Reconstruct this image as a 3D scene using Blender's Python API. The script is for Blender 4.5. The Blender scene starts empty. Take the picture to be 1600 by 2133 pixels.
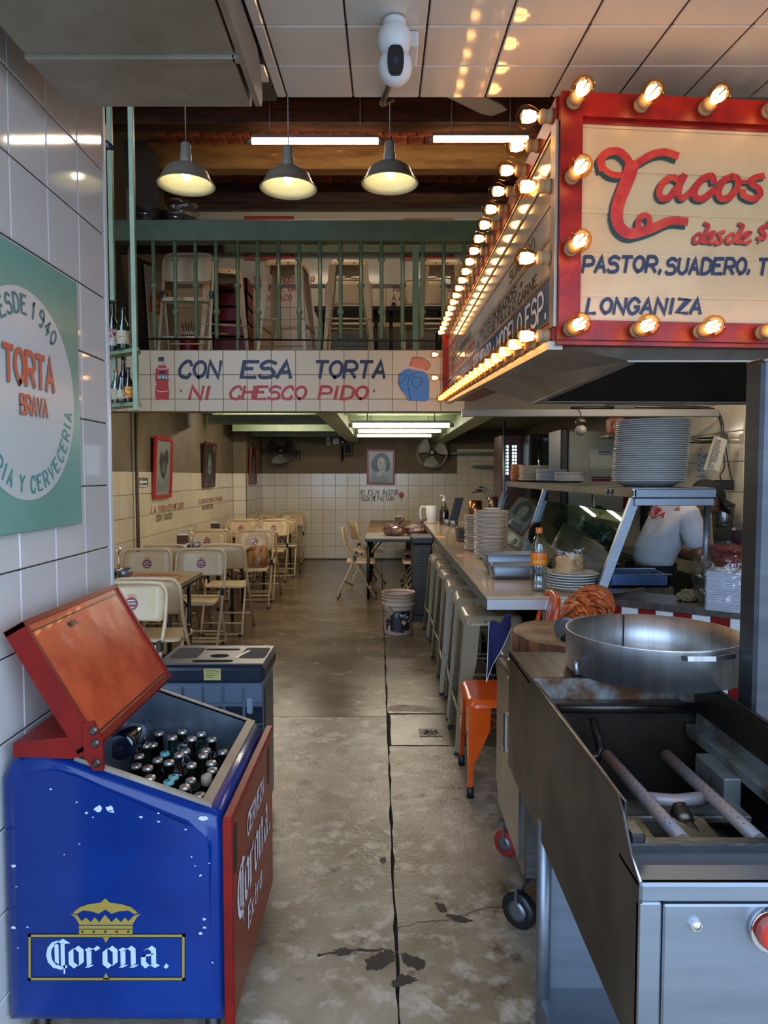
import bpy, math, random
from mathutils import Matrix, Vector
from math import sin, cos, pi, radians
random.seed(7)
SC = bpy.context.scene
COL = SC.collection

# ---------------------------------------------------------------- camera, world, sun, exposure
F = 1450.0; PITCH = radians(3.0); EYE = 1.5
cd = bpy.data.cameras.new('camera'); cam = bpy.data.objects.new('camera', cd); COL.objects.link(cam)
cd.sensor_fit = 'VERTICAL'; cd.sensor_height = 36.0; cd.lens = F / 2133 * 36.0
cd.clip_start = 0.05; cd.clip_end = 100
cam.location = (0, 0, EYE); cam.rotation_euler = (pi / 2 - PITCH, 0, 0)
SC.camera = cam
W = bpy.data.worlds.new('street_daylight'); SC.world = W; W.use_nodes = True
bg = W.node_tree.nodes['Background']
bg.inputs[0].default_value = (0.49, 0.69, 1.0, 1); bg.inputs[1].default_value = 5.8
SC.view_settings.view_transform = 'Standard'; SC.view_settings.look = 'None'
SC.view_settings.exposure = 0.0; SC.view_settings.gamma = 1.0
SC.view_settings.use_curve_mapping = False
cy = SC.cycles
cy.max_bounces = 8; cy.diffuse_bounces = 4; cy.glossy_bounces = 4; cy.transmission_bounces = 6
cy.transparent_max_bounces = 12; cy.sample_clamp_indirect = 4.0; cy.caustics_reflective = False
cy.caustics_refractive = False; cy.use_light_tree = True

def ray(px, py):
    u = (px - 800) / F; v = (1066.5 - py) / F
    return Vector((u, cos(PITCH) + v * sin(PITCH), v * cos(PITCH) - sin(PITCH)))
def PY(px, py, Y):
    r = ray(px, py); return Vector((0, 0, EYE)) + r * (Y / r.y)
def PZ(px, py, z=0.0):
    r = ray(px, py); return Vector((0, 0, EYE)) + r * ((z - EYE) / r.z)
def PX(px, py, x):
    r = ray(px, py); return Vector((0, 0, EYE)) + r * (x / r.x)

# ---------------------------------------------------------------- materials
def lin(c):
    if isinstance(c, str):
        c = [int(c[i:i + 2], 16) for i in (0, 2, 4)]
    return tuple(((v / 255) / 12.92 if v / 255 <= .04045 else ((v / 255 + .055) / 1.055) ** 2.4) for v in c) + (1,)
def mat(name, c, r=.5, m=0., c2=None, sc=6., lo=.42, hi=.62, bump=0., bsc=60., coat=0., spec=.5, emit=0., ec=None,
        c3=None, sc3=30., lo3=.6, hi3=.66, c4=None, sc4=7., lo4=.6, hi4=.7, stretch=(1, 1, 1), rnd=0., detail=8., sub=0.):
    M = bpy.data.materials.new(name); M.use_nodes = True
    nt = M.node_tree; N = nt.nodes; L = nt.links; b = N['Principled BSDF']
    b.inputs['Base Color'].default_value = lin(c); b.inputs['Roughness'].default_value = r
    b.inputs['Metallic'].default_value = m; b.inputs['Coat Weight'].default_value = coat
    b.inputs['Specular IOR Level'].default_value = spec
    if sub: b.inputs['Subsurface Weight'].default_value = sub; b.inputs['Subsurface Radius'].default_value = (.01, .008, .006)
    if emit:
        b.inputs['Emission Color'].default_value = lin(ec or c); b.inputs['Emission Strength'].default_value = emit
    tc = mp = None
    def coords():
        nonlocal tc, mp
        if mp is None:
            tc = N.new('ShaderNodeTexCoord'); mp = N.new('ShaderNodeMapping')
            mp.inputs['Scale'].default_value = stretch
            L.new(tc.outputs['Object'], mp.inputs[0])
        return mp.outputs[0]
    col = None
    def layer(base, cc, s, l, h, off):
        n = N.new('ShaderNodeTexNoise'); n.inputs['Scale'].default_value = s; n.inputs['Detail'].default_value = detail
        n.inputs['Roughness'].default_value = .62
        a = N.new('ShaderNodeVectorMath'); a.operation = 'ADD'; a.inputs[1].default_value = (off, off * 2, off * 3)
        L.new(coords(), a.inputs[0]); L.new(a.outputs[0], n.inputs['Vector'])
        mr = N.new('ShaderNodeMapRange'); mr.inputs[1].default_value = l; mr.inputs[2].default_value = h
        L.new(n.outputs[0], mr.inputs[0])
        mx = N.new('ShaderNodeMix'); mx.data_type = 'RGBA'
        if base is None: mx.inputs[6].default_value = lin(c)
        else: L.new(base, mx.inputs[6])
        mx.inputs[7].default_value = lin(cc); L.new(mr.outputs[0], mx.inputs[0])
        return mx.outputs[2]
    if c2: col = layer(col, c2, sc, lo, hi, 0.)
    if c3: col = layer(col, c3, sc3, lo3, hi3, 7.3)
    if c4: col = layer(col, c4, sc4, lo4, hi4, 3.1)
    if rnd:
        oi = N.new('ShaderNodeObjectInfo'); hs = N.new('ShaderNodeHueSaturation')
        mr = N.new('ShaderNodeMapRange'); mr.inputs[3].default_value = 1 - rnd; mr.inputs[4].default_value = 1 + rnd
        L.new(oi.outputs['Random'], mr.inputs[0]); L.new(mr.outputs[0], hs.inputs['Value'])
        if col is None: hs.inputs['Color'].default_value = lin(c)
        else: L.new(col, hs.inputs['Color'])
        col = hs.outputs[0]
    if col is not None: L.new(col, b.inputs['Base Color'])
    if bump:
        n = N.new('ShaderNodeTexNoise'); n.inputs['Scale'].default_value = bsc; n.inputs['Detail'].default_value = 4
        L.new(coords(), n.inputs['Vector'])
        bp = N.new('ShaderNodeBump'); bp.inputs['Strength'].default_value = bump; bp.inputs['Distance'].default_value = .01
        L.new(n.outputs[0], bp.inputs['Height']); L.new(bp.outputs[0], b.inputs['Normal'])
    return M
def glassy(name, c=(255, 255, 255), rough=.03, refl=.12, edge=.55, bump=0., bsc=25):
    M = bpy.data.materials.new(name); M.use_nodes = True
    nt = M.node_tree; N = nt.nodes; L = nt.links
    N.remove(N['Principled BSDF']); out = N['Material Output']
    t = N.new('ShaderNodeBsdfTransparent'); t.inputs[0].default_value = lin(c)
    g = N.new('ShaderNodeBsdfGlossy'); g.inputs['Roughness'].default_value = rough
    lw = N.new('ShaderNodeLayerWeight'); lw.inputs[0].default_value = .5
    pw = N.new('ShaderNodeMath'); pw.operation = 'POWER'; pw.inputs[1].default_value = 4.
    mr = N.new('ShaderNodeMapRange'); mr.inputs[3].default_value = refl; mr.inputs[4].default_value = edge
    L.new(lw.outputs['Facing'], pw.inputs[0]); L.new(pw.outputs[0], mr.inputs[0])
    mx = N.new('ShaderNodeMixShader'); L.new(mr.outputs[0], mx.inputs[0])
    L.new(t.outputs[0], mx.inputs[1]); L.new(g.outputs[0], mx.inputs[2]); L.new(mx.outputs[0], out.inputs[0])
    if bump:
        tc = N.new('ShaderNodeTexCoord'); n = N.new('ShaderNodeTexNoise'); n.inputs['Scale'].default_value = bsc
        L.new(tc.outputs['Object'], n.inputs['Vector'])
        bp = N.new('ShaderNodeBump'); bp.inputs['Strength'].default_value = bump; bp.inputs['Distance'].default_value = .02
        L.new(n.outputs[0], bp.inputs['Height']); L.new(bp.outputs[0], g.inputs['Normal']); L.new(bp.outputs[0], lw.inputs['Normal'])
    return M

M = {}
M['tile'] = mat('glazed_white_tile', 'dad5ce', .055, rnd=.03, bump=.02, bsc=6)
M['tile_old'] = mat('aged_white_tile', 'd4c7ac', .14, rnd=.04)
M['tile_beam'] = mat('cream_painted_tile', 'dfc39c', .3, rnd=.025)
M['grout'] = mat('grey_grout', '4a4038', .9)
M['grout_light'] = mat('pale_grout', '8a8070', .9)
M['taupe'] = mat('taupe_wall_paint', '6e614c', .75, c2='62553f', sc=3)
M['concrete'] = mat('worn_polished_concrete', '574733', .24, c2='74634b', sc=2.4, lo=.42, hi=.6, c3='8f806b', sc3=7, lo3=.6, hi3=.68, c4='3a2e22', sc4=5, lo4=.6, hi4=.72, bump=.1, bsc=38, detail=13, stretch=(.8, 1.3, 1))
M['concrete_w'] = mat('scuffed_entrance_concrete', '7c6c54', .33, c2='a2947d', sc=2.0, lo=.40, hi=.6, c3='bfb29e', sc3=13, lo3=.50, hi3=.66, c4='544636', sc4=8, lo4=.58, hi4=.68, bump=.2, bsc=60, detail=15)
M['joint'] = mat('dark_floor_joint', '17120d', .9)
M['stain'] = mat('dark_floor_stain', '2c2824', .6)
M['patch'] = mat('pale_floor_patch', 'b8a084', .7, c2='8c7656', sc=14)
M['green'] = mat('sage_green_paint', '80906a', .4, c2='72825e', sc=5)
M['green_d'] = mat('dull_green_paint', '5c6a4a', .45, c2='525f42', sc=5)
M['wood_d'] = mat('dark_stained_beam_wood', '3c2112', .5, c2='5c361a', sc=4, stretch=(.4, 3, 3), c3='150a05', sc3=9, lo3=.5, hi3=.7)
M['wood_l'] = mat('beam_wood_painted_lit', 'a87c44', .5, c2='84582c', sc=4, stretch=(.5, 3, 3), c3='c0a070', sc3=7, lo3=.66, hi3=.7)  # beam wood made paler: the light on its front is painted into the colour
M['brick'] = mat('terracotta_ceiling_brick', 'b8603c', .8, c2='74361f', sc=6, rnd=.3)
M['mortar'] = mat('dark_mortar', 'a08468', .9)
M['red'] = mat('weathered_red_paint', '98180a', .36, c2='6e0e05', sc=7, c3='c23a14', sc3=14, lo3=.6, hi3=.75, bump=.05, spec=.3)
M['red_d'] = mat('dark_red_paint', '7e140c', .4, spec=.3, c2='6c0f09', sc=6)
M['orange'] = mat('glossy_orange_metal', 'ea5a0c', .22, c2='d94806', sc=3, coat=.4)
M['cream'] = mat('cream_sign_plastic', 'cdaa7c', .3, c2='c09c6c', sc=4)
M['socket'] = mat('tan_lamp_socket', 'a98a62', .55)
M['socket_d'] = mat('dark_lamp_socket', '5a4632', .5)
M['ink_red'] = mat('red_letter_paint', 'b8170f', .45, c2='d23a18', sc=20)
M['ink_grn'] = mat('dark_green_letter_paint', '12332a', .5)
M['ink_blue'] = mat('navy_letter_paint', '161c3e', .45)
M['ink_blk'] = mat('black_letter_paint', '1d1b1d', .5)
M['ink_teal'] = mat('teal_letter_paint', '3c8f86', .45)
M['ink_gteal'] = mat('grey_teal_letter_paint', '5a7f7e', .45)
M['ink_or'] = mat('orange_letter_paint', 'e2603c', .45)
M['ink_wh'] = mat('white_letter_paint', 'e8e8ee', .4)
M['ink_gold'] = mat('gold_decal', 'ad9340', .35, m=.3)
M['steel'] = mat('brushed_stainless_steel', '8f8d8a', .38, m=1., c2='7c7a78', sc=3, stretch=(1, 1, 12))
M['steel_h'] = mat('brushed_sheet_steel', 'a09c98', .3, m=1., c2='868280', sc=2.5, stretch=(10, 1, 1))
M['steel_d'] = mat('smoke_stained_steel', '6e675e', .42, m=1., c2='45403a', sc=3)
M['galv'] = mat('galvanised_duct_steel', 'a89e90', .42, m=.5, c2='857b6c', sc=3.2, lo=.35, hi=.7, c3='c2b8aa', sc3=5, lo3=.56, hi3=.75)
M['black_m'] = mat('black_metal', '151412', .4)
M['black_p'] = mat('black_plastic', '1b1b1d', .35)
M['soot'] = mat('greasy_soot_black', '0b0a09', .35, c2='241a12', sc=6, bump=.2, bsc=30)
M['white_p'] = mat('white_plastic', 'dcdcda', .35)
M['chrome'] = mat('polished_chrome', 'd8d8d8', .08, m=1.)
M['fil'] = mat('glowing_filament', 'ffd9a0', .5, emit=14., ec='ffd8a6')
M['tube'] = mat('lit_fluorescent_tube', 'ffffff', .5, emit=62., ec='fff0d6')
M['tube_side'] = mat('lit_side_fluorescent_tube', 'ffffff', .5, emit=150., ec='fff0d6')
M['tube_up'] = mat('lit_upper_fluorescent_tube', 'ffffff', .5, emit=42., ec='ffe8c8')
M['bulb_glass'] = glassy('amber_tinted_bulb_glass', 'fbdcae', .03, .05, .4)
M['glass'] = glassy('clear_glass', 'c8e2d8', .02, .15, .6)
M['glass_p'] = glassy('picture_glass', 'f2f4f2', .05, .008, .2)
M['film'] = glassy('clear_plastic_film', 'fafafa', .14, .13, .5, bump=.9, bsc=30)

# ---------------------------------------------------------------- mesh building
class MB:
    def __init__(s, T=None): s.v = []; s.f = []; s.sm = []; s.mi = []; s.T = T or Matrix(); s.cm = 0
    def add(s, vs, fs, smooth=False):
        o = len(s.v); s.v += [s.T @ Vector(p) for p in vs]
        s.f += [tuple(i + o for i in f) for f in fs]; s.sm += [smooth] * len(fs); s.mi += [s.cm] * len(fs)
        return s
    def box(s, x0, x1, y0, y1, z0, z1, c=0.):
        c = min(c, (x1 - x0) * .45, (y1 - y0) * .45, (z1 - z0) * .45)
        if c <= 0:
            v = [(x, y, z) for x in (x0, x1) for y in (y0, y1) for z in (z0, z1)]
            return s.add(v, [(0, 1, 3, 2), (4, 6, 7, 5), (0, 4, 5, 1), (2, 3, 7, 6), (0, 2, 6, 4), (1, 5, 7, 3)])
        v = []; idx = {}
        for a, x in enumerate((x0, x1)):
            for b, y in enumerate((y0, y1)):
                for d, z in enumerate((z0, z1)):
                    ix = x + (c if a == 0 else -c); iy = y + (c if b == 0 else -c); iz = z + (c if d == 0 else -c)
                    idx[a, b, d] = (len(v), len(v) + 1, len(v) + 2)
                    v += [(x, iy, iz), (ix, y, iz), (ix, iy, z)]
        f = []
        I = lambda a, b, d, k: idx[a, b, d][k]
        for a in (0, 1):
            f.append(tuple(I(a, b, d, 0) for b, d in ((0, 0), (0, 1), (1, 1), (1, 0))[::(1 if a == 0 else -1)]))
            f.append(tuple(I(b, a, d, 1) for b, d in ((0, 0), (1, 0), (1, 1), (0, 1))[::(1 if a == 0 else -1)]))
            f.append(tuple(I(b, d, a, 2) for b, d in ((0, 0), (0, 1), (1, 1), (1, 0))[::(1 if a == 0 else -1)]))
        for a in (0, 1):
            for b in (0, 1):
                f.append((I(a, b, 0, 0), I(a, b, 1, 0), I(a, b, 1, 1), I(a, b, 0, 1)))
                f.append((I(a, 0, b, 0), I(a, 0, b, 2), I(a, 1, b, 2), I(a, 1, b, 0)))
                f.append((I(0, a, b, 1), I(1, a, b, 1), I(1, a, b, 2), I(0, a, b, 2)))
                for d in (0, 1): f.append(idx[a, b, d])
        return s.add(v, f)
    def ring(s, rows, closed=True, cap0=True, cap1=True, smooth=True):
        n = len(rows[0]); v = [p for r in rows for p in r]; f = []
        for i in range(len(rows) - 1):
            for j in range(n if closed else n - 1):
                k = (j + 1) % n
                f.append((i * n + j, i * n + k, (i + 1) * n + k, (i + 1) * n + j))
        s.add(v, f, smooth)
        o = len(s.v) - len(v)
        if cap0: s.f.append(tuple(o + j for j in range(n))[::-1]); s.sm.append(False); s.mi.append(s.cm)
        if cap1: s.f.append(tuple(o + (len(rows) - 1) * n + j for j in range(n))); s.sm.append(False); s.mi.append(s.cm)
        return s
    def cyl(s, p0, p1, r0, r1=None, n=14, caps=True, smooth=True):
        return s.tube([p0, p1], [r0, r0 if r1 is None else r1], n, caps=caps, smooth=smooth)
    def tube(s, path, r, n=8, closed=False, caps=True, smooth=True, sq=None):
        P = [Vector(p) for p in path]; m = len(P)
        if not isinstance(r, (list, tuple)): r = [r] * m
        up = None; rows = []
        for i in range(m):
            a = P[i - 1] if (i or closed) else P[i]; b = P[(i + 1) % m] if (i < m - 1 or closed) else P[i]
            d = (b - a).normalized()
            if up is None:
                up = d.orthogonal().normalized() if abs(d.z) > .9 else (Vector((0, 0, 1)) - d * d.z).normalized()
                if abs(d.z) > .9: up = (Vector((1, 0, 0)) - d * d.x).normalized()
            else: up = (up - d * up.dot(d)).normalized()
            w = d.cross(up)
            if sq:
                hw, hh = sq[0] / 2, sq[1] / 2
                rows.append([P[i] + w * x * hw + up * y * hh for x, y in ((-1, -1), (1, -1), (1, 1), (-1, 1))])
            else:
                rows.append([P[i] + (w * cos(2 * pi * k / n) + up * sin(2 * pi * k / n)) * r[i] for k in range(n)])
        if closed: rows.append(rows[0])
        return s.ring(rows, cap0=caps and not closed, cap1=caps and not closed, smooth=smooth and not sq)
    def lathe(s, prof, c=(0, 0, 0), n=20, A=None, smooth=True, cap0=True, cap1=True, ex=1., ey=1.):
        c = Vector(c); A = A or Matrix()
        rows = [[A @ Vector((r * ex * cos(2 * pi * k / n), r * ey * sin(2 * pi * k / n), z)) + c for k in range(n)] for r, z in prof]
        return s.ring(rows, cap0=cap0 and prof[0][0] > 1e-5, cap1=cap1 and prof[-1][0] > 1e-5, smooth=smooth)
    def sphere(s, c, r, n=12, sx=1, sy=1, sz=1):
        return s.lathe([(max(r * sin(pi * i / (n // 2 + 2)), 1e-6), -r * cos(pi * i / (n // 2 + 2)) * sz) for i in range(n // 2 + 3)], c, n, ex=sx, ey=sy, cap0=False, cap1=False)
    def prism(s, poly, d, smooth=False):
        d = Vector(d); P = [Vector(p) for p in poly]
        return s.ring([P, [p + d for p in P]], smooth=smooth)
    def quad(s, *p): return s.add(p, [tuple(range(len(p)))])
    def slab(s, a, u, v, t):
        a = Vector(a); u = Vector(u); v = Vector(v); n = u.cross(v).normalized() * t
        return s.prism([a, a + u, a + u + v, a + v], n)
    def build(s, name, m, parent=None, world=True, kind=None, label=None):
        me = bpy.data.meshes.new(name)
        root = parent
        while root is not None and root.parent is not None: root = root.parent
        off = root.location if (root is not None and world) else Vector()
        me.from_pydata([tuple(p - off) for p in s.v], [], s.f)
        for q in (m if isinstance(m, list) else [m]): me.materials.append(q)
        me.polygons.foreach_set('use_smooth', s.sm)
        if isinstance(m, list): me.polygons.foreach_set('material_index', s.mi)
        me.update()
        o = bpy.data.objects.new(name, me); COL.objects.link(o)
        if parent is not None: o.parent = parent
        if kind: o['kind'] = kind
        if label: o['label'] = label
        return o
def kids(o): return [c for c in o.children]
def thing(name, label, cat, loc=(0, 0, 0), rz=0., group=None):
    o = bpy.data.objects.new(name, None); COL.objects.link(o); o.empty_display_size = .05
    o.location = loc; o.rotation_euler = (0, 0, rz); o['label'] = label; o['category'] = cat
    if group: o['group'] = group
    return o
def tag(o, label, cat, group=None):
    o['label'] = label; o['category'] = cat
    if group: o['group'] = group
    return o
def struct(name, mb, m, parent=None): return mb.build(name, m, parent, kind='structure')
def dup(root, loc, rz=0., label=None, group=None, scale=None):
    r = root.copy(); COL.objects.link(r); r.location = loc; r.rotation_euler = (0, 0, rz)
    if label: r['label'] = label
    if group: r['group'] = group
    if scale: r.scale = (scale,) * 3
    for ch in list(root.children):
        c = ch.copy(); COL.objects.link(c); c.parent = r
        for g in list(ch.children):
            d = g.copy(); COL.objects.link(d); d.parent = c
    return r
def put(src, parent, loc, rot=(0, 0, 0)):
    o = src.copy(); COL.objects.link(o); o.parent = parent; o.location = loc; o.rotation_euler = rot
    return o

# ---------------------------------------------------------------- lettering: painted strokes
G = {'x': ['00 56', '06 50'], 't': ['39 31 50', '16 56'], 'r': ['06 00', '~03 26 46'], 'a': ['~56 26 03 11 40 55', '56 50'], 'A': ['00 39 60', '13 53'], 'B': ['00 09', '~09 49 58 56 45 05', '~05 45 64 61 50 00'], 'C': ['~67 59 39 17 04 11 30 50 62'],
 'D': ['00 09', '~09 39 67 64 62 30 00'], 'E': ['69 09 00 60', '05 45'], 'F': ['69 09 00', '05 45'],
 'G': ['~67 49 29 06 03 20 40 62 64', '64 44'], 'H': ['00 09', '60 69', '05 65'], 'I': ['30 39'], 'J': ['~49 43 30 10 02'],
 'L': ['09 00 50'], 'M': ['00 09 34 69 60'], 'N': ['00 09 60 69'], 'O': ['~30 12 04 06 18 39 58 66 63 51 30'],
 'P': ['00 09', '~09 49 67 65 44 04'], 'Q': ['~30 12 04 06 18 39 58 66 63 51 30', '42 60'], 'R': ['00 09', '~09 49 67 65 44 04', '34 60'],
 'S': ['~68 49 29 07 15 45 63 61 40 10 01'], 'T': ['09 69', '39 30'], 'U': ['~09 03 11 30 51 63 69'], 'V': ['09 30 69'],
 'W': ['09 10 36 50 69'], 'X': ['00 69', '09 60'], 'Y': ['09 35 69', '35 30'], 'Z': ['09 69 00 60'],
 '0': ['~30 12 04 06 18 39 58 66 63 51 30'], '1': ['17 39 30'], '4': ['40 49 03 63'], '9': ['~65 35 15 07 29 49 67 64 40 20'],
 '.': ['20 21'], ',': ['22 10'], '-': ['34 35'], '+': ['32 36', '14 54'], '|': ['30 39']}
def cat_rom(P, k=5, closed=False):
    P = [Vector(p) for p in P]; n = len(P); out = []
    if n < 3: return P
    for i in range(n - 1):
        a, b, c, d = P[max(i - 1, 0)], P[i], P[i + 1], P[min(i + 2, n - 1)]
        for j in range(k):
            t = j / k
            out.append(.5 * (2 * b + (c - a) * t + (2 * a - 5 * b + 4 * c - d) * t * t + (3 * b - a - 3 * c + d) * t ** 3))
    return out + [P[-1]]
def ribbon(mb, pts, w, fr):
    """flat brush stroke: pts in 2-D, fr maps 2-D to the wall"""
    P = [Vector((p[0], p[1])) for p in pts]; m = len(P)
    if not isinstance(w, (list, tuple)): w = [w] * m
    L = []; R = []
    for i in range(m):
        d = (P[min(i + 1, m - 1)] - P[max(i - 1, 0)])
        if d.length < 1e-9: d = Vector((1, 0))
        d.normalize(); nrm = Vector((-d.y, d.x))
        if 0 < i < m - 1:
            d1 = (P[i] - P[i - 1]).normalized(); cs = max(.5, abs(d1.dot(d))); nrm = nrm / cs
        e = d * (w[i] * .35) * (-1 if i == 0 else 1 if i == m - 1 else 0)
        L.append(fr(*(P[i] + e + nrm * w[i] / 2))); R.append(fr(*(P[i] + e - nrm * w[i] / 2)))
    v = L + R
    mb.add(v, [(i, i + 1, m + i + 1, m + i) for i in range(m - 1)])
def text(mb, s, fr, h, w=None, sp=.22, st=.16, sh=.15, x0=0., y0=0.):
    """s in block capitals along x from x0; fr(x,y)->3-D; h letter height; w letter width factor"""
    w = w or .62; x = x0; per = isinstance(mb, tuple)
    for ch in s:
        tgt = MB() if per else mb
        if ch == ' ': x += h * w * .75; continue
        for qi, q in enumerate(G.get(ch, [])):
            nn = (fr(x + .01, y0) - fr(x, y0)).cross(fr(x, y0 + .01) - fr(x, y0)); nn = nn.normalized() * (qi * .0003) if nn.length > 0 else Vector()
            sm = q[0] == '~'
            pts = [(int(a[0]) / 6 * h * w, int(a[1]) / 9 * h) for a in q.lstrip('~').split()]
            if ch == 'I' or ch in '.,-|1': pts = [(px * .6 - h * w * .1, py) for px, py in pts]
            pts = [(x + px + sh * py, y0 + py) for px, py in pts]
            if sm: pts = cat_rom(pts, 4)
            ribbon(tgt, pts, h * st, (lambda nn: lambda a_, b_: fr(a_, b_) + nn)(nn))
        if per and tgt.f: tgt.build('painted_letter', mb[0], mb[1])
        x += h * w * (.45 if ch in 'I.,-|' else 1) + h * sp
    return x
def twid(s, h, w=.62, sp=.22):
    return sum(h * w * .75 if c == ' ' else h * w * (.45 if c in 'I.,-|' else 1) + h * sp for c in s)
def frame(o, u, v):
    o = Vector(o); u = Vector(u).normalized(); v = Vector(v).normalized(); n = u.cross(v)
    return (lambda x, y, d=0.: o + u * x + v * y + n * d)
def lift(fr, d): return lambda x, y: fr(x, y, d)
def nib(mb, segs, nw, fr):
    for a, b in segs:
        n = Vector(nw) * .5; a = Vector(a); b = Vector(b)
        mb.quad(*[fr(*p) for p in (a - n, b - n, b + n, a + n)])
def gothic(mb, fr, h, x0=0., y0=0.):
    """the blackletter word on the cooler; h = x-height"""
    W2 = .24 * h; nw = (W2, W2 * .55)
    S = lambda L, ox: [((x0 + ox + a * h, y0 + b * h), (x0 + ox + c * h, y0 + d * h)) for a, b, c, d in L]
    o = [(0, .2, 0, .8), (.5, .2, .5, .8), (0, .8, .25, 1.), (.25, 1., .5, .8), (0, .2, .25, 0), (.25, 0, .5, .2)]
    r = [(0, .12, 0, .85), (-.1, .05, .12, .05), (-.1, .92, 0, .85), (.05, .8, .3, 1.), (.3, 1, .45, .86)]
    n_ = [(0, .12, 0, .85), (-.1, .05, .12, .05), (-.1, .92, 0, .85), (.05, .8, .3, 1), (.3, 1, .5, .85), (.5, .85, .5, .12), (.42, .05, .65, .05)]
    a_ = [(0, .2, 0, .55), (0, .2, .2, 0), (.2, 0, .45, .18), (0, .55, .45, .62), (.5, .85, .5, .12), (.5, .12, .68, .03), (.1, .85, .3, 1.), (.3, 1, .5, .85)]
    x = h * 1.22
    for g, adv in ((o, .88), (r, .78), (o, .88), (n_, 1.), (a_, .98)):
        nib(mb, S(g, x), nw, fr); x += adv * h
    mb.quad(*[fr(x0 + x + dx * h, y0 + dy * h) for dx, dy in ((0, 0), (.13, -.08), (.26, .05), (.13, .2))])
    P = lambda L: [fr(x0 + a * h, y0 + b * h) for a, b in L]
    out = [(.62, 1.32), (.3, 1.22), (.08, .95), (0, .6), (.08, .25), (.32, -.02), (.7, -.13), (1.02, -.02)]
    inn = [(.5, 1.15), (.38, 1.02), (.27, .85), (.25, .6), (.3, .35), (.48, .12), (.75, .05), (1.02, .1)]
    m = len(out); mb.add(P(out) + P(inn), [(i, i + 1, m + i + 1, m + i) for i in range(m - 1)])
    mb.quad(*P([(.42, .28), (.62, .12), (.62, 1.1), (.42, 1.18)]))
    mb.quad(*P([(.72, .0), (.92, .08), (.92, 1.15), (.72, 1.2)]))
    mb.quad(*P([(.55, 1.22), (.85, 1.4), (1.2, 1.18), (.9, 1.14)]))
    mb.quad(*P([(.84, -.35), (.92, -.3), (.92, .1), (.84, .1)]))

# ---------------------------------------------------------------- setting: floor
JX = lambda y: .056 - .0083 * y           # the long joint
base = MB(); base.box(-3.2, 3.4, -1.0, 13.2, -.12, -.012); floor = struct('floor', base, M['joint'])
def jag(a, b, n, amp):
    a = Vector(a); b = Vector(b); d = (b - a); nr = Vector((-d.y, d.x)).normalized()
    return [a + d * (i / n) + nr * (random.uniform(-amp, amp) if 0 < i else 0) for i in range(n)]
def slab(corners, seg=14, amp=.004):
    P = []
    for i in range(len(corners)):
        a, b = Vector(corners[i]), Vector(corners[(i + 1) % len(corners)])
        P += jag(a, b, max(2, int((b - a).length * seg)), amp)
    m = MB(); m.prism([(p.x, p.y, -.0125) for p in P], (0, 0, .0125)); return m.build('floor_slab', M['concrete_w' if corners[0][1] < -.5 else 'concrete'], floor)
g = .005
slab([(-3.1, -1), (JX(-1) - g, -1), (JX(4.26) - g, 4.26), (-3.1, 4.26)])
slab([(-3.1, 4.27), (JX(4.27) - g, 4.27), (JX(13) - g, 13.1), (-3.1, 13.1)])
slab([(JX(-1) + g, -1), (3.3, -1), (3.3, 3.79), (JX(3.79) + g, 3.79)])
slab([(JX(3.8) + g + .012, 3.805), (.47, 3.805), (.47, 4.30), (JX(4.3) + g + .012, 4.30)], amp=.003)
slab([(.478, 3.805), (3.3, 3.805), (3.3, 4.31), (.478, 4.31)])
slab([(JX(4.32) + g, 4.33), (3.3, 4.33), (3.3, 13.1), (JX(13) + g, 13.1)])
m = MB(); pp = [PZ(*q) for q in ((808, 1481), (812, 1470), (850, 1468), (905, 1474), (925, 1484), (880, 1482))]
m.prism([(p.x, p.y, .0002) for p in pp], (0, 0, .001)); m.build('mortar_patch', M['patch'], floor)
m = MB(); pp = [PZ(*q) for q in ((880, 2068), (905, 2058), (935, 2075), (938, 2098), (925, 2104), (905, 2092))]
m.prism([(p.x, p.y, .0002) for p in pp], (0, 0, .001)); m.build('mortar_patch', M['patch'], floor)
def crack(pts, w, jit=.006):
    m = MB(); P = [PZ(*q) for q in pts]; P = cat_rom([(p.x, p.y, 0) for p in P], 6)
    P = [(p.x + random.uniform(-jit, jit), p.y + random.uniform(-jit, jit)) for p in P]
    ribbon(m, P, [w * random.uniform(.35, 1.3) for _ in P], lambda x, y: Vector((x, y, .0006)))
    m.build('crack', M['stain'], floor)
crack([(660, 1990), (720, 1982), (780, 1978), (826, 1985)], .012)
crack([(834, 1932), (880, 1920), (940, 1915), (1000, 1895), (1090, 1880)], .004)
crack([(560, 1310), (600, 1318), (640, 1335), (700, 1332), (795, 1336)], .012)
crack([(555, 1320), (590, 1308), (610, 1318)], .012)
crack([(630, 1350), (680, 1342), (730, 1337)], .01)
def blot(pts):
    m = MB(); P = cat_rom([(lambda p: (p.x, p.y, 0))(PZ(*q)) for q in pts + pts[:1]], 7)[:-1]
    cc = sum((Vector(p) for p in P), Vector()) / len(P); rs = [random.uniform(.78, 1.18) for p in P]; m.add([(cc.x + (p.x - cc.x) * r_, cc.y + (p.y - cc.y) * r_, .0007) for p, r_ in zip(P, rs)], [tuple(range(len(P)))])
    m.build('stain', M['stain'], floor)
blot([(760, 2000), (790, 1985), (815, 1982), (822, 2000), (790, 2020), (765, 2018)])
blot([(838, 1985), (860, 1990), (885, 2005), (875, 2022), (850, 2012), (836, 1998)])
blot([(695, 1978), (725, 1975), (732, 1988), (705, 1992)])
blot([(815, 2045), (840, 2030), (868, 2042), (845, 2052), (820, 2058)])
blot([(925, 1908), (945, 1905), (982, 1918), (960, 1922)])
blot([(905, 1880), (925, 1885), (930, 1900), (915, 1898)])
blot([(790, 1790), (800, 1786), (806, 1794), (796, 1800)])
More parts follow.
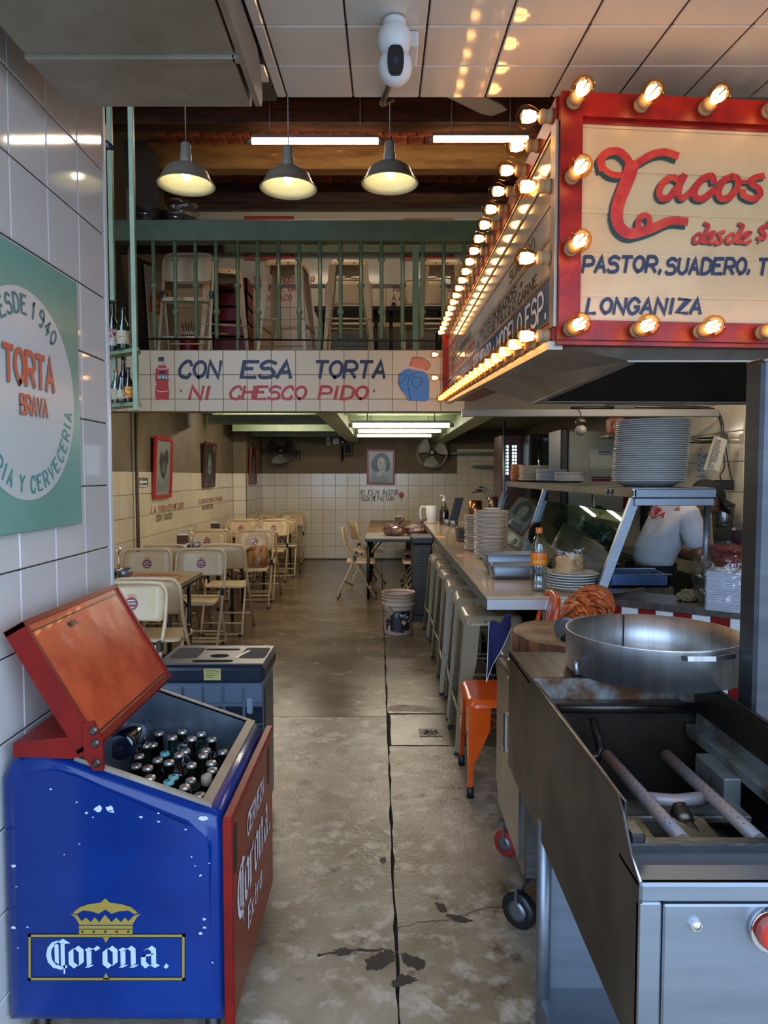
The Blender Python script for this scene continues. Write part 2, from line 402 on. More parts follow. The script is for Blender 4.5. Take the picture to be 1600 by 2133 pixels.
# drain in the hatch
dr = thing('floor_drain', 'small square metal floor drain with swirl grate set in the concrete hatch', 'drain', (.27, 3.99, 0))
m = MB(); m.box(.205, .335, 3.93, 4.05, .0, .003); m.build('drain_plate', M['black_m'], dr)
m = MB()
for k in range(8):
    a = k * pi / 4
    m.tube([(.27 + .012 * cos(a), 3.99 + .012 * sin(a), .005), (.27 + .03 * cos(a + .5), 3.99 + .03 * sin(a + .5), .005), (.27 + .045 * cos(a + .6), 3.99 + .045 * sin(a + .6), .004)], .004, 5)
m.build('grate', M['steel'], dr)

w = MB(); w.box(-9, 9, -16, -1.005, -.2, -.03); struct('pavement', w, mat('grey_street_paving', '9a9894', .8, c2='85837f', sc=2))
# ---------------------------------------------------------------- tiled walls
def tilemesh(w, h, t, name, mt):
    m = MB(); m.box(-w / 2, w / 2, -h / 2, h / 2, -t, 0, .003); o = m.build(name, mt); return o
def tiles(parent, origin, u, v, nu, nv, pw, ph, mt, gap=.004, t=.008, skip=None, name='tile', jit=.0):
    """tile objects over a plane; u x v points out of the wall"""
    src = None; u = Vector(u).normalized(); v = Vector(v).normalized(); n = u.cross(v)
    R = Matrix((u, v, n)).transposed().to_euler(); o0 = Vector(origin)
    for i in range(nu):
        for j in range(nv):
            if skip and skip(i, j): continue
            p = o0 + u * (i + .5) * pw + v * (j + .5) * ph + n * (t + random.uniform(-jit, jit))
            if src is None:
                src = tilemesh(pw - gap, ph - gap, t, name, mt); o = src; o.parent = parent; o.location = p; o.rotation_euler = R
            else: o = put(src, parent, p, R)
XL = -.97
w = MB(); w.box(XL - .25, XL - .008, .3, 2.46, 0, 3.0); wall_left = struct('wall_left', w, M['grout'])
tiles(wall_left, (XL - .008, 2.46 - .205 * 6, -.05), (0, 1, 0), (0, 0, 1), 6, 14, .205, .2165, M['tile'])
w = MB(); w.box(XL - .26, XL + .004, 2.46, 2.478, 0, 3.0); struct('trim_1', w, M['white_p'])
XM = -2.375
def painted(name, x0, x1, y0, y1, z0, z1, mt):
    w = MB(); w.box(x0, x1, y0, y1, z0, z1); return struct(name, w, mt)
wl = painted('wall_left_room', XM - .3, XM - .008, 2.4, 12.6, 0, 6.0, M['taupe'])
tiles(wl, (XM - .009, 11.0 - 27 * .2165, .02), (0, 1, 0), (0, 0, 1), 27, 7, .2165, .2165, M['tile_old'])
p = painted('trim_2', XM, -2.165, 10.97, 12.4, 0, 2.6, M['taupe'])      # pilaster in the far corner
tiles(p, (XM, 10.97, .02), (1, 0, 0), (0, 0, 1), 1, 7, .2, .2165, M['tile_old'])
tiles(p, (-2.165, 10.99, .02), (0, 1, 0), (0, 0, 1), 7, 7, .2, .2165, M['tile_old'])
YB = 12.4
wb = painted('wall_back', -3, 3.2, YB + .008, YB + .3, 0, 2.6, M['taupe'])
tiles(wb, (-2.165, YB + .009, .02), (1, 0, 0), (0, 0, 1), 16, 7, .2165, .2165, M['tile_old'], gap=.003)
tiles(wb, (-2.165 + 16 * .2165, YB + .009, .02), (1, 0, 0), (0, 0, 1), 5, 9, .2165, .2165, M['tile_old'], gap=.003)
XR = 2.5
wr = painted('wall_right', XR + .009, XR + .3, .3, 12.6, 0, 6.0, M['grout_light'])
tiles(wr, (XR + .009, 4.2 + 2.165, .3), (0, -1, 0), (0, 0, 1), 10, 9, .2165, .2165, M['tile_old'])
m = MB(); m.tube([(-2.34, 6.6, 0), (-2.34, 6.6, 2.1)], .018, 8); tag(m.build('wall_pipe', mat('brown_painted_pipe', '4c3a26', .5)), 'thin brown vertical pipe on the taupe left wall before the dining tables', 'pipe')
# ---------------------------------------------------------------- soffit of square tiles over the entrance
sl = .095; un = Vector((0, cos(math.atan(sl)), sin(math.atan(sl))))
w = MB(); ZC = 2.667
def cz(y): return ZC + sl * (y - 2.22)
w.prism([(-.333, .2, cz(.2) + .009), (-.333, 2.22, cz(2.22) + .009), (-.333, 2.22, 2.95), (-.333, .2, 2.95)], (3., 0, 0)); w.box(-1.3, -.333, .2, 2.22, 2.9, 2.95)
ceil1 = struct('ceiling', w, M['grout'])
w = MB(); w.box(-.96, -.333, 1.99, 2.22, cz(2.0) + .012, 2.9); w.build('ceiling_strip', M['grout'], ceil1)
tiles(ceil1, Vector((-.334, 2.22, cz(2.22) + .009)), Vector((1, 0, 0)), -un, 1, 5, .034, .205, M['tile'], gap=.005)
tiles(ceil1, Vector((-.334 - .2045 * 2, 2.22, cz(2.22) + .009)), Vector((1, 0, 0)), -un, 2, 1, .2045, .205, M['tile'], gap=.005)
tiles(ceil1, Vector((-.3 + .0, 2.22, cz(2.22) + .009)), Vector((1, 0, 0)), -un, 12, 5, .2045, .205, M['tile'], gap=.005)
painted('wall_front_upper', -1.3, 2.7, 1.9, 2.2, 2.93, 6., M['taupe'])
# ---------------------------------------------------------------- high ceiling: beams and bricks
ZB = 4.45
w = MB(); w.box(-2.8, 2.9, 2.2, 9.0, ZB + .27, ZB + .4); ch = struct('ceiling_high', w, M['mortar'])
bm = None
for k, y in enumerate((3.45, 4.3, 5.15, 6.0, 6.86, 7.72)):
    m = MB(); m.box(-2.6, 2.6, y, y + .16, ZB, ZB + .26, .012)
    m.build('beam', M['wood_l'] if k == 4 else M['wood_d'], ch, label='brown beam with light painted into its paler colour' if k == 4 else None)
src = None
for k, y in enumerate((4.46, 5.31, 6.16, 7.02)):
    for r in range(4):
        for i in range(27):
            x = -2.1 + i * .155 + (.077 if r % 2 else 0)
            if src is None:
                b = MB(); b.box(-.073, .073, -.078, .078, -.03, .03, .005); src = b.build('brick', M['brick'], ch); o = src
            else: o = put(src, ch, (0, 0, 0))
            o.location = (x, y + .085 + r * .172, ZB + .24 + random.uniform(-.004, .004))
# ---------------------------------------------------------------- mezzanine
YM = 5.8
w = MB(); w.box(-2.36, 2.49, YM + .01, YM + .16, 2.03, 2.535); beam = struct('trim_3', w, M['grout_light'])
tiles(beam, (-2.36 + .03, YM + .01, 2.332), (1, 0, 0), (0, 0, 1), 15, 1, .2, .2, M['tile_beam'], gap=.003)
tiles(beam, (-2.36 + .03, YM + .01, 2.132), (1, 0, 0), (0, 0, 1), 15, 1, .2, .2, M['tile_beam'], gap=.003)
tiles(beam, (-2.36 + .03, YM + .01, 2.03), (1, 0, 0), (0, 0, 1), 15, 1, .2, .102, M['tile_beam'], gap=.003)
w = MB(); w.box(-2.37, 2.49, YM + .16, YB, 2.3, 2.53); struct('ceiling_lower', w, M['green_d'])
YU = 8.0
wu = painted('wall_mezzanine', -2.6, 2.7, YU, YU + .2, 2.53, 5.0, M['tile_old'])
w2 = MB(); w2.box(-2.36, 1.4, YU - .012, YU - .004, 2.53, 3.66); w2.build('backing', M['grout_light'], wu)
tiles(wu, (-2.36, YU - .012, 2.53), (1, 0, 0), (0, 0, 1), 18, 5, .2165, .2165, M['tile_beam'], gap=.003)
# green I-beams under the mezzanine
def ibeam(y, x0, x1, z0, z1):
    m = MB(); m.box(x0, x1, y, y + .11, z0, z0 + .018); m.box(x0, x1, y + .048, y + .06, z0, z1); m.box(x0, x1, y, y + .11, z1 - .018, z1)
    return m
k = 0
for y in (6.1, 7.35, 8.7, 10.1, 11.4):
    for x0, x1 in ((-1.8 if y < 8 else -2.2, -.62), (-.42, .86)):
        k += 1; o = ibeam(y, x0, x1, 2.14, 2.31).build('trim_%d' % (k + 3), M['green'], kind='structure')
for x in (-.62, .86):
    k += 1; m = MB(); m.box(x, x + .2, 5.98, YB, 2.06, 2.3, .004); struct('trim_%d' % (k + 3), m, M['green'])
k += 1; m = MB(); m.box(1.06, 2.49, 6.1, 6.2, 2.12, 2.3); struct('trim_%d' % (k + 3), m, M['green'])
# ---------------------------------------------------------------- marquee sign with bulbs
L_, Rr = 3.62, .9
SD = Vector((.0128, 1., 0)).normalized(); FD = Vector((.996, .09, 0)).normalized()
A0 = Vector((.462, 1.9, 0))
def zb(t): return 1.862 + (2.085 - 1.862) * t      # bottom / top along the side, t 0..1
def zt(t): return 2.504 + (2.63 - 2.504) * t
def SP(t, k, d=0.):                                  # point on the side face: t along, k 0..1 up, d outwards
    p = A0 + SD * (L_ * t); p.z = zb(t) + (zt(t) - zb(t)) * k
    return p + Vector((-1, .0128, 0)) * d
def FP(x, z, d=0.): p = A0 + FD * x; p.z = z; return p + Vector((.09, -.996, 0)) * d
sign = thing('marquee_sign', 'big red framed marquee sign with lit bulbs and painted taco menu, hung over the kitchen', 'sign', A0 + Vector((0, 0, 1.862)))
Z0, Z1 = 1.862, 2.504
m = MB()   # body: front and side boxes behind the faces
bt = lambda t, z, q: A0 + SD * (L_ * t) + Vector((q, 0, 0)) + Vector((0, 0, z))
m.ring([[bt(0, zb(0), .004), bt(0, zb(0), 1.1) + Vector((0, .1, 0)), bt(0, zt(0), 1.1) + Vector((0, .1, 0)), bt(0, zt(0), .004)],
        [bt(.06, zb(.06), .004), bt(.06, zb(.06), 1.1) + Vector((0, .1, 0)), bt(.06, zt(.06), 1.1) + Vector((0, .1, 0)), bt(.06, zt(.06), .004)]], smooth=False)
m.ring([[SP(t, 0, -.004), SP(t, 0, -.2), SP(t, 1, -.2), SP(t, 1, -.004)] for t in (.06, 1)], smooth=False)
m.build('sign_box', M['red_d'], sign)
def fbox(m, x0, x1, z0, z1, d0, d1):
    c = [FP(x, z, d) for d in (d0, d1) for x, z in ((x0, z0), (x1, z0), (x1, z1), (x0, z1))]
    m.ring([c[:4], c[4:]], smooth=False)
def sbox(m, t0, t1, k0, k1, d0, d1):
    c = [SP(t, k, d) for d in (d0, d1) for t, k in ((t0, k0), (t0, k1), (t1, k1), (t1, k0))]
    m.ring([c[:4], c[4:]], smooth=False)
fw = .058
m = MB(); fbox(m, 0, 1.1, Z1 - .062, Z1, 0, .028); fbox(m, fw, 1.1, Z1 - .074, Z1 - .06, 0, .014); m.build('frame_top', M['red'], sign)
m = MB(); fbox(m, 0, 1.1, Z0, Z0 + .052, 0, .028); fbox(m, 0, 1.1, Z0 - .012, Z0 + .002, -.01, .02); m.build('frame_bottom', M['red'], sign)
m = MB(); fbox(m, 0, fw, Z0 + .052, Z1 - .062, 0, .028); m.build('frame_post', M['red'], sign)
rows = [(.053, .118), (.128, .224), (.236, .338), (.350, .448), (.458, .560)]
zr = [Z0 + a for r in rows for a in r]
for a, b in rows:
    m = MB(); fbox(m, fw, 1.1, Z0 + a, Z0 + b, 0, .008); m.build('sign_panel', M['cream'], sign)
m = MB()
for q in (.118, .224, .338, .448, .560): fbox(m, fw, 1.1, Z0 + q, Z0 + q + .011, 0, .0105)
m.build('panel_track', M['cream'], sign)
# painted lettering on the front
CX = lambda cx, cy: (1160 + cx / 3.636, 200 + cy / 3.636)
def on_front(cx, cy, d):
    r = ray(*CX(cx, cy)); n = Vector((.09, -.996, 0)); o = A0 + n * d
    t = (o - Vector((0, 0, EYE))).dot(n) / r.dot(n); return Vector((0, 0, EYE)) + r * t
def brush(strokes, dx, dy, d, mt, nm):
    for si, (w, pts) in enumerate(strokes):
        m = MB(); d = d + .00012
        P = cat_rom([(a, b) for a, b in pts], 6); k = len(P)
        ws = [(w if not isinstance(w, tuple) else w[0] + (w[1] - w[0]) * i / (k - 1)) for i in range(k)]
        ribbon(m, [(p[0] + dx, p[1] + dy) for p in P], ws, lambda x, y: on_front(x, y, d)); m.build(nm, mt, sign)
Tst = [(60, [(345, 545), (335, 480), (390, 425), (470, 420), (530, 470), (560, 530)]), (58, [(560, 545), (640, 490), (730, 440), (820, 425), (905, 450)]),
       (46, [(345, 535), (400, 585), (470, 600), (560, 575)]), ((105, 92), [(570, 520), (545, 610), (500, 720), (465, 820), (455, 900)]),
       ((92, 60), [(455, 890), (470, 980), (540, 1040), (630, 1030), (740, 995), (860, 945), (975, 950)]),
       (42, [(625, 1010), (618, 950), (650, 905), (690, 910), (705, 950), (690, 1000)])]
ac = [(50, [(925, 640), (870, 615), (805, 660), (775, 730), (800, 775), (860, 760), (925, 680), (965, 605)]), (44, [(955, 620), (925, 720), (945, 775), (1000, 740), (1050, 690)]),
      (50, [(1190, 650), (1175, 605), (1110, 625), (1050, 700), (1050, 765), (1110, 775), (1190, 715)]),
      (50, [(1330, 610), (1265, 640), (1225, 720), (1245, 775), (1310, 765), (1370, 690), (1370, 625), (1330, 610)]), (30, [(1370, 640), (1440, 650), (1500, 620)]),
      (48, [(1560, 605), (1490, 625), (1480, 665), (1530, 700), (1540, 745), (1490, 780), (1420, 755), (1410, 720)])]
de = [(24, [(1085, 1040), (1050, 1060), (1040, 1105), (1075, 1105), (1110, 1050)]), (28, [(1125, 965), (1150, 985), (1120, 1050), (1100, 1100), (1130, 1105)]),
      (24, [(1150, 1085), (1190, 1060), (1195, 1030), (1165, 1040), (1145, 1095), (1175, 1115), (1215, 1090)]),
      (24, [(1270, 1025), (1230, 1040), (1245, 1075), (1250, 1105), (1210, 1120)]), (24, [(1340, 1040), (1300, 1060), (1290, 1105), (1325, 1105), (1365, 1050)]),
      (28, [(1385, 970), (1412, 985), (1380, 1050), (1360, 1100), (1390, 1105)]), (24, [(1405, 1085), (1445, 1060), (1470, 1035), (1430, 1040), (1405, 1095), (1435, 1115), (1470, 1095)]),
      (24, [(1610, 985), (1560, 990), (1545, 1020), (1580, 1045), (1570, 1080), (1525, 1075)]), (12, [(1600, 950), (1530, 1110)])]
brush(Tst, -22, 30, .0109, M['ink_grn'], 'letter_shadow'); brush(ac, -18, 18, .0109, M['ink_grn'], 'letter_shadow')
brush(de, -9, 9, .0109, M['ink_grn'], 'letter_shadow')
brush(Tst, 0, 0, .0113, M['ink_red'], 'painted_letter'); brush(ac, 0, 0, .0113, M['ink_red'], 'painted_letter'); brush(de, 0, 0, .0113, M['ink_red'], 'painted_letter')
def fline(s, cx0, cx1, cyb, ch, st=.2):
    wd = twid(s, 1, .8, .3)
    k = (cx1 - cx0) / (wd * ch)
    text((M['ink_blue'], sign), s, lambda x, y: on_front(cx0 + x * k, cyb - y, .0112), ch, .8, .3, st, .22)
fline('PASTOR', 195, 770, 1330, 112, .25); fline(',SUADERO,', 775, 1500, 1345, 112, .25); fline('TR', 1520, 1710, 1350, 112, .25); fline('LONGANIZA', 225, 1115, 1645, 108, .25)
# side face: chrome trim, strips and faded lettering
m = MB(); sbox(m, 0, 1, .9, 1, 0, .006); m.build('frame_top', M['red'], sign)
m = MB(); sbox(m, 0, 1, 0, .06, 0, .006); m.build('frame_bottom', M['red'], sign)
m = MB(); sbox(m, .985, 1, 0, 1, 0, .05); m.build('frame_post', M['red'], sign)
m = MB(); sbox(m, -.003, .012, .06, .9, 0, .008); m.build('corner_trim', M['galv'], sign)
ks = [(.30, .44), (.455, .58), (.595, .72), (.735, .86)]
M['side_panel'] = mat('glossy_grey_sign_plastic', 'd2c8b4', .09, c2='c4b9a4', sc=3)
M['side_blue'] = mat('blue_sign_strip', '39597a', .15)
for a, b in ks:
    m = MB(); sbox(m, .012, .985, a, b, 0, .004); m.build('sign_panel', M['side_panel'], sign)
m = MB(); sbox(m, .012, .985, .10, .28, 0, .004); m.build('sign_panel', M['side_blue'], sign, label='blue strip of the sign side')
m = MB()
for k in (.065, .285, .445, .585, .725, .865): sbox(m, .012, .985, k, k + .013, 0, .008)
m.build('panel_track', M['galv'], sign)
def sline(s, t0, t1, k0, hk, mt, st=.17, sh=.0):
    wd = twid(s, 1, .62, .22)
    def fr(x, y):
        t = t0 + (t1 - t0) * x / wd; return SP(t, k0 + y * hk, .0052)
    text((mt, sign), s, fr, 1., .62, .22, st, sh)
sline('VICTORIA - CORONA - PACIFICO - MODELO ESP.', .96, .015, .125, .125, M['ink_wh'], .15)
sline('TACOS DORADOS +', .45, .12, .375, .055, M['ink_blk']); sline('2 O 3 TACS DE POLLO O CARNE', .5, .06, .31, .05, M['ink_blk'])
sline('TORTAS CALIENTES', .9, .5, .34, .07, M['ink_red']); sline('PAPAS + REFRESCO', .9, .55, .48, .06, M['ink_blk']); sline('SUADERO', .2, .07, .49, .06, M['ink_blk'])
m = MB(); sbox(m, .0, 1, -.035, 0, -.02, .02); m.build('bottom_rail', M['galv'], sign)
# bulbs: part light_bulb > lamp_socket, filament
mb_ = MB(); mb_.lathe([(.012, .031), (.015, .038), (.024, .05), (.0295, .063), (.030, .073), (.0255, .086), (.016, .094), (.006, .0975), (0, .098)], n=18, cap0=False)
mso = MB(); mso.lathe([(.0195, 0), (.0195, .009), (.017, .0105), (.017, .020), (.019, .0215), (.019, .030), (.0145, .035), (.0, .0355)], n=14)
mfi = MB()
for k in range(6):
    a = k * pi / 3 + .4
    mfi.tube([(.009 * cos(a), .009 * sin(a), .045), (.0125 * cos(a), .0125 * sin(a), .062), (.0115 * cos(a), .0115 * sin(a), .08)], [.003, .0045, .0042], 6)
mfi.cyl((0, 0, .034), (0, 0, .046), .003, n=5)
b0 = mb_.build('light_bulb', M['bulb_glass'], sign, world=False); so0 = mso.build('lamp_socket', M['socket'], b0, world=False); fi0 = mfi.build('filament', M['fil'], b0, world=False)
first = [True]
def bulb(p, d, tilt=0.):
    q = Vector((0, 0, 1)).rotation_difference(Vector(d)).to_euler()
    if first[0]: o = b0; first[0] = False
    else:
        o = b0.copy(); COL.objects.link(o); o.parent = sign
        for c in (so0, fi0):
            e = c.copy(); COL.objects.link(e); e.parent = o
    o.location = Vector(p) - sign.location; o.rotation_euler = q
fd = Vector((.09, -.996, 0)); sd = Vector((-1, .0128, 0))
for x in (.03, .213, .39, .567, .745): bulb(FP(x, Z1 - .03, .028), fd)
for x in (.03, .213, .39, .567, .745): bulb(FP(x, Z0 + .026, .028), fd)
for z in (Z0 + .42, Z0 + .235): bulb(FP(.028, z, .028), fd)
for i in range(20):
    t = .012 + i * .0505
    bulb(SP(t, .95, .006), sd); bulb(SP(t, .03, .006), sd)
for k in (.66, .36): bulb(SP(.012, k, .008), sd)
for k in (.66, .33): bulb(SP(.993, k, .05), sd)

# ---------------------------------------------------------------- extractor hood under the sign
hood = thing('extractor_hood', 'dark soot blackened steel extractor hood with riveted rim under the marquee sign', 'hood', (1.1, 2.6, 1.8))
HR = [(.70, 2.02, 1.83), (1.9, 2.02, 1.83), (1.9, 3.25, 1.83), (.675, 3.2, 1.83)]
HT = [(.50, 1.95, 1.856), (1.95, 1.95, 1.856), (1.95, 3.6, 1.95), (.50, 3.6, 1.955)]
m = MB()
V = [Vector(p) for p in HR]; U = [Vector(p) for p in HT]
for i in range(4):
    j = (i + 1) % 4; m.quad(U[i], U[j], V[j], V[i])
m.build('hood_skirt', M['galv'], hood)
m = MB(); I = [Vector(((p.x - 1.28) * .93 + 1.28, (p.y - 2.6) * .93 + 2.6, 1.835)) for p in V]; K = [Vector(((p.x - 1.28) * .5 + 1.28, (p.y - 2.6) * .5 + 2.6, 2.05)) for p in V]
for i in range(4):
    j = (i + 1) % 4; m.quad(I[i], I[j], K[j], K[i])
m.quad(*K); m.build('hood_interior', M['soot'], hood)
m = MB()
for i in range(4):
    j = (i + 1) % 4; m.ring([[V[i], V[j], I[j], I[i]], [p + Vector((0, 0, -.004)) for p in (V[i], V[j], I[j], I[i])]], smooth=False)
    m.ring([[V[i], V[j], V[j] + Vector((0, 0, .05)), V[i] + Vector((0, 0, .05))], [p + (Vector((1.28, 2.6, p.z)) - p) * -.004 for p in (V[i], V[j], V[j] + Vector((0, 0, .05)), V[i] + Vector((0, 0, .05)))]], smooth=False)
m.build('hood_rim', M['galv'], hood)
rv = None
for i in (3, 0, 2):
    a, b = V[i], V[(i + 1) % 4]; n = int((b - a).length / .11)
    for k in range(n):
        p = a + (b - a) * ((k + .5) / n) + (Vector((1.28, 2.6, 0)) - Vector((a.x, a.y, 0))) * 0; ou = (Vector((-1, 0, 0)) if i == 3 else Vector((0, -1, 0)) if i == 0 else Vector((0, -1, 0)))
        p = p + Vector((0, 0, .024)) + ou * (.006 if i != 2 else .04)
        if rv is None: q = MB(); q.sphere((0, 0, 0), .009, 8); rv = q.build('rivet', M['galv'], hood, world=False); o = rv
        else: o = put(rv, hood, (0, 0, 0))
        o.location = p - hood.location

# ---------------------------------------------------------------- ventilation duct, top left
duct = thing('air_duct', 'grey galvanised sheet metal air duct hanging at upper left by the tiled wall', 'duct', (-.6, 1.2, 2.5))
m = MB()
prof = [(1.965, 2.515), (1.958, 2.5), (1.735, 2.5)]
def dsec(x):
    return [Vector((x, 1.728, 2.5)), Vector((x, 1.945, 2.5)), Vector((x, 1.962, 2.51)), Vector((x, 1.965, 2.535)), Vector((x, 1.96, 2.6)), Vector((x, 1.728, 2.74))]
m.ring([dsec(-.855), dsec(-.362)], smooth=False); m.build('duct_end', M['galv'], duct)
m = MB(); m.box(-.856, -.358, .55, 1.722, 2.5, 2.73, .004); m.build('duct_body', M['galv'], duct)
m = MB(); m.box(-.858, -.356, 1.712, 1.734, 2.492, 2.502, .002); m.box(-.362, -.348, 1.712, 1.734, 2.492, 2.72); m.build('seam_flange', M['galv'], duct)
m = MB()
m.ring([[Vector((-.350, y, z + dz)) for y, z, dz in ((.55, 2.494, 0), (1.93, 2.5, 0), (1.96, 2.508, 0), (1.975, 2.53, 0), (1.972, 2.57, 0), (1.945, 2.61, 0), (1.90, 2.63, 0), (1.6, 2.602, 0), (.55, 2.503, 0))],
        [Vector((-.335, y, z)) for y, z in ((.55, 2.494), (1.93, 2.5), (1.96, 2.508), (1.975, 2.53), (1.972, 2.57), (1.945, 2.61), (1.90, 2.63), (1.6, 2.602), (.55, 2.503))]], smooth=False)
m.build('side_cover', M['galv'], duct)

# ---------------------------------------------------------------- ceiling camera
q0 = PY(822, 30, 1.78)
seccam = thing('security_camera', 'white dome security camera with black lens window on the tiled soffit', 'camera', (q0.x, 1.78, cz(1.78)))
m = MB(); zc = cz(1.78)
m.lathe([(.028, zc - .004), (.03, zc - .012), (.026, zc - .018), (.038, zc - .03), (.043, zc - .052), (.036, zc - .075), (.026, zc - .088)], (q0.x, 1.78, 0), 24); m.build('base', M['white_p'], seccam)
m = MB(); m.sphere((q0.x + .002, 1.775, zc - .118), .042, 22, sz=1.05); hd = m.build('camera_head', M['white_p'], seccam)
m = MB(); c = Vector((q0.x + .002, 1.775, zc - .121)); 
S = [c + Vector((.020 * math.copysign(abs(cos(a)) ** .55, cos(a)), -.043, .032 * math.copysign(abs(sin(a)) ** .8, sin(a)))) for a in [2 * pi * k / 28 for k in range(28)]]
m.ring([[p + Vector((0, .02, 0)) for p in S], S]); m.build('lens_window', M['black_p'], hd)
m = MB(); m.cyl(c + Vector((0, -.044, -.006)), c + Vector((0, -.0445, -.006)), .008, n=14); m.build('lens', mat('dark_blue_lens', '1a2148', .05, coat=1), hd)
m = MB(); m.box(q0.x + .0, q0.x + .062, 1.83, 1.93, cz(1.88) - .042, cz(1.88) - .004, .004); m.build('junction_box', M['white_p'], seccam)
m = MB(); P = cat_rom([PY(822, 122, 1.84), PY(818, 150, 1.95), PY(808, 185, 2.1), PY(797, 215, 2.24), PY(806, 212, 2.3), PY(818, 206, 2.36)], 6)
m.tube(P, [.008 + .0012 * (i % 2) for i in range(len(P))], 8); m.build('cable', mat('grey_corrugated_hose', '4a443c', .5), seccam)

# ---------------------------------------------------------------- wall sign
M['mint'] = mat('mint_green_sign_enamel', '7fae9c', .22, c2='76a593', sc=2)
M['sign_grey'] = mat('pale_grey_sign_enamel', 'd3d3cb', .2)
ws = thing('wall_sign', 'square mint green wall sign with pale round panel and orange lettering on white tiles', 'sign', (-.955, 1.8, 1.72))
x0 = -.945
m = MB(); m.box(-.962, x0, 1.435, 2.178, 1.35, 2.094, .004); m.build('sign_board', M['mint'], ws)
fr = frame((x0, 1.855, 1.712), (0, 1, 0), (0, 0, 1))
m = MB(); m.add([fr(.278 * cos(2 * pi * k / 64), .278 * sin(2 * pi * k / 64), .0015) for k in range(64)], [tuple(range(64))]); m.build('round_panel', M['sign_grey'], ws)
def wtext(s, cx, y, h, wf, mt, d, st=.2, dx=0, dy=0):
    tw = twid(s, h, wf, .16) - h * .16
    text((mt, ws), s, lambda a, b: fr(cx - tw / 2 + a + dx, y + b + dy, d), h, wf, .16, st, 0)
wtext('TORTA', .017, .03, .083, .50, M['ink_gteal'], .003, .19, -.004, -.004); wtext('TORTA', .017, .03, .083, .50, M['ink_or'], .0036, .17)
wtext('BRAVA', .034, -.048, .046, .5, M['ink_gteal'], .003, .18, -.003, -.003); wtext('BRAVA', .034, -.048, .046, .5, M['ink_or'], .0036, .18)
def arc(s, r, a0, a1, h, mt, inside, wf=.5):
    wd = twid(s, h, wf, .2); x = 0
    for chh in s:
        cw = twid(chh, h, wf, .2); a = a0 + (a1 - a0) * (x + cw * .4) / wd
        er = Vector((cos(a), sin(a))); et = Vector((sin(a), -cos(a))) if not inside else Vector((-sin(a), cos(a)))
        up = er if not inside else -er
        text((mt, ws), chh, lambda p, q: fr(er.x * r + et.x * (p - cw * .4) + up.x * q, er.y * r + et.y * (p - cw * .4) + up.y * q, .003), h, wf, .2, .17, 0)
        x += cw
arc('DESDE 1940', .212, radians(133), radians(44), .046, M['ink_gteal'], False)
arc('TAQUERIA Y CERVECERIA', .258, radians(183), radians(357), .042, M['ink_teal'], True)

# ---------------------------------------------------------------- beer cooler
M['blue'] = mat('chipped_blue_enamel', '052668', .22, c2='07307a', sc=2, coat=.15, c3='b9c2c8', sc3=11, lo3=.715, hi3=.725, spec=.3)
M['redlid'] = mat('mottled_orange_red_lid', 'd0562e', .26, c2='b43c1c', sc=5, c3='e59a7c', sc3=3.4, lo3=.55, hi3=.72, bump=.25, bsc=9, coat=.2, spec=.4)
M['redp'] = mat('red_cooler_enamel', '86240f', .34, c2='74200e', sc=3, coat=.1, spec=.35)
M['liner'] = mat('zinc_tub_liner', '8794a0', .35, m=.8, c2='707c88', sc=6)
cl = thing('beer_cooler', 'battered blue and red chest cooler with open lid full of bottles beside the tiled wall', 'cooler', (-.67, 2.0, 0))
prof = [(-.966, .10), (-.40, .10), (-.40, .60), (-.404, .625), (-.414, .645), (-.43, .657), (-.46, .667), (-.80, .787), (-.86, .805), (-.91, .80), (-.945, .78), (-.966, .74)]
Y0, Y1 = 1.70, 2.335
rows = []
for y, s in ((Y0, .04), (Y0 + .003, .026), (Y0 + .011, .012), (Y0 + .022, .004), (Y0 + .036, 0), (Y1 - .02, 0), (Y1 - .006, .008), (Y1, .02)):
    rows.append([Vector((x + (s if x < -.67 else -s), y, z - (s if z > .4 else -s))) for x, z in prof])
m = MB(); 
n = len(prof); vs = [p for r in rows for p in r]; fs = []
for i in range(len(rows) - 1):
    for j in range(n):
        if j in (6,) and i == 4: continue                   # the opening in the sloping top
        k = (j + 1) % n; fs.append((i * n + j, i * n + k, (i + 1) * n + k, (i + 1) * n + j))
m.add(vs, fs, True); m.f.append(tuple(range(n))); m.sm.append(False); m.mi.append(0); m.f.append(tuple((len(rows) - 1) * n + j for j in range(n))[::-1]); m.sm.append(False); m.mi.append(0)
m.build('cooler_body', M['blue'], cl)
def slope(x): return .667 + (.787 - .667) * (-.46 - x) / .34
a, b, c0, c1 = -.785, -.462, Y0 + .038, Y1 - .022
m = MB()
for (xa, ya), (xb, yb) in (((a, c0), (b, c0)), ((b, c0), (b, c1)), ((b, c1), (a, c1)), ((a, c1), (a, c0))):
    ra = Vector((xa, ya, slope(xa) + .004)); rb = Vector((xb, yb, slope(xb) + .004))
    m.quad(ra, rb, Vector((xb, yb, .2)), Vector((xa, ya, .2)))
m.quad((a, c0, .2), (b, c0, .2), (b, c1, .2), (a, c1, .2)); m.build('tub_liner', M['liner'], cl)
m = MB()
def rim(xa, ya, xb, yb, wx, wy):
    p = [(xa, ya), (xb, yb), (xb + wx, yb + wy), (xa + wx, ya + wy)]
    m.ring([[Vector((x, y, slope(x) - .002)) for x, y in p], [Vector((x, y, slope(x) + .009)) for x, y in p]], smooth=False)
rim(a, c0, b, c0, 0, -.012); rim(b, c0 - .012, b, c1 + .012, .024, 0); rim(b, c1, a, c1, 0, .012); m.build('rim_trim', M['galv'], cl)
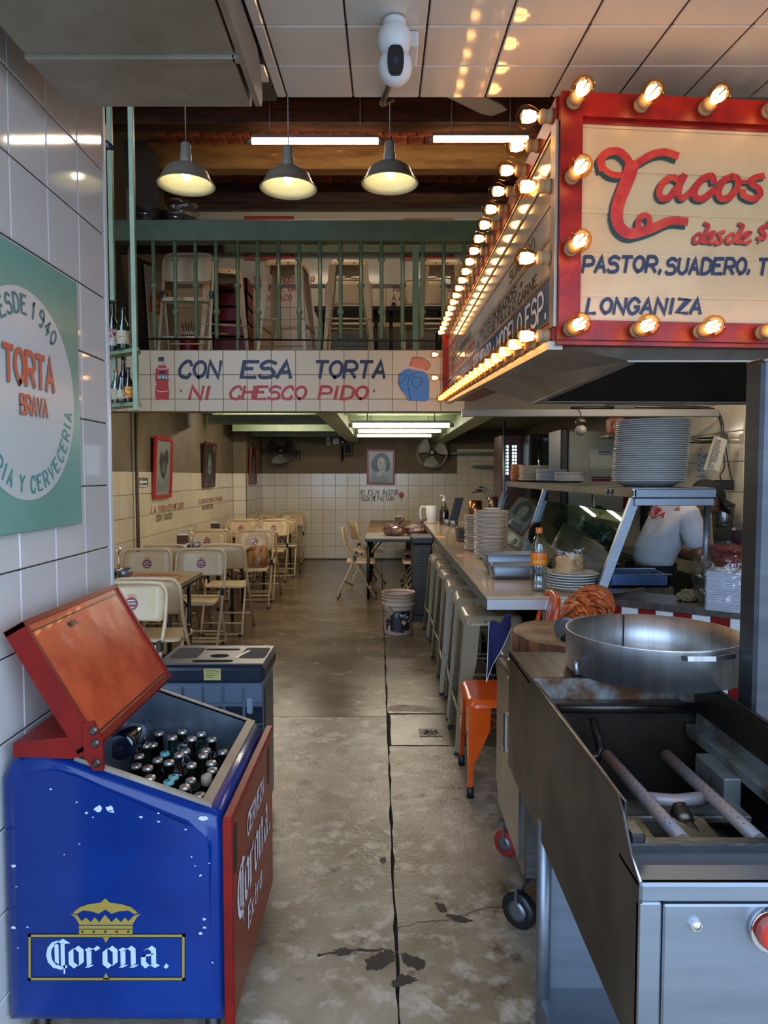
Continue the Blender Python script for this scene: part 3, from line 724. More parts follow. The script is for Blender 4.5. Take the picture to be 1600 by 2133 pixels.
# fixed red strip and raised lid
m = MB(); m.ring([[Vector((x, y, z)) for x, z in ((-.785, .79), (-.735, .80), (-.74, .835), (-.80, .845), (-.93, .83), (-.93, .795))] for y in (Y0 + .012, Y1 - .012)], smooth=False); m.build('fixed_lid', M['red_d'], cl)
ld = Vector((-.168, 0, .29)).normalized(); ln = Vector((.29, 0, .168)).normalized()
h0 = Vector((-.742, 0, .822))
def LP(u, y, w): return h0 + ld * u + ln * w + Vector((0, y, 0))
m = MB()
def lbox(m, u0, u1, y0, y1, w0, w1):
    m.ring([[LP(u, y, w) for u, y in ((u0, y0), (u1, y0), (u1, y1), (u0, y1))] for w in (w0, w1)], smooth=False)
lbox(m, .0, .345, Y0 + .015, Y1 - .03, -.012, .02); lid = m.build('lid', M['redlid'], cl)
m = MB()
lbox(m, -.004, .35, Y0 + .008, Y0 + .022, -.03, .026); lbox(m, -.004, .35, Y1 - .035, Y1 - .022, -.03, .026); lbox(m, .338, .352, Y0 + .008, Y1 - .022, -.03, .026); lbox(m, -.01, .006, Y0 + .008, Y1 - .022, -.03, .024)
m.build('lid_frame', M['red_d'], lid)
for u_ in (.012, .318):
    m = MB(); lbox(m, u_, u_ + .004, Y0 + .03, Y1 - .05, .02, .0225); m.build('lid_seam', M['soot'], lid)
m = MB(); P = [LP(.295 + .02 * sin(3 * t) * .6, 1.93 + .025 * cos(t) + random.uniform(-.004, .004), .0206) for t in [2 * pi * k / 12 for k in range(12)]]
m.add(P, [tuple(range(12))]); m.build('worn_patch', M['steel_d'], lid)
m = MB(); m.ring([[Vector((x, y, z)) for x, z in ((-.725, .765), (-.70, .765), (-.70, .84), (-.722, .89), (-.748, .885), (-.748, .80))] for y in (Y0 + .0, Y0 + .008)], smooth=False); hg = m.build('hinge_plate', M['red_d'], cl)
for x, z in ((-.722, .867), (-.718, .835), (-.716, .785)):
    m = MB(); m.lathe([(.009, -.01), (.011, -.006), (.011, .0), (.006, .0), (.006, .004)], (x, Y0 - .004, z), 10, Matrix.Rotation(pi / 2, 4, 'X')); m.build('bolt', M['steel_d'], hg)
# red front door with slots and lettering
m = MB(); m.ring([[Vector((x, y, z)) for y, z in ((Y0 + .0, .10), (Y1 + .0, .10), (Y1, .635), (Y0, .635))] for x in (-.404, -.384)], smooth=False); fp = m.build('front_door', M['redp'], cl)
m = MB(); m.box(-.404, -.378, Y0 - .006, Y1 + .004, .632, .648, .004); m.box(-.404, -.378, Y0 - .008, Y0 + .006, .10, .635, .003); m.build('door_edge', M['red_d'], fp)
for y in (Y0 + .05, Y1 - .07):
    m = MB(); m.ring([[Vector((x, y + .02 * cos(t), .54 + (.045 if sin(t) > 0 else -.045) + .02 * sin(t))) for t in [2 * pi * k / 16 for k in range(16)]] for x in (-.3838, -.3828)], smooth=False); m.build('hand_slot', M['black_m'], fp)
fr2 = frame((-.3835, 1.76, .30), (0, 1, 0), (0, 0, 1))
m = MB(); gothic(m, lambda x, y, d=0: fr2(x * 1.02, y * 1.25, .001), .085, .0, .02); text(m, 'CERVEZA', lambda x, y: fr2(x, y, .001), .055, .5, .22, .18, .1, .14, .19); text(m, 'Extra', lambda x, y: fr2(x, y, .001), .06, .55, .2, .16, .1, .14, -.075)
m.build('painted_lettering', M['ink_wh'], fp)['kind'] = 'stuff'
# decal on the blue side: crown, cartouche, word
fr3 = lambda x, y, d=0.: Vector((x, Y0 - .0005 - d, y))
D = lambda cx, cy: (lambda p: (p.x, p.z))(PY(cx / 2.58, 1560 + cy / 2.58, Y0 - .001))     # crop pixels to metres
def deco(poly, d, mt, nm):
    m = MB(); m.add([fr3(*D(*p), d) for p in poly], [tuple(range(len(poly)))[::-1]]); m.build(nm, mt, cl)
def bandrect(x0, y0, x1, y1, w, d, mt, nm):
    m = MB()
    for q in (((x0, y0), (x1, y0), (x1, y0 + w), (x0, y0 + w)), ((x0, y1 - w), (x1, y1 - w), (x1, y1), (x0, y1)), ((x0, y0), (x0 + w, y0), (x0 + w, y1), (x0, y1)), ((x1 - w, y0), (x1, y0), (x1, y1), (x1 - w, y1))):
        m.quad(*[fr3(*D(*p), d) for p in q][::-1])
    m.build(nm, mt, cl)
bandrect(150, 994, 996, 1246, 20, .0008, M['ink_blk'], 'decal_outline'); bandrect(154, 998, 992, 1242, 12, .0012, M['ink_gold'], 'decal_frame')
deco([(552, 1008), (590, 1008), (570, 1042)], .0012, M['ink_gold'], 'decal_frame'); deco([(552, 1238), (590, 1238), (570, 1202)], .0012, M['ink_gold'], 'decal_frame')
deco([(424, 950), (714, 950), (712, 994), (426, 994)], .0010, M['ink_gold'], 'crown_decal')
deco([(378, 885), (405, 905), (428, 945), (712, 945), (735, 905), (757, 885), (720, 895), (690, 925), (672, 905), (650, 930), (625, 905), (600, 930), (565, 890), (535, 930), (510, 905), (488, 930), (462, 905), (440, 925), (415, 893)], .0010, M['ink_gold'], 'crown_decal')
deco([(392, 880), (430, 850), (480, 833), (540, 826), (556, 812), (566, 802), (576, 812), (592, 826), (650, 833), (705, 850), (742, 880), (725, 888), (690, 868), (640, 872), (600, 885), (567, 862), (530, 885), (490, 872), (445, 868), (410, 888)], .0010, M['ink_gold'], 'crown_decal')
m = MB()
for x in (443, 504, 567, 628, 690):
    m.add([fr3(*D(x + 7 * cos(t), 981 + 7 * sin(t)), .0014) for t in [2 * pi * k / 10 for k in range(10)]], [tuple(range(10))[::-1]])
m.quad(*[fr3(*D(*p), .0014) for p in ((426, 966), (712, 966), (712, 970), (426, 970))][::-1]); m.build('crown_detail', M['ink_blk'], cl)
gx, gy = D(250, 1172); m = MB(); gothic(m, lambda x, y, d=0: fr3(gx + x * .97, y, .0012), 113 / 2.58 / 822, 0, gy); m.build('decal_letters', mat('pale_blue_letter', 'b9cbd8', .3), cl)
for x in (-.9, -.45):
    for y in (1.76, 2.27):
        m = MB(); m.cyl((x, y, 0), (x, y, .105), .02, n=10); m.build('foot', M['black_m'], cl)
m = MB()
def chip(cx, cy, r, n=9, sy=.7):
    x, y = D(cx, cy); r = r / 2.58 / 822
    m.add([fr3(x + r * cos(2 * pi * k / n) * random.uniform(.5, 1.25), y + r * sy * sin(2 * pi * k / n) * random.uniform(.5, 1.25), .0009) for k in range(n)], [tuple(range(n))[::-1]])
for q in ((532, 320, 26), (592, 318, 24), (600, 335, 16), (465, 343, 9), (412, 286, 7), (757, 366, 10), (853, 345, 8), (852, 390, 10), (998, 432, 8), (1092, 372, 24), (1030, 580, 6), (1078, 680, 9), (1050, 628, 6), (1125, 614, 6), (345, 568, 5), (72, 628, 14), (72, 960, 14), (148, 957, 7), (1098, 915, 12), (1098, 960, 12), (1078, 990, 12), (1142, 1148, 8), (427, 510, 6), (88, 740, 5), (97, 1069, 6), (272, 217, 8), (500, 367, 5)): chip(*q)
m.build('paint_chip', mat('bare_grey_primer', 'bcc4ca', .5), cl)
# bottles standing in the tub
M['bt_g'] = mat('dark_green_bottle_glass', '06200f', .06, coat=1., spec=.8); M['bt_b'] = mat('dark_brown_bottle_glass', '140a06', .06, coat=1., spec=.8)
M['cap_s'] = mat('silver_bottle_cap', 'c8c0b4', .3, m=.7); M['cap_r'] = mat('red_cap_print', '9c3520', .4); M['cap_t'] = mat('turquoise_bottle_cap', '6fb7bb', .35); M['cap_k'] = mat('black_cap_print', '1a1a1c', .4); M['cap_d'] = mat('tan_screw_cap', 'a39678', .4)
def bottle_src(col, print_m, cap_m, word, big=False):
    t = thing('beer_bottle', 'x', 'bottle', group='bottles standing in the blue cooler')
    m = MB(); m.lathe([(.029, 0), (.031, .006), (.031, .125), (.028, .145), (.0165, .18), (.0135, .2), (.0135, .222), (.0145, .224), (.0145, .228), (.0125, .23)], n=14); m.build('bottle_glass', col, t, world=False)
    m = MB(); m.lathe([(.0152, .224), (.0158, .226), (.0145, .233), (.012, .2345), (0, .2348)] if not big else [(.0155, .218), (.0155, .242), (.013, .245), (0, .2452)], n=16); cp = m.build('cap', cap_m, t, world=False)
    m = MB(); zt_ = .2352 if not big else .2456
    m.add([(.0085 * cos(2 * pi * k / 9) * (1 if k % 2 else .55), .0085 * sin(2 * pi * k / 9) * (1 if k % 2 else .55), zt_) for k in range(9)], [tuple(range(9))]); m.build('cap_print', print_m, cp, world=False)
    return t
srcs = {'gr': (bottle_src(M['bt_g'], M['cap_r'], M['cap_s'], ''), 'green beer bottle with red cap print'),
        'br': (bottle_src(M['bt_b'], M['cap_r'], M['cap_s'], ''), 'brown beer bottle with red cap print'),
        'bk': (bottle_src(M['bt_b'], M['cap_k'], M['cap_s'], ''), 'brown beer bottle with black cap print'),
        'gt': (bottle_src(M['bt_g'], M['cap_k'], M['cap_t'], ''), 'green beer bottle with turquoise cap'),
        'td': (bottle_src(M['bt_b'], M['cap_d'], M['cap_d'], '', True), 'brown bottle with tall tan screw cap')}
caps = [(850, 258, 'br'), (862, 322, 'gr'), (1024, 268, 'gr'), (1037, 350, 'br'), (776, 392, 'br'), (1187, 318, 'gr'), (1280, 362, 'bk'), (1270, 435, 'br'), (1410, 468, 'bk'), (1228, 500, 'gr'), (700, 505, 'gt'), (843, 508, 'bk'),
        (1105, 562, 'gr'), (708, 562, 'br'), (905, 575, 'br'), (1228, 608, 'br'), (750, 625, 'br'), (557, 620, 'bk'), (340, 628, 'br'), (400, 575, 'gr'), (1312, 682, 'bk'), (1105, 685, 'gr'), (812, 692, 'br'), (972, 690, 'gt'),
        (1253, 762, 'td'), (708, 775, 'br'), (918, 808, 'gt'), (1030, 822, 'br'), (815, 838, 'br'), (1213, 868, 'bk'), (990, 908, 'br'), (230, 590, 'gr'), (600, 425, 'gr'), (300, 530, 'br')]
pos = []
for cx, cy, kd in caps:
    p = PZ(150 + cx / 4.571, 1460 + cy / 4.571, .642); p.x = min(max(p.x, -.75), -.497); p.y = min(max(p.y, Y0 + .072), Y1 - .056)
    pos.append([p.x, p.y, kd])
for it in range(60):
    for i in range(len(pos)):
        for j in range(i):
            dx = pos[i][0] - pos[j][0]; dy = pos[i][1] - pos[j][1]; d = math.hypot(dx, dy) + 1e-6
            if d < .063:
                s = (.0635 - d) / 2 / d; pos[i][0] += dx * s; pos[i][1] += dy * s; pos[j][0] -= dx * s; pos[j][1] -= dy * s
    for q in pos: q[0] = min(max(q[0], -.75), -.497); q[1] = min(max(q[1], Y0 + .072), Y1 - .056)
order = sorted(range(len(pos)), key=lambda i: pos[i][1]); ordn = ['first', 'second', 'third', 'fourth', 'fifth', 'sixth', 'seventh', 'eighth', 'ninth', 'tenth', 'eleventh', 'twelfth', 'thirteenth', 'fourteenth', 'fifteenth', 'sixteenth', 'seventeenth', 'eighteenth']
bykind = {}
for i in order: bykind.setdefault(pos[i][2], []).append(i)
used = set()
for kd, L in bykind.items():
    for n_, i in enumerate(L):
        src, lab = srcs[kd]
        lb = lab + (", %s such from the cooler's near rim" % ordn[n_] if len(L) > 1 else ' standing in the cooler')
        if kd not in used: o = src; used.add(kd); o.location = (pos[i][0], pos[i][1], .41); o['label'] = lb
        else: o = dup(src, (pos[i][0], pos[i][1], .41), random.uniform(0, 6), lb)
        o.location.z = .41 + random.uniform(-.012, .012)
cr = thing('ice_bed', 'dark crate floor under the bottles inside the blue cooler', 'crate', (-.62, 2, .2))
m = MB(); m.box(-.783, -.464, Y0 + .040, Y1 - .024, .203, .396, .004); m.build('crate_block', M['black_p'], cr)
# crumpled clear ice bags between the bottle necks
M['icebag'] = glassy('clear_ice_bag_film', 'eef3f6', .1, .06, bump=1., bsc=40)
def crumple(c, r, n=12, sz=.7, seed=1, amp=.3):
    rd = random.Random(seed); m = MB(); m.sphere((0, 0, 0), 1, n, sz=1)
    m.v = [Vector(c) + Vector((p.x * r, p.y * r, p.z * r * sz)) * (1 + rd.uniform(-amp, amp)) for p in m.v]; m.sm = [False] * len(m.f); return m
for i, (cx, cy, r, lb) in enumerate([(1000, 500, .045, 'crumpled clear plastic ice bag in the middle of the cooler bottles'), (1150, 430, .04, 'crumpled clear plastic bag near the far right of the cooler'), (640, 330, .05, 'crumpled clear plastic bag by the fallen dark bottle in the cooler'), (1010, 620, .045, 'crumpled clear plastic bag above a turquoise cap in the cooler'), (1330, 570, .04, 'clear plastic bag against the right rim of the cooler'), (1120, 860, .04, 'clear plastic bag in the near right corner of the cooler')]):
    p = PZ(150 + cx / 4.571, 1460 + cy / 4.571, .61); p.x = min(p.x, -.515); p.z = .60
    tag(crumple(p, r, 12, .8, i).build('ice_bag', M['icebag']), lb, 'bag', 'crumpled ice bags in the cooler')
fb = thing('large_bottle', 'large dark bottle lying on its side with its round base showing in the cooler', 'bottle', (-.74, 2.05, .73))
p = PY(250, 1556, 1.97); A = Matrix.Rotation(radians(115), 4, 'X') @ Matrix.Rotation(0, 4, 'Z')
m = MB(); A = Vector((0, 0, 1)).rotation_difference(Vector((-.02, .95, -.12)).normalized()).to_matrix().to_4x4()
m.lathe([(.0, .006), (.03, .0), (.038, .004), (.042, .012), (.042, .12), (.03, .17), (.016, .2), (.016, .24)], p, 24, A); m.build('bottle_glass', mat('navy_black_bottle_glass', '0b1220', .08, coat=1), fb)

# ---------------------------------------------------------------- evaporative air cooler behind the beer cooler
M['ac_b'] = mat('slate_blue_grey_plastic', '5d6a7a', .35); M['ac_d'] = mat('dark_navy_plastic', '222833', .32); M['ac_t'] = mat('charcoal_plastic', '3a3a3c', .4)
ac_ = thing('air_cooler', 'grey and navy plastic evaporative air cooler with louvred back behind the beer cooler', 'air cooler', (-.75, 3.0, 0))
x0, x1, y0, y1 = -.95, -.495, 2.84, 3.16
m = MB(); m.box(x0 + .015, x1 - .012, y0 + .012, y1 - .01, .05, .64, .012); m.build('housing', M['ac_b'], ac_)
m = MB(); m.box(x0, x1, y0, y1, .635, .715, .02); tp = m.build('top_cover', M['ac_d'], ac_)
m = MB(); m.box(x0 + .004, x1 - .004, y0 + .004, y1 - .004, .713, .722, .004); m.build('top_plate', M['ac_t'], tp)
def disc(m, cx, cy, z, rx, ry, h, n=24, pw=2.):
    P = []
    for k in range(n):
        a = 2 * pi * k / n; c_, s_ = cos(a), sin(a)
        P.append(Vector((cx + rx * math.copysign(abs(c_) ** (2 / pw), c_), cy + ry * math.copysign(abs(s_) ** (2 / pw), s_), z)))
    m.prism(P, (0, 0, h))
m = MB(); disc(m, -.72, 2.885, .7222, .085, .018, .0012, pw=4); disc(m, -.71, 2.97, .7222, .04, .028, .0012); disc(m, -.72, 3.08, .7222, .075, .012, .0012, pw=4); m.build('recess', mat('black_blue_recess', '080b12', .8, spec=.1), tp)
m = MB(); disc(m, -.86, 3.02, .7222, .06, .09, .001, pw=8); disc(m, -.565, 3.02, .7222, .055, .09, .001, pw=8); m.build('recess', mat('worn_charcoal_plastic', '2c2c2e', .7, spec=.2), tp)
m = MB(); m.add([(-.635, 2.93, .7245), (-.628, 2.93, .7245), (-.59, 3.06, .7245), (-.605, 3.05, .7245)], [(0, 1, 2, 3)]); m.build('torn_paper', M['white_p'], tp)
for i in range(5):
    m = MB(); m.box(x0 + .04 + i * .083, x0 + .112 + i * .083, y0 + .006, y0 + .014, .555, .625, .003); m.build('grille_panel', M['ac_b'], ac_)
    for j in range(5):
        m = MB(); m.box(x0 + .04 + i * .083, x0 + .112 + i * .083, y0 + .004, y0 + .014, .16 + j * .078, .17 + j * .078); m.box(x0 + .04 + i * .083, x0 + .112 + i * .083, y0 + .011, y0 + .0125, .17 + j * .078, .228 + j * .078); m.build('louvre', M['ac_d'], ac_)
m = MB(); m.box(x1 - .075, x1 - .05, y0 + .0, y0 + .013, .51, .575, .006); m.build('latch', mat('grey_blue_latch', '8492a0', .35), ac_)
m = MB(); m.box(-.745, -.675, y0 - .002, y0 + .001, .655, .703); st_ = m.build('warning_sticker', mat('yellow_sticker', 'b5a866', .5), ac_)
frs = frame((-.745, y0 - .0025, .655), (1, 0, 0), (0, 0, 1)); m = MB(); text(m, 'ADVERTENCIA', frs, .007, .5, .2, .16, 0, .007, .036)
for k in range(3): ribbon(m, [(.007, .028 - k * .008), (.06 - k * .012, .028 - k * .008)], .0018, frs)
ribbon(m, [(.055, .036), (.064, .036), (.0595, .044), (.055, .036)], .001, frs); m.build('printed_text', M['ink_blk'], st_)
m = MB(); m.box(x1 - .013, x1 - .008, y0 + .06, y1 - .06, .2, .6, .003); m.build('side_panel', M['ac_d'], ac_)
for x in (x0 + .05, x1 - .05):
    for y in (y0 + .05, y1 - .05):
        m = MB(); m.cyl((x - .012, y, .026), (x + .012, y, .026), .025, n=12); m.build('caster', M['black_p'], ac_)
# ---------------------------------------------------------------- griddle cart, right foreground
M['pit'] = mat('burnt_griddle_pit_steel', '8a8f8c', .45, m=.7, c2='5a3a20', sc=5, lo=.45, hi=.6, c3='15100c', sc3=8, lo3=.55, hi3=.68, bump=.15, bsc=25)
M['burner'] = mat('heat_bleached_burner_pipe', '88868c', .55, m=.4, c2='9c8478', sc=14, c3='7a706c', sc3=40)
M['steel_b'] = mat('satin_sheet_steel', '8a9098', .42, m=.9, c2='7e848c', sc=2, stretch=(1, 1, 8))
gc = thing('griddle_cart', 'stainless steel griddle cart with burner pipes exposed in its greasy pit, right foreground', 'griddle', (.63, 1.6, 0))
X0, X1, Yf, Yb = .40, .865, 1.06, 1.87
m = MB(); m.prism([(X0, y, z) for y, z in ((Yf, .57), (2.2, .57), (2.2, .945), (1.17, .95), (1.14, .93), (1.10, .88), (Yf, .86))], (.006, 0, 0)); m.build('side_panel', M['steel_d'], gc)
m = MB(); m.tube([(X0 + .003, y, z) for y, z in ((1.06, .862), (1.10, .882), (1.14, .932), (1.17, .952), (2.2, .947))], .0028, 6); m.build('rolled_edge', M['steel_h'], gc)
m = MB(); m.prism([(X1 - .012, y, z) for y, z in ((Yf, .57), (Yb, .57), (Yb, .95), (1.17, .95), (1.10, .86), (Yf, .86))], (.012, 0, 0)); m.build('side_panel', M['steel_d'], gc)
m = MB(); m.box(X0 + .001, X1, Yf - .004, Yf + .012, .832, .862, .004); m.build('front_lip', M['steel_b'], gc)
m = MB(); m.box(X0, X1, Yf, 1.155, .852, .862, .002); m.build('front_shelf', M['steel_b'], gc)
m = MB(); m.box(X0 + .04, X1, Yf, Yf + .012, .40, .826, .003); fpn = m.build('control_panel', M['steel_b'], gc)
m = MB(); m.box(X0, X0 + .037, Yf - .001, Yf + .012, .40, .830, .003); m.build('corner_strip', M['steel_b'], gc)
m = MB(); m.cyl((.49, Yf + .002, .795), (.49, Yf - .006, .795), .0095, n=6, smooth=False); m.lathe([(.007, 0), (.006, .002), (0, .003)], (.49, Yf - .006, .795), 8, Matrix.Rotation(pi / 2, 4, 'X')); m.build('bolt', M['chrome'], fpn)
m = MB(); m.cyl((.606, Yf, .79), (.606, Yf - .012, .79), .034, n=24); kb = m.build('knob_bezel', M['chrome'], fpn)
m = MB(); m.cyl((.606, Yf - .012, .79), (.606, Yf - .045, .79), .028, .022, n=20); m.build('red_knob', mat('red_plastic_knob', 'd6402c', .35), gc)
m = MB(); m.prism([(X0 + .01, Yb, .74), (X1 - .01, Yb, .74), (X1 - .01, Yb, .948), (X0 + .01, Yb, .948)], (0, .012, 0)); m.build('splash_back', M['pit'], gc)
m = MB(); m.box(X0 + .014, X1 - .014, Yb - .006, Yb, .60, .855); m.build('pit_back', M['soot'], gc)
m = MB(); m.box(X0 + .014, X0 + .018, 1.17, Yb, .62, .94); m.box(X1 - .018, X1 - .013, 1.17, Yb, .62, .945); m.box(X0 + .014, X1 - .014, 1.158, 1.168, .6, .85); m.build('pit_lining', M['soot'], gc)
m = MB(); m.box(X0 + .014, X1 - .014, 1.16, Yb, .6, .612); m.build('pit_floor', M['pit'], gc)
m = MB(); m.box(X1 - .05, X1 - .02, 1.2, 1.85, .80, .83, .003); m.box(X1 - .022, X1 - .016, 1.2, 1.85, .80, .86); m.build('pit_ledge', M['pit'], gc)
m = MB(); m.cyl((X0 + .02, 1.845, .875), (X1 - .03, 1.845, .875), .014, n=10); m.box(X0 + .03, X1 - .06, 1.83, 1.86, .886, .892, .002); m.build('rear_bar', M['soot'], gc)
m = MB(); m.box(X0 + .016, X1, 1.145, 1.17, .845, .878, .003); m.box(X0 + .018, X0 + .045, 1.15, 1.2, .86, .892, .004); m.build('front_bar', M['soot'], gc)
m = MB(); m.box(.47, .80, 1.475, 1.56, .745, .76, .003); m.build('cross_plate', M['pit'], gc)
m = MB(); m.box(.425, .55, 1.22, 1.455, .758, .768, .003); m.build('drip_plate', mat('greasy_khaki_plate', '9c8a5c', .4, c2='5a4a34', sc=9, m=.2), gc)
m = MB(); m.box(.60, .69, 1.25, 1.47, .752, .762, .003); m.build('drip_plate', mat('greasy_khaki_plate_b', '9c8a5c', .4, c2='5a4a34', sc=9, m=.2), gc)
for x, dx in ((.558, .016), (.708, .012)):
    m = MB(); m.cyl((x, 1.71, .80), (x + dx, 1.3, .80), .0145, n=14, caps=True); bp = m.build('burner_pipe', M['burner'], gc)
    m = MB()
    for k in range(16):
        t = k / 16; y = 1.69 - .37 * t
        for s_ in (-.007, .007): m.cyl((x + dx * t + s_, y, .8126), (x + dx * t + s_, y, .8140 - abs(s_) * .05), .0014, n=6)
    o = m.build('gas_holes', M['soot'], bp); o['kind'] = 'stuff'
m = MB(); m.tube([(.57, 1.5, .79), (.64, 1.497, .785), (.71, 1.5, .79)], .014, 12); m.build('manifold_pipe', M['burner'], gc)
m = MB(); m.tube(cat_rom([(.645, 1.49, .78), (.647, 1.46, .755), (.655, 1.40, .745), (.675, 1.28, .74)], 5), .0165, 12); m.cyl((.645, 1.485, .77), (.648, 1.455, .752), .021, n=12); m.build('feed_pipe', M['steel_d'], gc)
m = MB(); m.tube([(X0 + .03, 1.70, .79), (.54, 1.72, .79), (.548, 1.73, .81), (.55, 1.8, .86)], .011, 8); m.build('pilot_pipe', M['soot'], gc)
m = MB(); m.box(.775, .815, 1.55, 1.70, .70, .81, .003); m.build('bracket', M['pit'], gc)
m = MB(); m.box(X0, 1.0, Yb + .012, 2.20, .925, .938, .003); m.build('rear_top', M['steel_h'], gc)
m = MB(); m.cyl((.412, 1.74, 0), (.412, 1.74, .62), .019, n=16); m.build('leg', M['steel_b'], gc)
for x, y in ((.845, 1.74), (.845, 1.1), (.845, 2.15)):
    m = MB(); m.cyl((x, y, 0), (x, y, .6), .019, n=14); m.build('leg', M['steel_b'], gc)
m = MB(); m.box(.43, .86, 1.765, 1.775, .15, .62); m.box(.425, .435, 1.758, 1.768, .15, .62); m.box(.575, .58, 1.762, 1.766, .15, .62); m.build('rear_panel', M['steel_b'], gc)
m = MB(); m.box(.40, .87, 1.2, 1.78, .135, .152, .003); m.build('lower_shelf', M['steel_b'], gc)
# rear trolley with door, castor wheels
tr = thing('kitchen_trolley', 'stainless steel trolley with door handle and castor wheels behind the griddle cart', 'trolley', (.72, 2.5, 0))
m = MB(); m.box(.462, .98, 2.225, 2.76, .17, .80, .006); m.build('cabinet', M['steel'], tr)
m = MB(); m.prism([(.448, y, z) for y, z in ((2.26, .22), (2.66, .22), (2.72, .30), (2.72, .78), (2.26, .78))], (.014, 0, 0)); dro = m.build('door', M['steel_h'], tr)
m = MB(); m.tube([(.449, 2.40, .665), (.424, 2.40, .665), (.424, 2.40, .535), (.449, 2.40, .535)], .006, 8, sq=(.012, .012)); m.build('handle', M['chrome'], dro)
m = MB(); m.tube(cat_rom([(.41, 2.21, .90), (.405, 2.215, .875), (.415, 2.215, .86), (.405, 2.215, .84)], 5), .004, 8, sq=(.05, .012)); m.build('latch', M['chrome'], tr)
m = MB(); m.box(.455, .99, 2.215, 2.77, .80, .815, .004); m.build('top_plate', M['steel_h'], tr)
def caster(x, y, r, mt, nm):
    RW = Matrix.Rotation(radians(48), 4, 'Z') @ Matrix.Rotation(pi / 2, 4, 'Y'); TZ = Matrix.Translation((x, y, 0)) @ Matrix.Rotation(radians(48), 4, 'Z') @ Matrix.Translation((-x, -y, 0))
    m = MB(); m.lathe([(r * .5, -.018), (r * .9, -.018), (r, -.01), (r, .01), (r * .9, .018), (r * .5, .018)], (x, y, r), 22, RW); w = m.build(nm, mt, tr)
    m = MB(); m.lathe([(0, -.02), (r * .3, -.023), (r * .55, -.0195), (r * .55, .0195), (r * .3, .023), (0, .02)], (x, y, r), 16, RW); m.build('hub', M['steel_b'], w)
    m = MB(TZ); m.box(x - .026, x - .021, y - .005, y + .005, r, r * 2 + .03); m.box(x + .021, x + .026, y - .006, y + .006, r, r * 2 + .03); m.box(x - .028, x + .028, y - .025, y + .025, r * 2 + .03, r * 2 + .04); m.build('fork', M['steel_b'], w)
caster(.485, 2.68, .052, mat('red_rubber_wheel', '9c2a20', .5), 'wheel'); caster(.450, 2.24, .062, M['black_p'], 'wheel'); caster(.93, 2.68, .052, M['black_p'], 'wheel'); caster(.93, 2.27, .062, M['black_p'], 'wheel')
# big round pan ring
pr = thing('round_pan', 'wide round stainless steel domed pan with a tall rim on the griddle cart', 'pan', (.768, 1.97, .94))
c = (.768, 1.97, 0)
m = MB(); m.lathe([(.236, .951), (.24, .951), (.24, 1.055), (.2405, 1.058), (.236, 1.058), (.2355, .953)], c, 64, cap0=False, cap1=False); m.build('rim_wall', mat('satin_pan_steel', 'c4c4c4', .42, m=1., c2='aeaeae', sc=3, stretch=(9, 9, .6)), pr)
m = MB(); m.lathe([(.237, .954), (.15, .957), (.13, .963), (.08, .975), (.03, .98), (.001, .981)], c, 48, cap0=False, cap1=False); m.build('domed_base', mat('browned_domed_steel', '9c8a78', .25, m=1, c2='6a5444', sc=7), pr)
m = MB(); m.box(.763, .767, 2.2, 2.206, .955, 1.055); m.build('weld_seam', M['soot'], pr)
for a in (-1.12, -1.75 + .2):
    pass
ha = radians(-78); hp = lambda a, r, z: (c[0] + r * cos(a), c[1] + r * sin(a), z)
m = MB(); m.tube([hp(ha - .28, .24, 1.042), hp(ha - .26, .262, 1.045), hp(ha, .268, 1.045), hp(ha + .26, .262, 1.045), hp(ha + .28, .24, 1.042)], .01, 4, sq=(.005, .012)); m.build('handle', M['steel_h'], pr)
m = MB(); m.tube([hp(radians(197), .243, .985), hp(radians(197), .25, .98), hp(radians(199), .25, .952)], .008, 6); m.build('bracket', M['steel_b'], pr)
# steel pillar
pl = thing('steel_pillar', 'tall brushed stainless steel panel cutting the right edge of the view', 'panel', (1.04, 1.7, 0))
m = MB(); m.box(.892, 1.2, 1.655, 1.735, .0, 1.775, .008); m.build('steel_casing', mat('dull_pillar_steel', '55575a', .45, m=.9, c2='4a4c50', sc=2, stretch=(1, 1, 8)), pl)
m = MB(); m.box(.893, 1.2, 1.654, 1.736, 1.765, 1.778, .003); m.build('top_cap', M['steel_d'], pl)
# chopping block on the trolley
M['log'] = mat('worn_log_end_grain', 'a98a66', .65, c2='7d5c3c', sc=9, c3='4a2c18', sc3=5, lo3=.6, hi3=.72, bump=.3, bsc=25)
M['bark'] = mat('brown_log_side', '7a4a2a', .7, c2='3c2012', sc=8, stretch=(3, 3, .6), bump=.4, bsc=20)
lb = thing('chopping_block', 'thick round tree trunk chopping block with cracked worn top on the trolley', 'block', (.665, 2.47, .815))
rr = [.2 * (1 + .035 * sin(3 * t + 1) + .02 * sin(7 * t)) for t in [2 * pi * k / 40 for k in range(40)]]
rg = lambda s, z: [Vector((.665 + rr[k] * s * cos(2 * pi * k / 40), 2.47 + rr[k] * s * sin(2 * pi * k / 40), z)) for k in range(40)]
m = MB(); m.ring([rg(.98, .816), rg(1.01, .86), rg(1.0, .935)]); m.build('trunk', M['bark'], lb)
m = MB(); m.ring([rg(.995, .9352), rg(.97, .943), rg(.6, .946), rg(.2, .944), rg(.01, .944)], cap0=False); m.build('cut_top', M['log'], lb)
m = MB(); P = cat_rom([(.60, 2.27, 0), (.63, 2.33, 0), (.66, 2.36, 0), (.70, 2.36, 0)], 5); ribbon(m, [(p.x, p.y) for p in P], .005, lambda x, y: Vector((x, y, .9466))); m.build('crack', M['bark'], lb)
cloth = MB(); P0 = [Vector((.46, 2.62, .95)), Vector((.465, 2.45, .95))]
rows = []
rdm = random.Random(3)
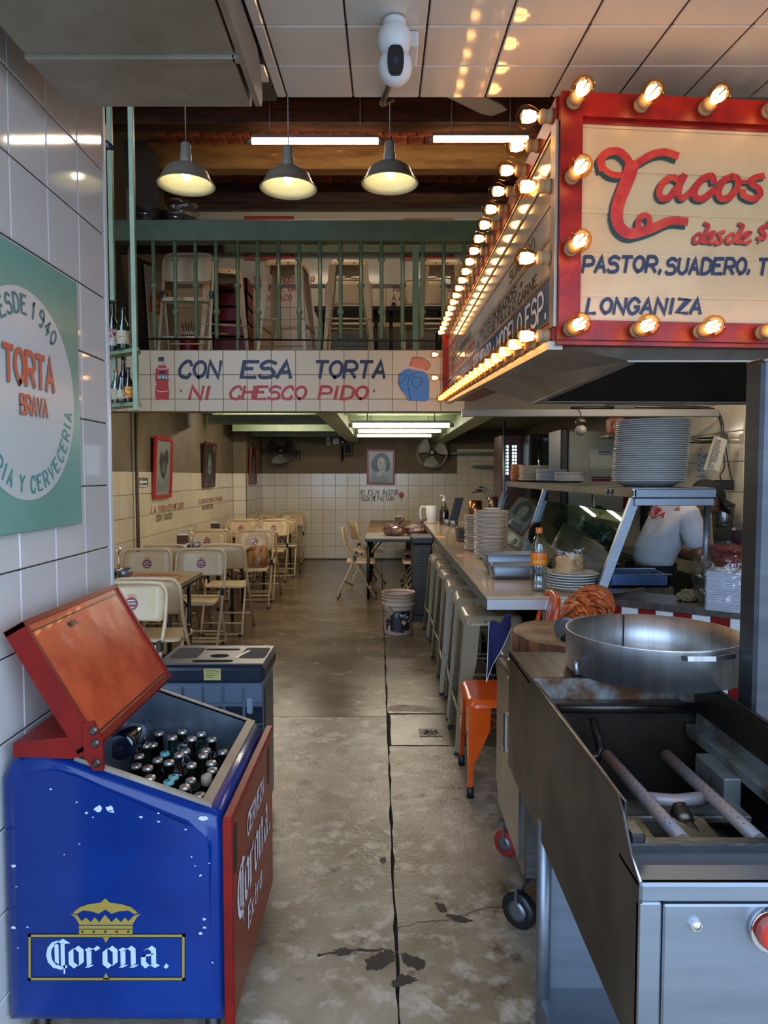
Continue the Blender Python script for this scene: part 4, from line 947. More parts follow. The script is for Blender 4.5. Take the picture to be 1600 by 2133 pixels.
for i in range(9):
    u = i / 8; row = []
    for j in range(10):
        v = j / 9
        row.append(Vector((.50 - .085 * v - .03 * u * v, 2.70 - .10 * v * u + .018 * sin(v * 8 + u * 3), .955 - .035 * v - (.05 + .15 * v) * u + .008 * sin(v * 9))))
    rows.append(row)
cloth.ring(rows, closed=False, cap0=False, cap1=False); co = cloth.build('blue_cloth', mat('navy_blue_cloth', '1e1c4a', .9, bump=.3, bsc=120)); tag(co, 'dark blue cloth with white stitching hanging behind the chopping block', 'cloth')
so = co.modifiers.new('thick', 'SOLIDIFY'); so.thickness = .004
m = MB(); m.tube(rows[-1], .0016, 5); m.tube([r[-1] for r in rows], .0016, 5); m.build('stitched_edge', M['white_p'], co)
# spit of pastor meat lying on the block
M['meat'] = mat('orange_roasted_pastor_meat', 'c9622a', .45, c2='8a3a16', sc=26, c3='e2904e', sc3=18, lo3=.56, hi3=.7, bump=.3, bsc=60)
sp = thing('pastor_spit', 'short spit of orange shaved pastor meat with steel disc lying on the chopping block', 'meat', (.72, 2.5, .95))
a_ = PY(1185, 1318, 2.33); b_ = PY(1236, 1262, 2.50); d_ = (b_ - a_).normalized(); AA = Vector((0, 0, 1)).rotation_difference(d_).to_matrix().to_4x4()
m = MB(); m.lathe([(.0, 0), (.04, .0), (.052, .002), (.056, .006), (.052, .008), (.0, .009)], a_, 28, AA); m.build('disc', mat('dirty_steel_disc', '8a9098', .4, m=.8, c2='3c3430', sc=12, lo=.55, hi=.65), sp)
m = MB(); m.cyl(a_ - d_ * .05, a_ + d_ * .03, .009, n=10); m.cyl(b_ + d_ * .06, PY(1338, 1229, 2.78), .0115, n=10); m.build('skewer', M['black_m'], sp)
m = MB(); ML = (b_ - a_).length
core = [(.03, .05), (.05, .08), (.066, .14), (.072, .2), (.066, .26), (.05, .3), (.0, .32)]
m.lathe(core, a_, 20, AA)
rdm = random.Random(5)
for k in range(260):
    t = rdm.random(); z = .05 + .26 * t; R_ = .03 + .046 * max(0, sin(pi * min(1, (t * .9 + .1)))) ** .7; ph = rdm.uniform(0, 2 * pi); w_ = rdm.uniform(.3, .8); tl = rdm.uniform(-.03, .03); q = []
    for j in range(5):
        s_ = (j / 4 - .5); q.append(AA @ Vector((R_ * 1.03 * cos(ph + w_ * s_), R_ * 1.03 * sin(ph + w_ * s_), z + tl * s_)) + a_)
    m.tube(q, [.002, .006, .008, .006, .002], 5)
o = m.build('meat_strips', M['meat'], sp); o['kind'] = 'stuff'

# ---------------------------------------------------------------- orange metal chair
oc = thing('orange_chair', 'glossy orange metal chair with black rubber feet beside the trolley', 'chair', (.55, 3.36, 0))
def rrect(x0, x1, y0, y1, r, n=5):
    P = []
    for cx_, cy_, a0 in ((x1 - r, y1 - r, 0), (x0 + r, y1 - r, pi / 2), (x0 + r, y0 + r, pi), (x1 - r, y0 + r, 1.5 * pi)):
        for k in range(n + 1):
            a = a0 + pi / 2 * k / n; P.append((cx_ + r * cos(a), cy_ + r * sin(a)))
    return P
def seatpan(m, x0, x1, y0, y1, z, r, skirt, ins=.008):
    A_ = rrect(x0 - ins, x1 + ins, y0 - ins, y1 + ins, r); B_ = rrect(x0, x1, y0, y1, r); C_ = rrect(x0 + .012, x1 - .012, y0 + .012, y1 - .012, r * .8); D_ = rrect(x0 + .03, x1 - .03, y0 + .03, y1 - .03, r * .6)
    m.ring([[Vector((x, y, z - skirt)) for x, y in A_], [Vector((x, y, z - .008)) for x, y in B_], [Vector((x, y, z)) for x, y in C_], [Vector((x, y, z - .004)) for x, y in D_]], cap0=False)
m = MB(); seatpan(m, .395, .745, 3.19, 3.53, .455, .05, .035); m.build('seat', M['orange'], oc)
def legpost(m, top, bot, w0, w1, out):
    """tapering folded sheet leg"""
    t = Vector(top); b = Vector(bot); o1 = Vector(out)
    k = .72; mid = t + (b - t) * k
    def sec(p, w): ox, oy = o1.x, o1.y; return [p, p + Vector((-ox * w, 0, 0)), p + Vector((-ox * w * .8, -oy * w * .25, 0)), p + Vector((-ox * w * .25, -oy * w * .8, 0)), p + Vector((0, -oy * w, 0))]
    m.ring([sec(t, w0), sec(t + (b - t) * .3, w0 * .95), sec(mid, w1), sec(b, w1 * .8)], smooth=False)
for x, y, ox, oy in ((.395, 3.19, -1, -1), (.395, 3.53, -1, 1), (.745, 3.19, 1, -1), (.745, 3.53, 1, 1)):
    m = MB(); legpost(m, (x - .0 * ox, y, .425), (x + .004 * ox, y + .02 * oy, .045), .105, .026, (ox, oy, 0)); lg = m.build('leg', M['orange'], oc)
    m = MB(); c_ = Vector((x - .008 * ox, y + .012 * oy, 0)); m.cyl(c_, c_ + Vector((0, 0, .05)), .018, .016, n=12); m.build('rubber_foot', M['black_p'], lg)
m = MB()
for x in (.47, .67): m.tube([(x, 3.2, .30), (.57, 3.36, .285), (1.14 - x, 3.52, .30)], .004, 6)
m.build('brace_wire', M['orange'], oc)
m = MB(); m.tube(cat_rom([(.73, 3.20, .44), (.755, 3.20, .62), (.80, 3.215, .84), (.82, 3.25, .91), (.825, 3.36, .93), (.82, 3.47, .91), (.80, 3.505, .84), (.755, 3.52, .62), (.73, 3.52, .44)], 4), .013, 10); bk = m.build('back_frame', M['orange'], oc)
m = MB(); m.ring([[Vector((.745 + .075 * t, 3.32 - .012 * t, .45 + .47 * t)) + Vector(d) for d in ((-.003, 0, 0), (.003, 0, 0), (.003, .1, 0), (-.003, .1, 0))] for t in (0, .5, 1)], smooth=False); sl_ = m.build('back_splat', M['orange'], oc)
m = MB(); frd = frame((.7985, 3.345, .785), Vector((0, -1, 0)), Vector((.155, 0, .98))); P = cat_rom([(.0, .0), (0, .08), (-.03, .07), (-.045, .04), (-.03, .01), (0, 0)], 4); ribbon(m, [(p[0] + .0, p[1]) for p in P], .009, lambda x, y: frd(x, y, .003)); m.build('painted_letter', M['ink_wh'], sl_)

# ---------------------------------------------------------------- bar counter and stools
M['top'] = mat('glossy_beige_counter_top', 'd8bf9a', .14, c2='ccb08a', sc=2, coat=.2)
M['edge'] = mat('white_counter_edge', 'cfcfcf', .35)
ct = thing('bar_counter', 'long beige topped bar counter with white edge running to the back', 'counter', (.78, 6.3, 0))
CX0, CX1, CY0, CY1 = .51, 1.07, 3.43, 9.1
m = MB(); m.box(CX0, CX1, CY0, CY1, .885, .90, .003); m.build('countertop', M['top'], ct)
m = MB(); m.box(CX0 + .004, CX0 + .02, CY0 + .01, CY1, .83, .885); m.build('front_edge', M['steel_b'], ct)
m = MB(); m.box(CX0 + .004, 1.0, CY0 + .004, CY0 + .02, .832, .884, .002); m.build('end_edge', M['edge'], ct)
m = MB(); m.box(.80, .965, CY0 + .05, CY1, 0, .884); m.build('counter_base', M['taupe'], ct)
tsrc = {}
for i in range(4):
    for j in range(5):
        k = (i + j) % 2
        if k not in tsrc:
            q = MB(); q.box(-.018, .018, -.008, 0, -.08, .08, .002); tsrc[k] = q.build('tile', M['white_p'] if k else M['red_d'], ct); o = tsrc[k]
        else: o = put(tsrc[k], ct, (0, 0, 0))
        o.location = Vector((.822 + i * .04, CY0 + .05, .09 + j * .165)) - ct.location
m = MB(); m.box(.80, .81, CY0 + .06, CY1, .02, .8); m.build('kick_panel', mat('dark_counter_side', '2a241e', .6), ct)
m = MB(); m.tube([(.57, CY0 + .5, .83), (.57, CY0 + .5, .78), (.79, CY0 + .5, .6)], .012, 6); m.tube([(.57, CY0 + 3.5, .83), (.57, CY0 + 3.5, .78), (.79, CY0 + 3.5, .6)], .012, 6); m.build('support_bracket', M['steel_b'], ct)
for px, py in ((917, 1118), (965, 1157)):
    p = PZ(px, py, .9005); m = MB(); m.box(p.x - .05, p.x + .05, p.y - .09, p.y + .09, .9002, .9012); o = tag(m.build('menu_card', mat('orange_menu_card_%d' % px, 'e0764a', .4, c2='e6a07a', sc=60, lo=.5, hi=.52)), 'orange printed card on the bar counter, %s' % ('far one below the plate stacks' if px < 950 else 'near one beside the steel trays'), 'card')
M['stool'] = mat('beige_enamelled_stool_metal', '93856b', .28, c2='8a7b60', sc=3, coat=.15)
M['stool_up'] = mat('cream_enamelled_stool_metal', 'c9ac80', .32, c2='bb9c70', sc=3)
def make_stool(mt, lab, lw=.085):
    t = thing('bar_stool', lab, 'stool', group='backless metal bar stools')
    m = MB(); seatpan(m, -.155, .155, -.155, .155, .745, .04, .05, .012); s_ = m.build('seat', mt, t, world=False)
    m = MB(); m.prism([(x, y, .7418) for x, y in rrect(-.035, .035, -.012, .012, .008)], (0, 0, .0006)); m.build('hand_slot', M['black_m'], s_, world=False)
    for ox in (-1, 1):
        for oy in (-1, 1):
            m = MB(); legpost(m, (.163 * ox, .163 * oy, .70), (.215 * ox, .215 * oy, .014), lw, .032, (ox, oy, 0)); l_ = m.build('leg', mt, t, world=False)
            m = MB(); m.box(.2 * ox - .018, .2 * ox + .018, .2 * oy - .018, .2 * oy + .018, 0, .018, .004); m.build('foot_pad', M['black_p'], l_, world=False)
    m = MB(); q = [(-.197, -.197), (.197, -.197), (.197, .197), (-.197, .197)]
    for i in range(4): m.tube([(*q[i], .24 if i % 2 else .28), (*q[(i + 1) % 4], .24 if i % 2 else .28)], .008, 6)
    o = m.build('foot_rail', mt, t, world=False)
    m = MB()
    for a, b in (((-.11, -.11), (.11, .11)), ((-.11, .11), (.11, -.11))): m.tube([(*a, .66), (0, 0, .645), (*b, .66)], .006, 5, sq=(.02, .003))
    m.build('under_brace', mt, t, world=False)
    m = MB(); 
    for x in (-.05, .05): m.sphere((x, -.163, .715), .006, 8)
    m.build('bolt', M['steel_d'], t, world=False)
    return t
st0 = make_stool(M['stool'], 'x')
nth = ['nearest', 'second nearest', 'third nearest', 'fourth nearest', 'fifth nearest', 'farthest']
for i, (x, y) in enumerate(((.595, 3.87), (.61, 4.40), (.60, 4.90), (.61, 5.46), (.615, 6.02), (.60, 6.55))):
    lb_ = 'beige metal bar stool under the bar counter, %s of the row' % nth[i]
    if i == 0: st0.location = (x, y, 0); st0['label'] = lb_
    else: dup(st0, (x, y, 0), random.uniform(-.05, .05), lb_)

# ---------------------------------------------------------------- pastor ledge with red and white tiles, right
lg = thing('steel_ledge', 'stainless steel kitchen ledge with checkered red and white tile front', 'counter', (1.4, 3.6, 0))
a2 = Vector((.985, 3.63, 0)); b2 = Vector((1.78, 3.06, 0)); u2 = (b2 - a2).normalized(); n2 = Vector((u2.y, -u2.x, 0))
def ledge(m, d0, d1, z0, z1):
    P = [a2 + n2 * d0, b2 + n2 * d0, b2 + n2 * d1, a2 + n2 * d1]
    m.ring([[p + Vector((0, 0, z)) for p in P] for z in (z0, z1)], smooth=False)
m = MB(); ledge(m, -.30, .0, .84, .875); m.build('ledge_top', M['steel_h'], lg)
m = MB(); ledge(m, -.30, -.012, .0, .84); m.build('ledge_base', M['grout_light'], lg)
tsrc = {}
for i in range(12):
    for j in range(8):
        k = (i + j) % 2; p = a2 + u2 * (.05 + i * .083) + n2 * (-.010); p.z = .79 - j * .1
        if k not in tsrc:
            q = MB(); q.box(-.04, .04, -.004, .004, -.048, .048, .002); tsrc[k] = q.build('tile', M['white_p'] if k else M['red_d'], lg, world=False); o = tsrc[k]
        else: o = put(tsrc[k], lg, (0, 0, 0))
        o.location = p - lg.location; o.rotation_euler = (0, 0, math.atan2(u2.y, u2.x))

# ---------------------------------------------------------------- display case (sneeze guard) on the counter
dc = thing('display_case', 'steel framed slanted glass display case standing on the bar counter', 'display case', (1.3, 5.2, .9))
YN, YFar = 3.47, 7.1
BL = PY(1248, 1238, YN); TL = PY(1322, 1040, YN); TR_ = PY(1474, 1050, YN); BR = PY(1466, 1232, YN)
BL.z = .902; BR.z = .876
m = MB(); m.tube([BL, TL], .02, 4, sq=(.03, .045)); m.build('front_post', M['steel_b'], dc)
m = MB(); m.tube([BR, TR_], .016, 14); m.build('rear_post', M['steel_b'], dc)
zT = 1.435
m = MB(); m.box(1.235, 1.645, YN - .03, YN + .02, zT - .045, zT + .0, .004); m.build('end_rail', M['steel_b'], dc)
m = MB(); m.box(1.24, 1.635, YN - .03, YN + .01, zT - .085, zT - .047, .003); m.build('end_rail', M['steel_b'], dc)
m = MB(); m.box(1.225, 1.25, YN - .03, YFar, zT - .045, zT + .003, .003); m.build('side_rail', M['steel_h'], dc)
m = MB(); m.box(1.235, 1.64, YN - .02, YFar, zT - .004, zT + .006, .002); m.build('top_shelf', M['steel_h'], dc)
for y in (5.35, 7.05):
    m = MB(); m.tube([(BL.x, y, .902), (1.238, y, zT - .04)], .012, 4, sq=(.02, .03)); m.build('front_post', M['steel_b'], dc)
    m = MB(); m.tube([(1.61, y, .876), (1.61, y, zT)], .014, 10); m.build('rear_post', M['steel_b'], dc)
m = MB(); m.box(1.072, 1.2, 3.9, 7.1, .84, .875); m.build('case_floor', M['steel_h'], dc)
m = MB(); m.slab((BL.x + .008, YN + .03, .91), (0, 1.86, 0), (.135, 0, .40), .006); m.build('glass_pane', M['glass'], dc)
m = MB(); m.slab((BL.x + .008, YN + 1.92, .91), (0, 1.66, 0), (.135, 0, .40), .006); m.build('glass_pane', M['glass'], dc)
for px, mt in ((1265, 'blue_magnet'), (1274, 'blue_magnet_b'), (1318, 'green_magnet')):
    p = PX(px, 1017, 1.222); m = MB(); m.sphere((1.222, p.y, zT - .022), .015, 10, sx=.4); tag(m.build('magnet', mat(mt, '1c5a7a' if 'blue' in mt else '5a6a2a', .3)), {'blue_magnet': 'left round blue magnet on the display case rail', 'blue_magnet_b': 'right round blue magnet on the display case rail', 'green_magnet': 'green magnet on the display case rail corner'}[mt], 'magnet')
p = Vector((1.222, 7.12, 0)); m = MB(); m.cyl((1.215, 7.05, .9), (1.215, 7.05, 2.05), .014, n=10); tag(m.build('steel_post', M['steel_b']), 'thin steel post rising from the far end of the display case', 'post')
# back work surface inside the kitchen
wk = thing('kitchen_worktop', 'steel kitchen work surface with sunk trays behind the display case', 'worktop', (1.5, 5.2, 0))
m = MB(); m.box(1.20, 1.66, 3.95, 4.25, .78, .86, .004); m.box(1.20, 1.46, 4.25, 6.5, .78, .86, .004); m.build('worktop', M['steel_h'], wk)
m = MB(); m.box(1.23, 1.44, 4.0, 6.45, 0, .78); m.build('worktop_base', M['steel_d'], wk)
M['tray_b'] = mat('tray_steel_painted_blue_light', '5878a8', .3, m=.6)  # plain stainless trays; the blue light falling on them is painted into the colour
for i, (x0_, x1_, y0_, y1_, z_) in enumerate(((1.28, 1.64, 3.97, 4.22, .93), (1.22, 1.45, 4.30, 4.8, .95))):
    t_ = thing('hot_tray', 'blue lit steel food tray, %s behind the case' % ('near one' if i == 0 else 'far one'), 'tray', (x0_, y0_, .86))
    m = MB(); m.box(x0_, x1_, y0_, y0_ + .012, .861, z_); m.box(x0_, x1_, y1_ - .012, y1_, .861, z_); m.box(x0_, x0_ + .012, y0_, y1_, .861, z_); m.box(x1_ - .012, x1_, y0_, y1_, .861, z_); m.box(x0_, x1_, y0_, y1_, .861, .87); m.build('tray_wall', M['tray_b'], t_)
    m = MB(); m.box(x0_ - .012, x1_ + .012, y0_ - .012, y0_ + .014, z_, z_ + .006, .002); m.box(x0_ - .012, x1_ + .012, y1_ - .014, y1_ + .012, z_, z_ + .006, .002); m.build('tray_rim', M['steel_b'], t_)
# plates ------------------------------------------------------
M['plate'] = mat('white_glazed_plate', 'd9d5cf', .15, coat=.3); M['plate_rim'] = mat('blue_grey_plate_shadow', '4a5064', .3); M['plate_w'] = mat('cream_melamine_plate', 'cdbca2', .3); M['basket'] = mat('tan_woven_tray', 'b5956c', .6); M['basket_o'] = mat('orange_brown_basket', 'a4561f', .5)
def plate_src(r, h, mt, name='plate', n=36, ex=1.):
    m = MB(); m.lathe([(r * .55, 0), (r * .62, 0), (r * .88, h * .72), (r * .985, h * .97), (r, h), (r, h + .0042), (r * .9, h * .8 + .004), (r * .6, .005), (0, .005)], n=n, ex=ex); return m.build(name, mt)
ORD = 'first second third fourth fifth sixth seventh eighth ninth tenth eleventh twelfth thirteenth fourteenth fifteenth sixteenth seventeenth eighteenth nineteenth twentieth'.split()
ORD += ['twenty-' + q_ for q_ in ORD[:9]] + ['thirtieth'] + ['thirty-' + q_ for q_ in ORD[:9]]
def stack(n, c, r, h, dz, mt, lab, group, jit=.004, drift=(0, 0), n_=36, ex=1., tilt=0., top_first=False, names=None):
    src = plate_src(r, h, mt, 'plate', n_, ex); z = c[2]; nn = ['bottom', 'top']
    for k in range(n):
        o = src if k == 0 else src.copy()
        if k: COL.objects.link(o)
        t = k / max(1, n - 1)
        o.location = (c[0] + random.uniform(-jit, jit) + drift[0] * t, c[1] + random.uniform(-jit, jit) + drift[1] * t, z + k * dz); o.rotation_euler = (0, 0, random.uniform(0, 6) if ex == 1 else 0)
        l = lab + (', bottom of the stack' if k == 0 else ', top of the stack' if k == n - 1 else ', %s from the bottom' % ORD[k])
        tag(o, l, 'plate', group)
p = PY(1358, 1003, 4.0); s_tall = (1.455, 3.72, zT + .006)
stack(29, (1.41, 3.72, zT + .006), .19, .032, .0112, M['plate'], 'large white platter in the tall stack on the display case', 'tall stack of white platters', .0015, (.022, 0), 48)
def at_top(px, Y): return (px - 800) / F * Y
stack(13, (1.365, 6.35, zT + .006), .135, .02, .0105, M['plate_w'], 'beige plate in the left stack on the far shelf', 'beige plates on the far shelf', .004)
stack(9, (1.455, 6.05, zT + .006), .135, .02, .011, M['plate'], 'white plate in the middle stack on the far shelf', 'white plates in the middle of the far shelf', .004)
stack(7, (1.53, 5.75, zT + .006), .12, .018, .0105, M['plate'], 'white plate in the low right stack on the far shelf', 'low stack of white plates on the far shelf', .004)
bs = MB(); bs.lathe([(.05, 0), (.065, .01), (.075, .04), (.072, .042), (.06, .012), (0, .008)], n=16)
b_src = None
for k in range(7):
    if b_src is None: b_src = bs.build('basket', M['basket_o']); o = b_src
    else: o = b_src.copy(); COL.objects.link(o)
    o.location = (1.30 + random.uniform(-.006, .006), 6.75, zT + .006 + k * .021); tag(o, 'orange brown basket in the stack at the far shelf end, %s' % ('bottom' if k == 0 else 'top' if k == 6 else ORD[k] + ' from the bottom'), 'basket', 'orange baskets on the far shelf')
# on the counter
stack(34, (.775, 5.02, .9012), .12, .02, .0098, mat('warm_white_plate', 'd2c0ac', .2, coat=.2), 'white plate in the tall counter stack', 'tall stack of white plates on the counter', .003, (0, 0))
tag(plate_src(.06, .01, M['plate']), 'small white saucer lying on top of the tall plate stack', 'plate').location = (.78, 5.02, .9012 + 34 * .0098 + .018)
stack(22, (.745, 5.55, .9012), .10, .018, .0125, M['plate_w'], 'beige plate in the lower counter stack', 'lower stack of beige plates on the counter', .005)
stack(6, (.985, 3.63, .9012), .142, .024, .0135, M['plate'], 'white plate in the low stack at the counter end', 'low stack of plates at the counter end', .002, n_=48)
bag = crumple((.975, 3.66, 1.04), .085, 14, .75, 12, .1); bg_ = thing('tortilla_bag', 'clear plastic bag of tortillas resting on the plate stack at the counter end', 'bag', (.975, 3.66, .99))
def bagmesh(cx_, cy_, z0_, w_, d_, h_, seed, amp=.05):
    rd = random.Random(seed); m = MB(); rows = []
    for i in range(8):
        t = i / 7; k = 1 - .12 * t + (.18 if t > .9 else 0)
        rows.append([Vector((cx_ + w_ * k * cos(2 * pi * j / 18) * (1 + rd.uniform(-amp, amp)), cy_ + d_ * (1 - .5 * t) * sin(2 * pi * j / 18) * (1 + rd.uniform(-amp, amp)), z0_ + h_ * t * (1 + rd.uniform(-amp, amp)) + (.02 * cos(4 * pi * j / 18) if t > .8 else 0))) for j in range(18)])
    m.ring(rows, cap1=False, smooth=False); return m
bagmesh(.965, 3.62, .994, .088, .06, .125, 4, .06).build('bag_film', M['film'], bg_)
M['tort'] = mat('pale_corn_tortilla', 'd6b27e', .7, c2='c69a60', sc=14)
for i, (x_, n_) in enumerate(((.945, 11), (1.0, 12))):
    for k in range(n_):
        m = MB(); m.lathe([(.0, 0), (.05, 0), (.052, .003), (.05, .006), (0, .006)], (x_ + random.uniform(-.004, .004), 3.60 + i * .05, .996 + k * .0068 + .004), 18, Matrix.Rotation(.08 - .1 * i, 4, 'Y')); m.build('tortilla', M['tort'], bg_)
# water bottle
wbt = thing('water_bottle', 'clear plastic water bottle with orange cap and orange label at the counter end', 'bottle', (.805, 3.60, .9012))
m = MB(); B = [(.036, 0), (.041, .006), (.042, .03), (.039, .036), (.042, .044), (.042, .075), (.039, .08), (.042, .088), (.042, .13), (.0415, .135), (.0415, .20), (.0425, .205), (.0425, .23), (.036, .26), (.02, .292), (.0145, .302), (.0145, .318)]
m.lathe(B, (.805, 3.60, .9012), 28, cap1=False); m.build('bottle_shell', glassy('clear_bottle_plastic', 'eef4f4', .05, .14), wbt)
m = MB(); m.lathe([(.035, .004), (.0395, .01), (.0395, .118), (.0, .1185)], (.805, 3.60, .9012), 24); m.build('water', glassy('still_water', 'dfe8ea', .02, .1), wbt)
m = MB(); m.lathe([(.042, .136), (.0424, .138), (.0424, .198), (.042, .2)], (.805, 3.60, .9012), 28, cap0=False, cap1=False); lbw = m.build('bottle_label', mat('orange_bottle_label', 'ee7a1c', .35), wbt)
m = MB(); text(m, 'GARAFON', lambda x, y: Vector((.805 + .0428 * sin(x / .0428), 3.60 - .0428 * cos(x / .0428), 1.05 + y)), .013, .6, .2, .2, .1, -.042, 0)
o = m.build('printed_text', mat('yellow_label_print', 'f2c84a', .4), lbw); o['kind'] = 'stuff'
m = MB(); m.lathe([(.0175, .30), (.0178, .305), (.0178, .326), (.016, .329), (0, .329)], (.805, 3.60, .9012), 20); m.build('cap', mat('orange_cap', 'e8742a', .35), wbt)
# two steel food pans
def foodpan(x, y, z, w, d, h, lab, rz=0.):
    t = thing('steel_tray', lab, 'tray', (x, y, z), rz); q = []
    for i, (s_, zz) in enumerate(((.93, 0), (.97, .3), (1, 1))): q.append([Vector((px_ * s_, py_ * s_, h * zz)) for px_, py_ in rrect(-w / 2, w / 2, -d / 2, d / 2, .025)])
    q2 = [[Vector((px_ * s_ * .985, py_ * s_ * .98, h * zz + .002)) for px_, py_ in rrect(-w / 2, w / 2, -d / 2, d / 2, .025)] for s_, zz in ((1, 1), (.97, .3), (.93, .02))]
    m = MB(); m.ring(q + q2, cap0=True, cap1=True); m.build('tray_shell', M['steel_b'], t, world=False)
    m = MB(); o_ = rrect(-w / 2 - .012, w / 2 + .012, -d / 2 - .012, d / 2 + .012, .03); i_ = rrect(-w / 2, w / 2, -d / 2, d / 2, .025)
    m.ring([[Vector((*p, h - .001)) for p in o_], [Vector((*p, h + .003)) for p in o_], [Vector((*p, h + .003)) for p in i_], [Vector((*p, h - .001)) for p in i_], [Vector((*p, h - .001)) for p in o_]], cap0=False, cap1=False, smooth=False); m.build('tray_rim', M['steel_b'], t, world=False)
    return t
foodpan(.775, 4.08, .9012, .30, .17, .075, 'shallow steel food tray on the counter beside the water bottle')
foodpan(.79, 4.32, .9012, .33, .19, .115, 'deeper steel food tray behind the shallow tray on the counter')
# stack of grey plates leaning inside the glass case
gs = None
for k in range(18):
    t = k / 17
    if gs is None: gs = plate_src(.105, .016, mat('grey_steel_plate', 'a39a90', .3, m=.5), 'plate'); o = gs
    else: o = gs.copy(); COL.objects.link(o)
    o.location = (1.20 + .08 * t, 4.62, .965 + .155 * t); o.rotation_euler = (0, radians(27), radians(4)); tag(o, 'grey plate leaning inside the glass case, %s from the left' % ORD[k], 'plate', 'grey plates leaning in the glass case')
bx = thing('black_tub', 'black plastic tub inside the near end of the glass display case', 'tub', (1.17, 3.80, .902))
q = [(1.13, 3.66), (1.21, 3.66), (1.21, 3.95), (1.13, 3.95)]
m = MB(); m.ring([[Vector((1.17 + (x - 1.17) * s_, 3.8 + (y - 3.8) * s_, z_)) for x, y in q] for s_, z_ in ((.9, .903), (1.05, 1.0), (.98, 1.0), (.85, .91))], smooth=False); m.build('tub_wall', mat('dark_green_tub', '232826', .4), bx)
m = MB(); m.box(1.122, 1.218, 3.645, 3.655, .985, 1.002, .002); m.build('tub_rim', M['black_p'], bx)
# sacks of herbs behind the glass
def heap(c, r, sz, n, mt, name, leafy, seed=1):
    rd = random.Random(seed); m = MB(); c = Vector(c); m.sphere(c + Vector((0, 0, r[2] * .3)), 1, 10); m.v = [Vector((c.x + (p.x - c.x) * r[0] * .9, c.y + (p.y - c.y) * r[1] * .9, c.z + max(0, (p.z - c.z - r[2] * .3) * r[2] * .8 + r[2] * .3))) for p in m.v]
    for k in range(n):
        a = rd.uniform(0, 2 * pi); e = rd.uniform(0, 1) ** .5; zz = (1 - e * e) ** .5
        p = c + Vector((r[0] * e * cos(a), r[1] * e * sin(a), r[2] * zz))
        u_ = Vector((rd.gauss(0, 1), rd.gauss(0, 1), rd.gauss(0, .6))).normalized() * sz * rd.uniform(.6, 1.3); v_ = u_.orthogonal().normalized() * sz * .6
        m.add([p - u_, p + v_ * .8 , p + u_, p - v_, p + u_.cross(v_).normalized() * sz * .5], [(0, 1, 4), (1, 2, 4), (2, 3, 4), (3, 0, 4), (0, 3, 2, 1)])
    return m
hs_ = thing('herb_bag', 'plastic bag of dark green herbs behind the glass display case', 'herbs', (1.5, 4.75, .95))
heap((1.48, 4.8, .955), (.14, .12, .31), .03, 220, None, '', True, 3).build('herb_leaves', mat('dark_green_herb_leaf', '33392a', .6, c2='1c2218', sc=20), hs_)['kind'] = 'stuff'
m = crumple((1.48, 4.8, 1.10), .165, 14, 1., 8, .06); m.build('bag_film', M['film'], hs_)
# onion heap and foam boxes on the ledge
on = heap(PY(1448, 1262, 3.40), (.062, .05, .05), .013, 260, None, '', False, 9); o = on.build('onion_heap', mat('chopped_onion_and_cilantro', 'b59a72', .5, c2='6a6a3c', sc=30, c3='8a5a3a', sc3=20, lo3=.6, hi3=.7)); tag(o, 'heap of chopped onion and herbs on the steel ledge', 'onions'); o['kind'] = 'stuff'
ppp = PZ(1448, 1255, .876); o.location = Vector((ppp.x, ppp.y + .06, .876)) - PY(1448, 1262, 3.40)
fb_ = (1.62, 3.235); fsrc = None
for k in range(17):
    if fsrc is None:
        q = MB(); q.box(-.09, .09, -.09, .09, 0, .0085, .003); q.box(-.095, .095, -.095, .095, .0085, .0105, .001); fsrc = q.build('foam_plate', mat('white_foam', 'd8dae4', .6)); o = fsrc
    else: o = fsrc.copy(); COL.objects.link(o)
    o.location = (fb_[0] + random.uniform(-.002, .002), fb_[1] + random.uniform(-.002, .002), .8755 + k * .0108); o.rotation_euler = (0, 0, -.6)
    tag(o, 'white foam plate stacked on the ledge, %s' % ('bottom' if k == 0 else 'top' if k == 16 else ORD[k] + ' from the bottom'), 'plate', 'foam plates in a clear bag on the ledge')
fbag = MB(); rows = []; rd = random.Random(6)
for i in range(9):
    t = i / 8; s_ = .13 + .03 * sin(t * 3) - .07 * max(0, t - .7) / .3
    rows.append([Vector((fb_[0] + s_ * cos(2 * pi * j / 16) * (1 + rd.uniform(-.12, .12)) - .02 * t, fb_[1] + s_ * sin(2 * pi * j / 16) * (1 + rd.uniform(-.12, .12)), .8765 + .31 * t + rd.uniform(-.01, .01) * (i > 0))) for j in range(16)])
fbag.ring(rows, cap0=False, cap1=False, smooth=False); tag(fbag.build('plastic_bag', M['film']), 'clear plastic bag wrapped around white foam plates on the ledge', 'bag')
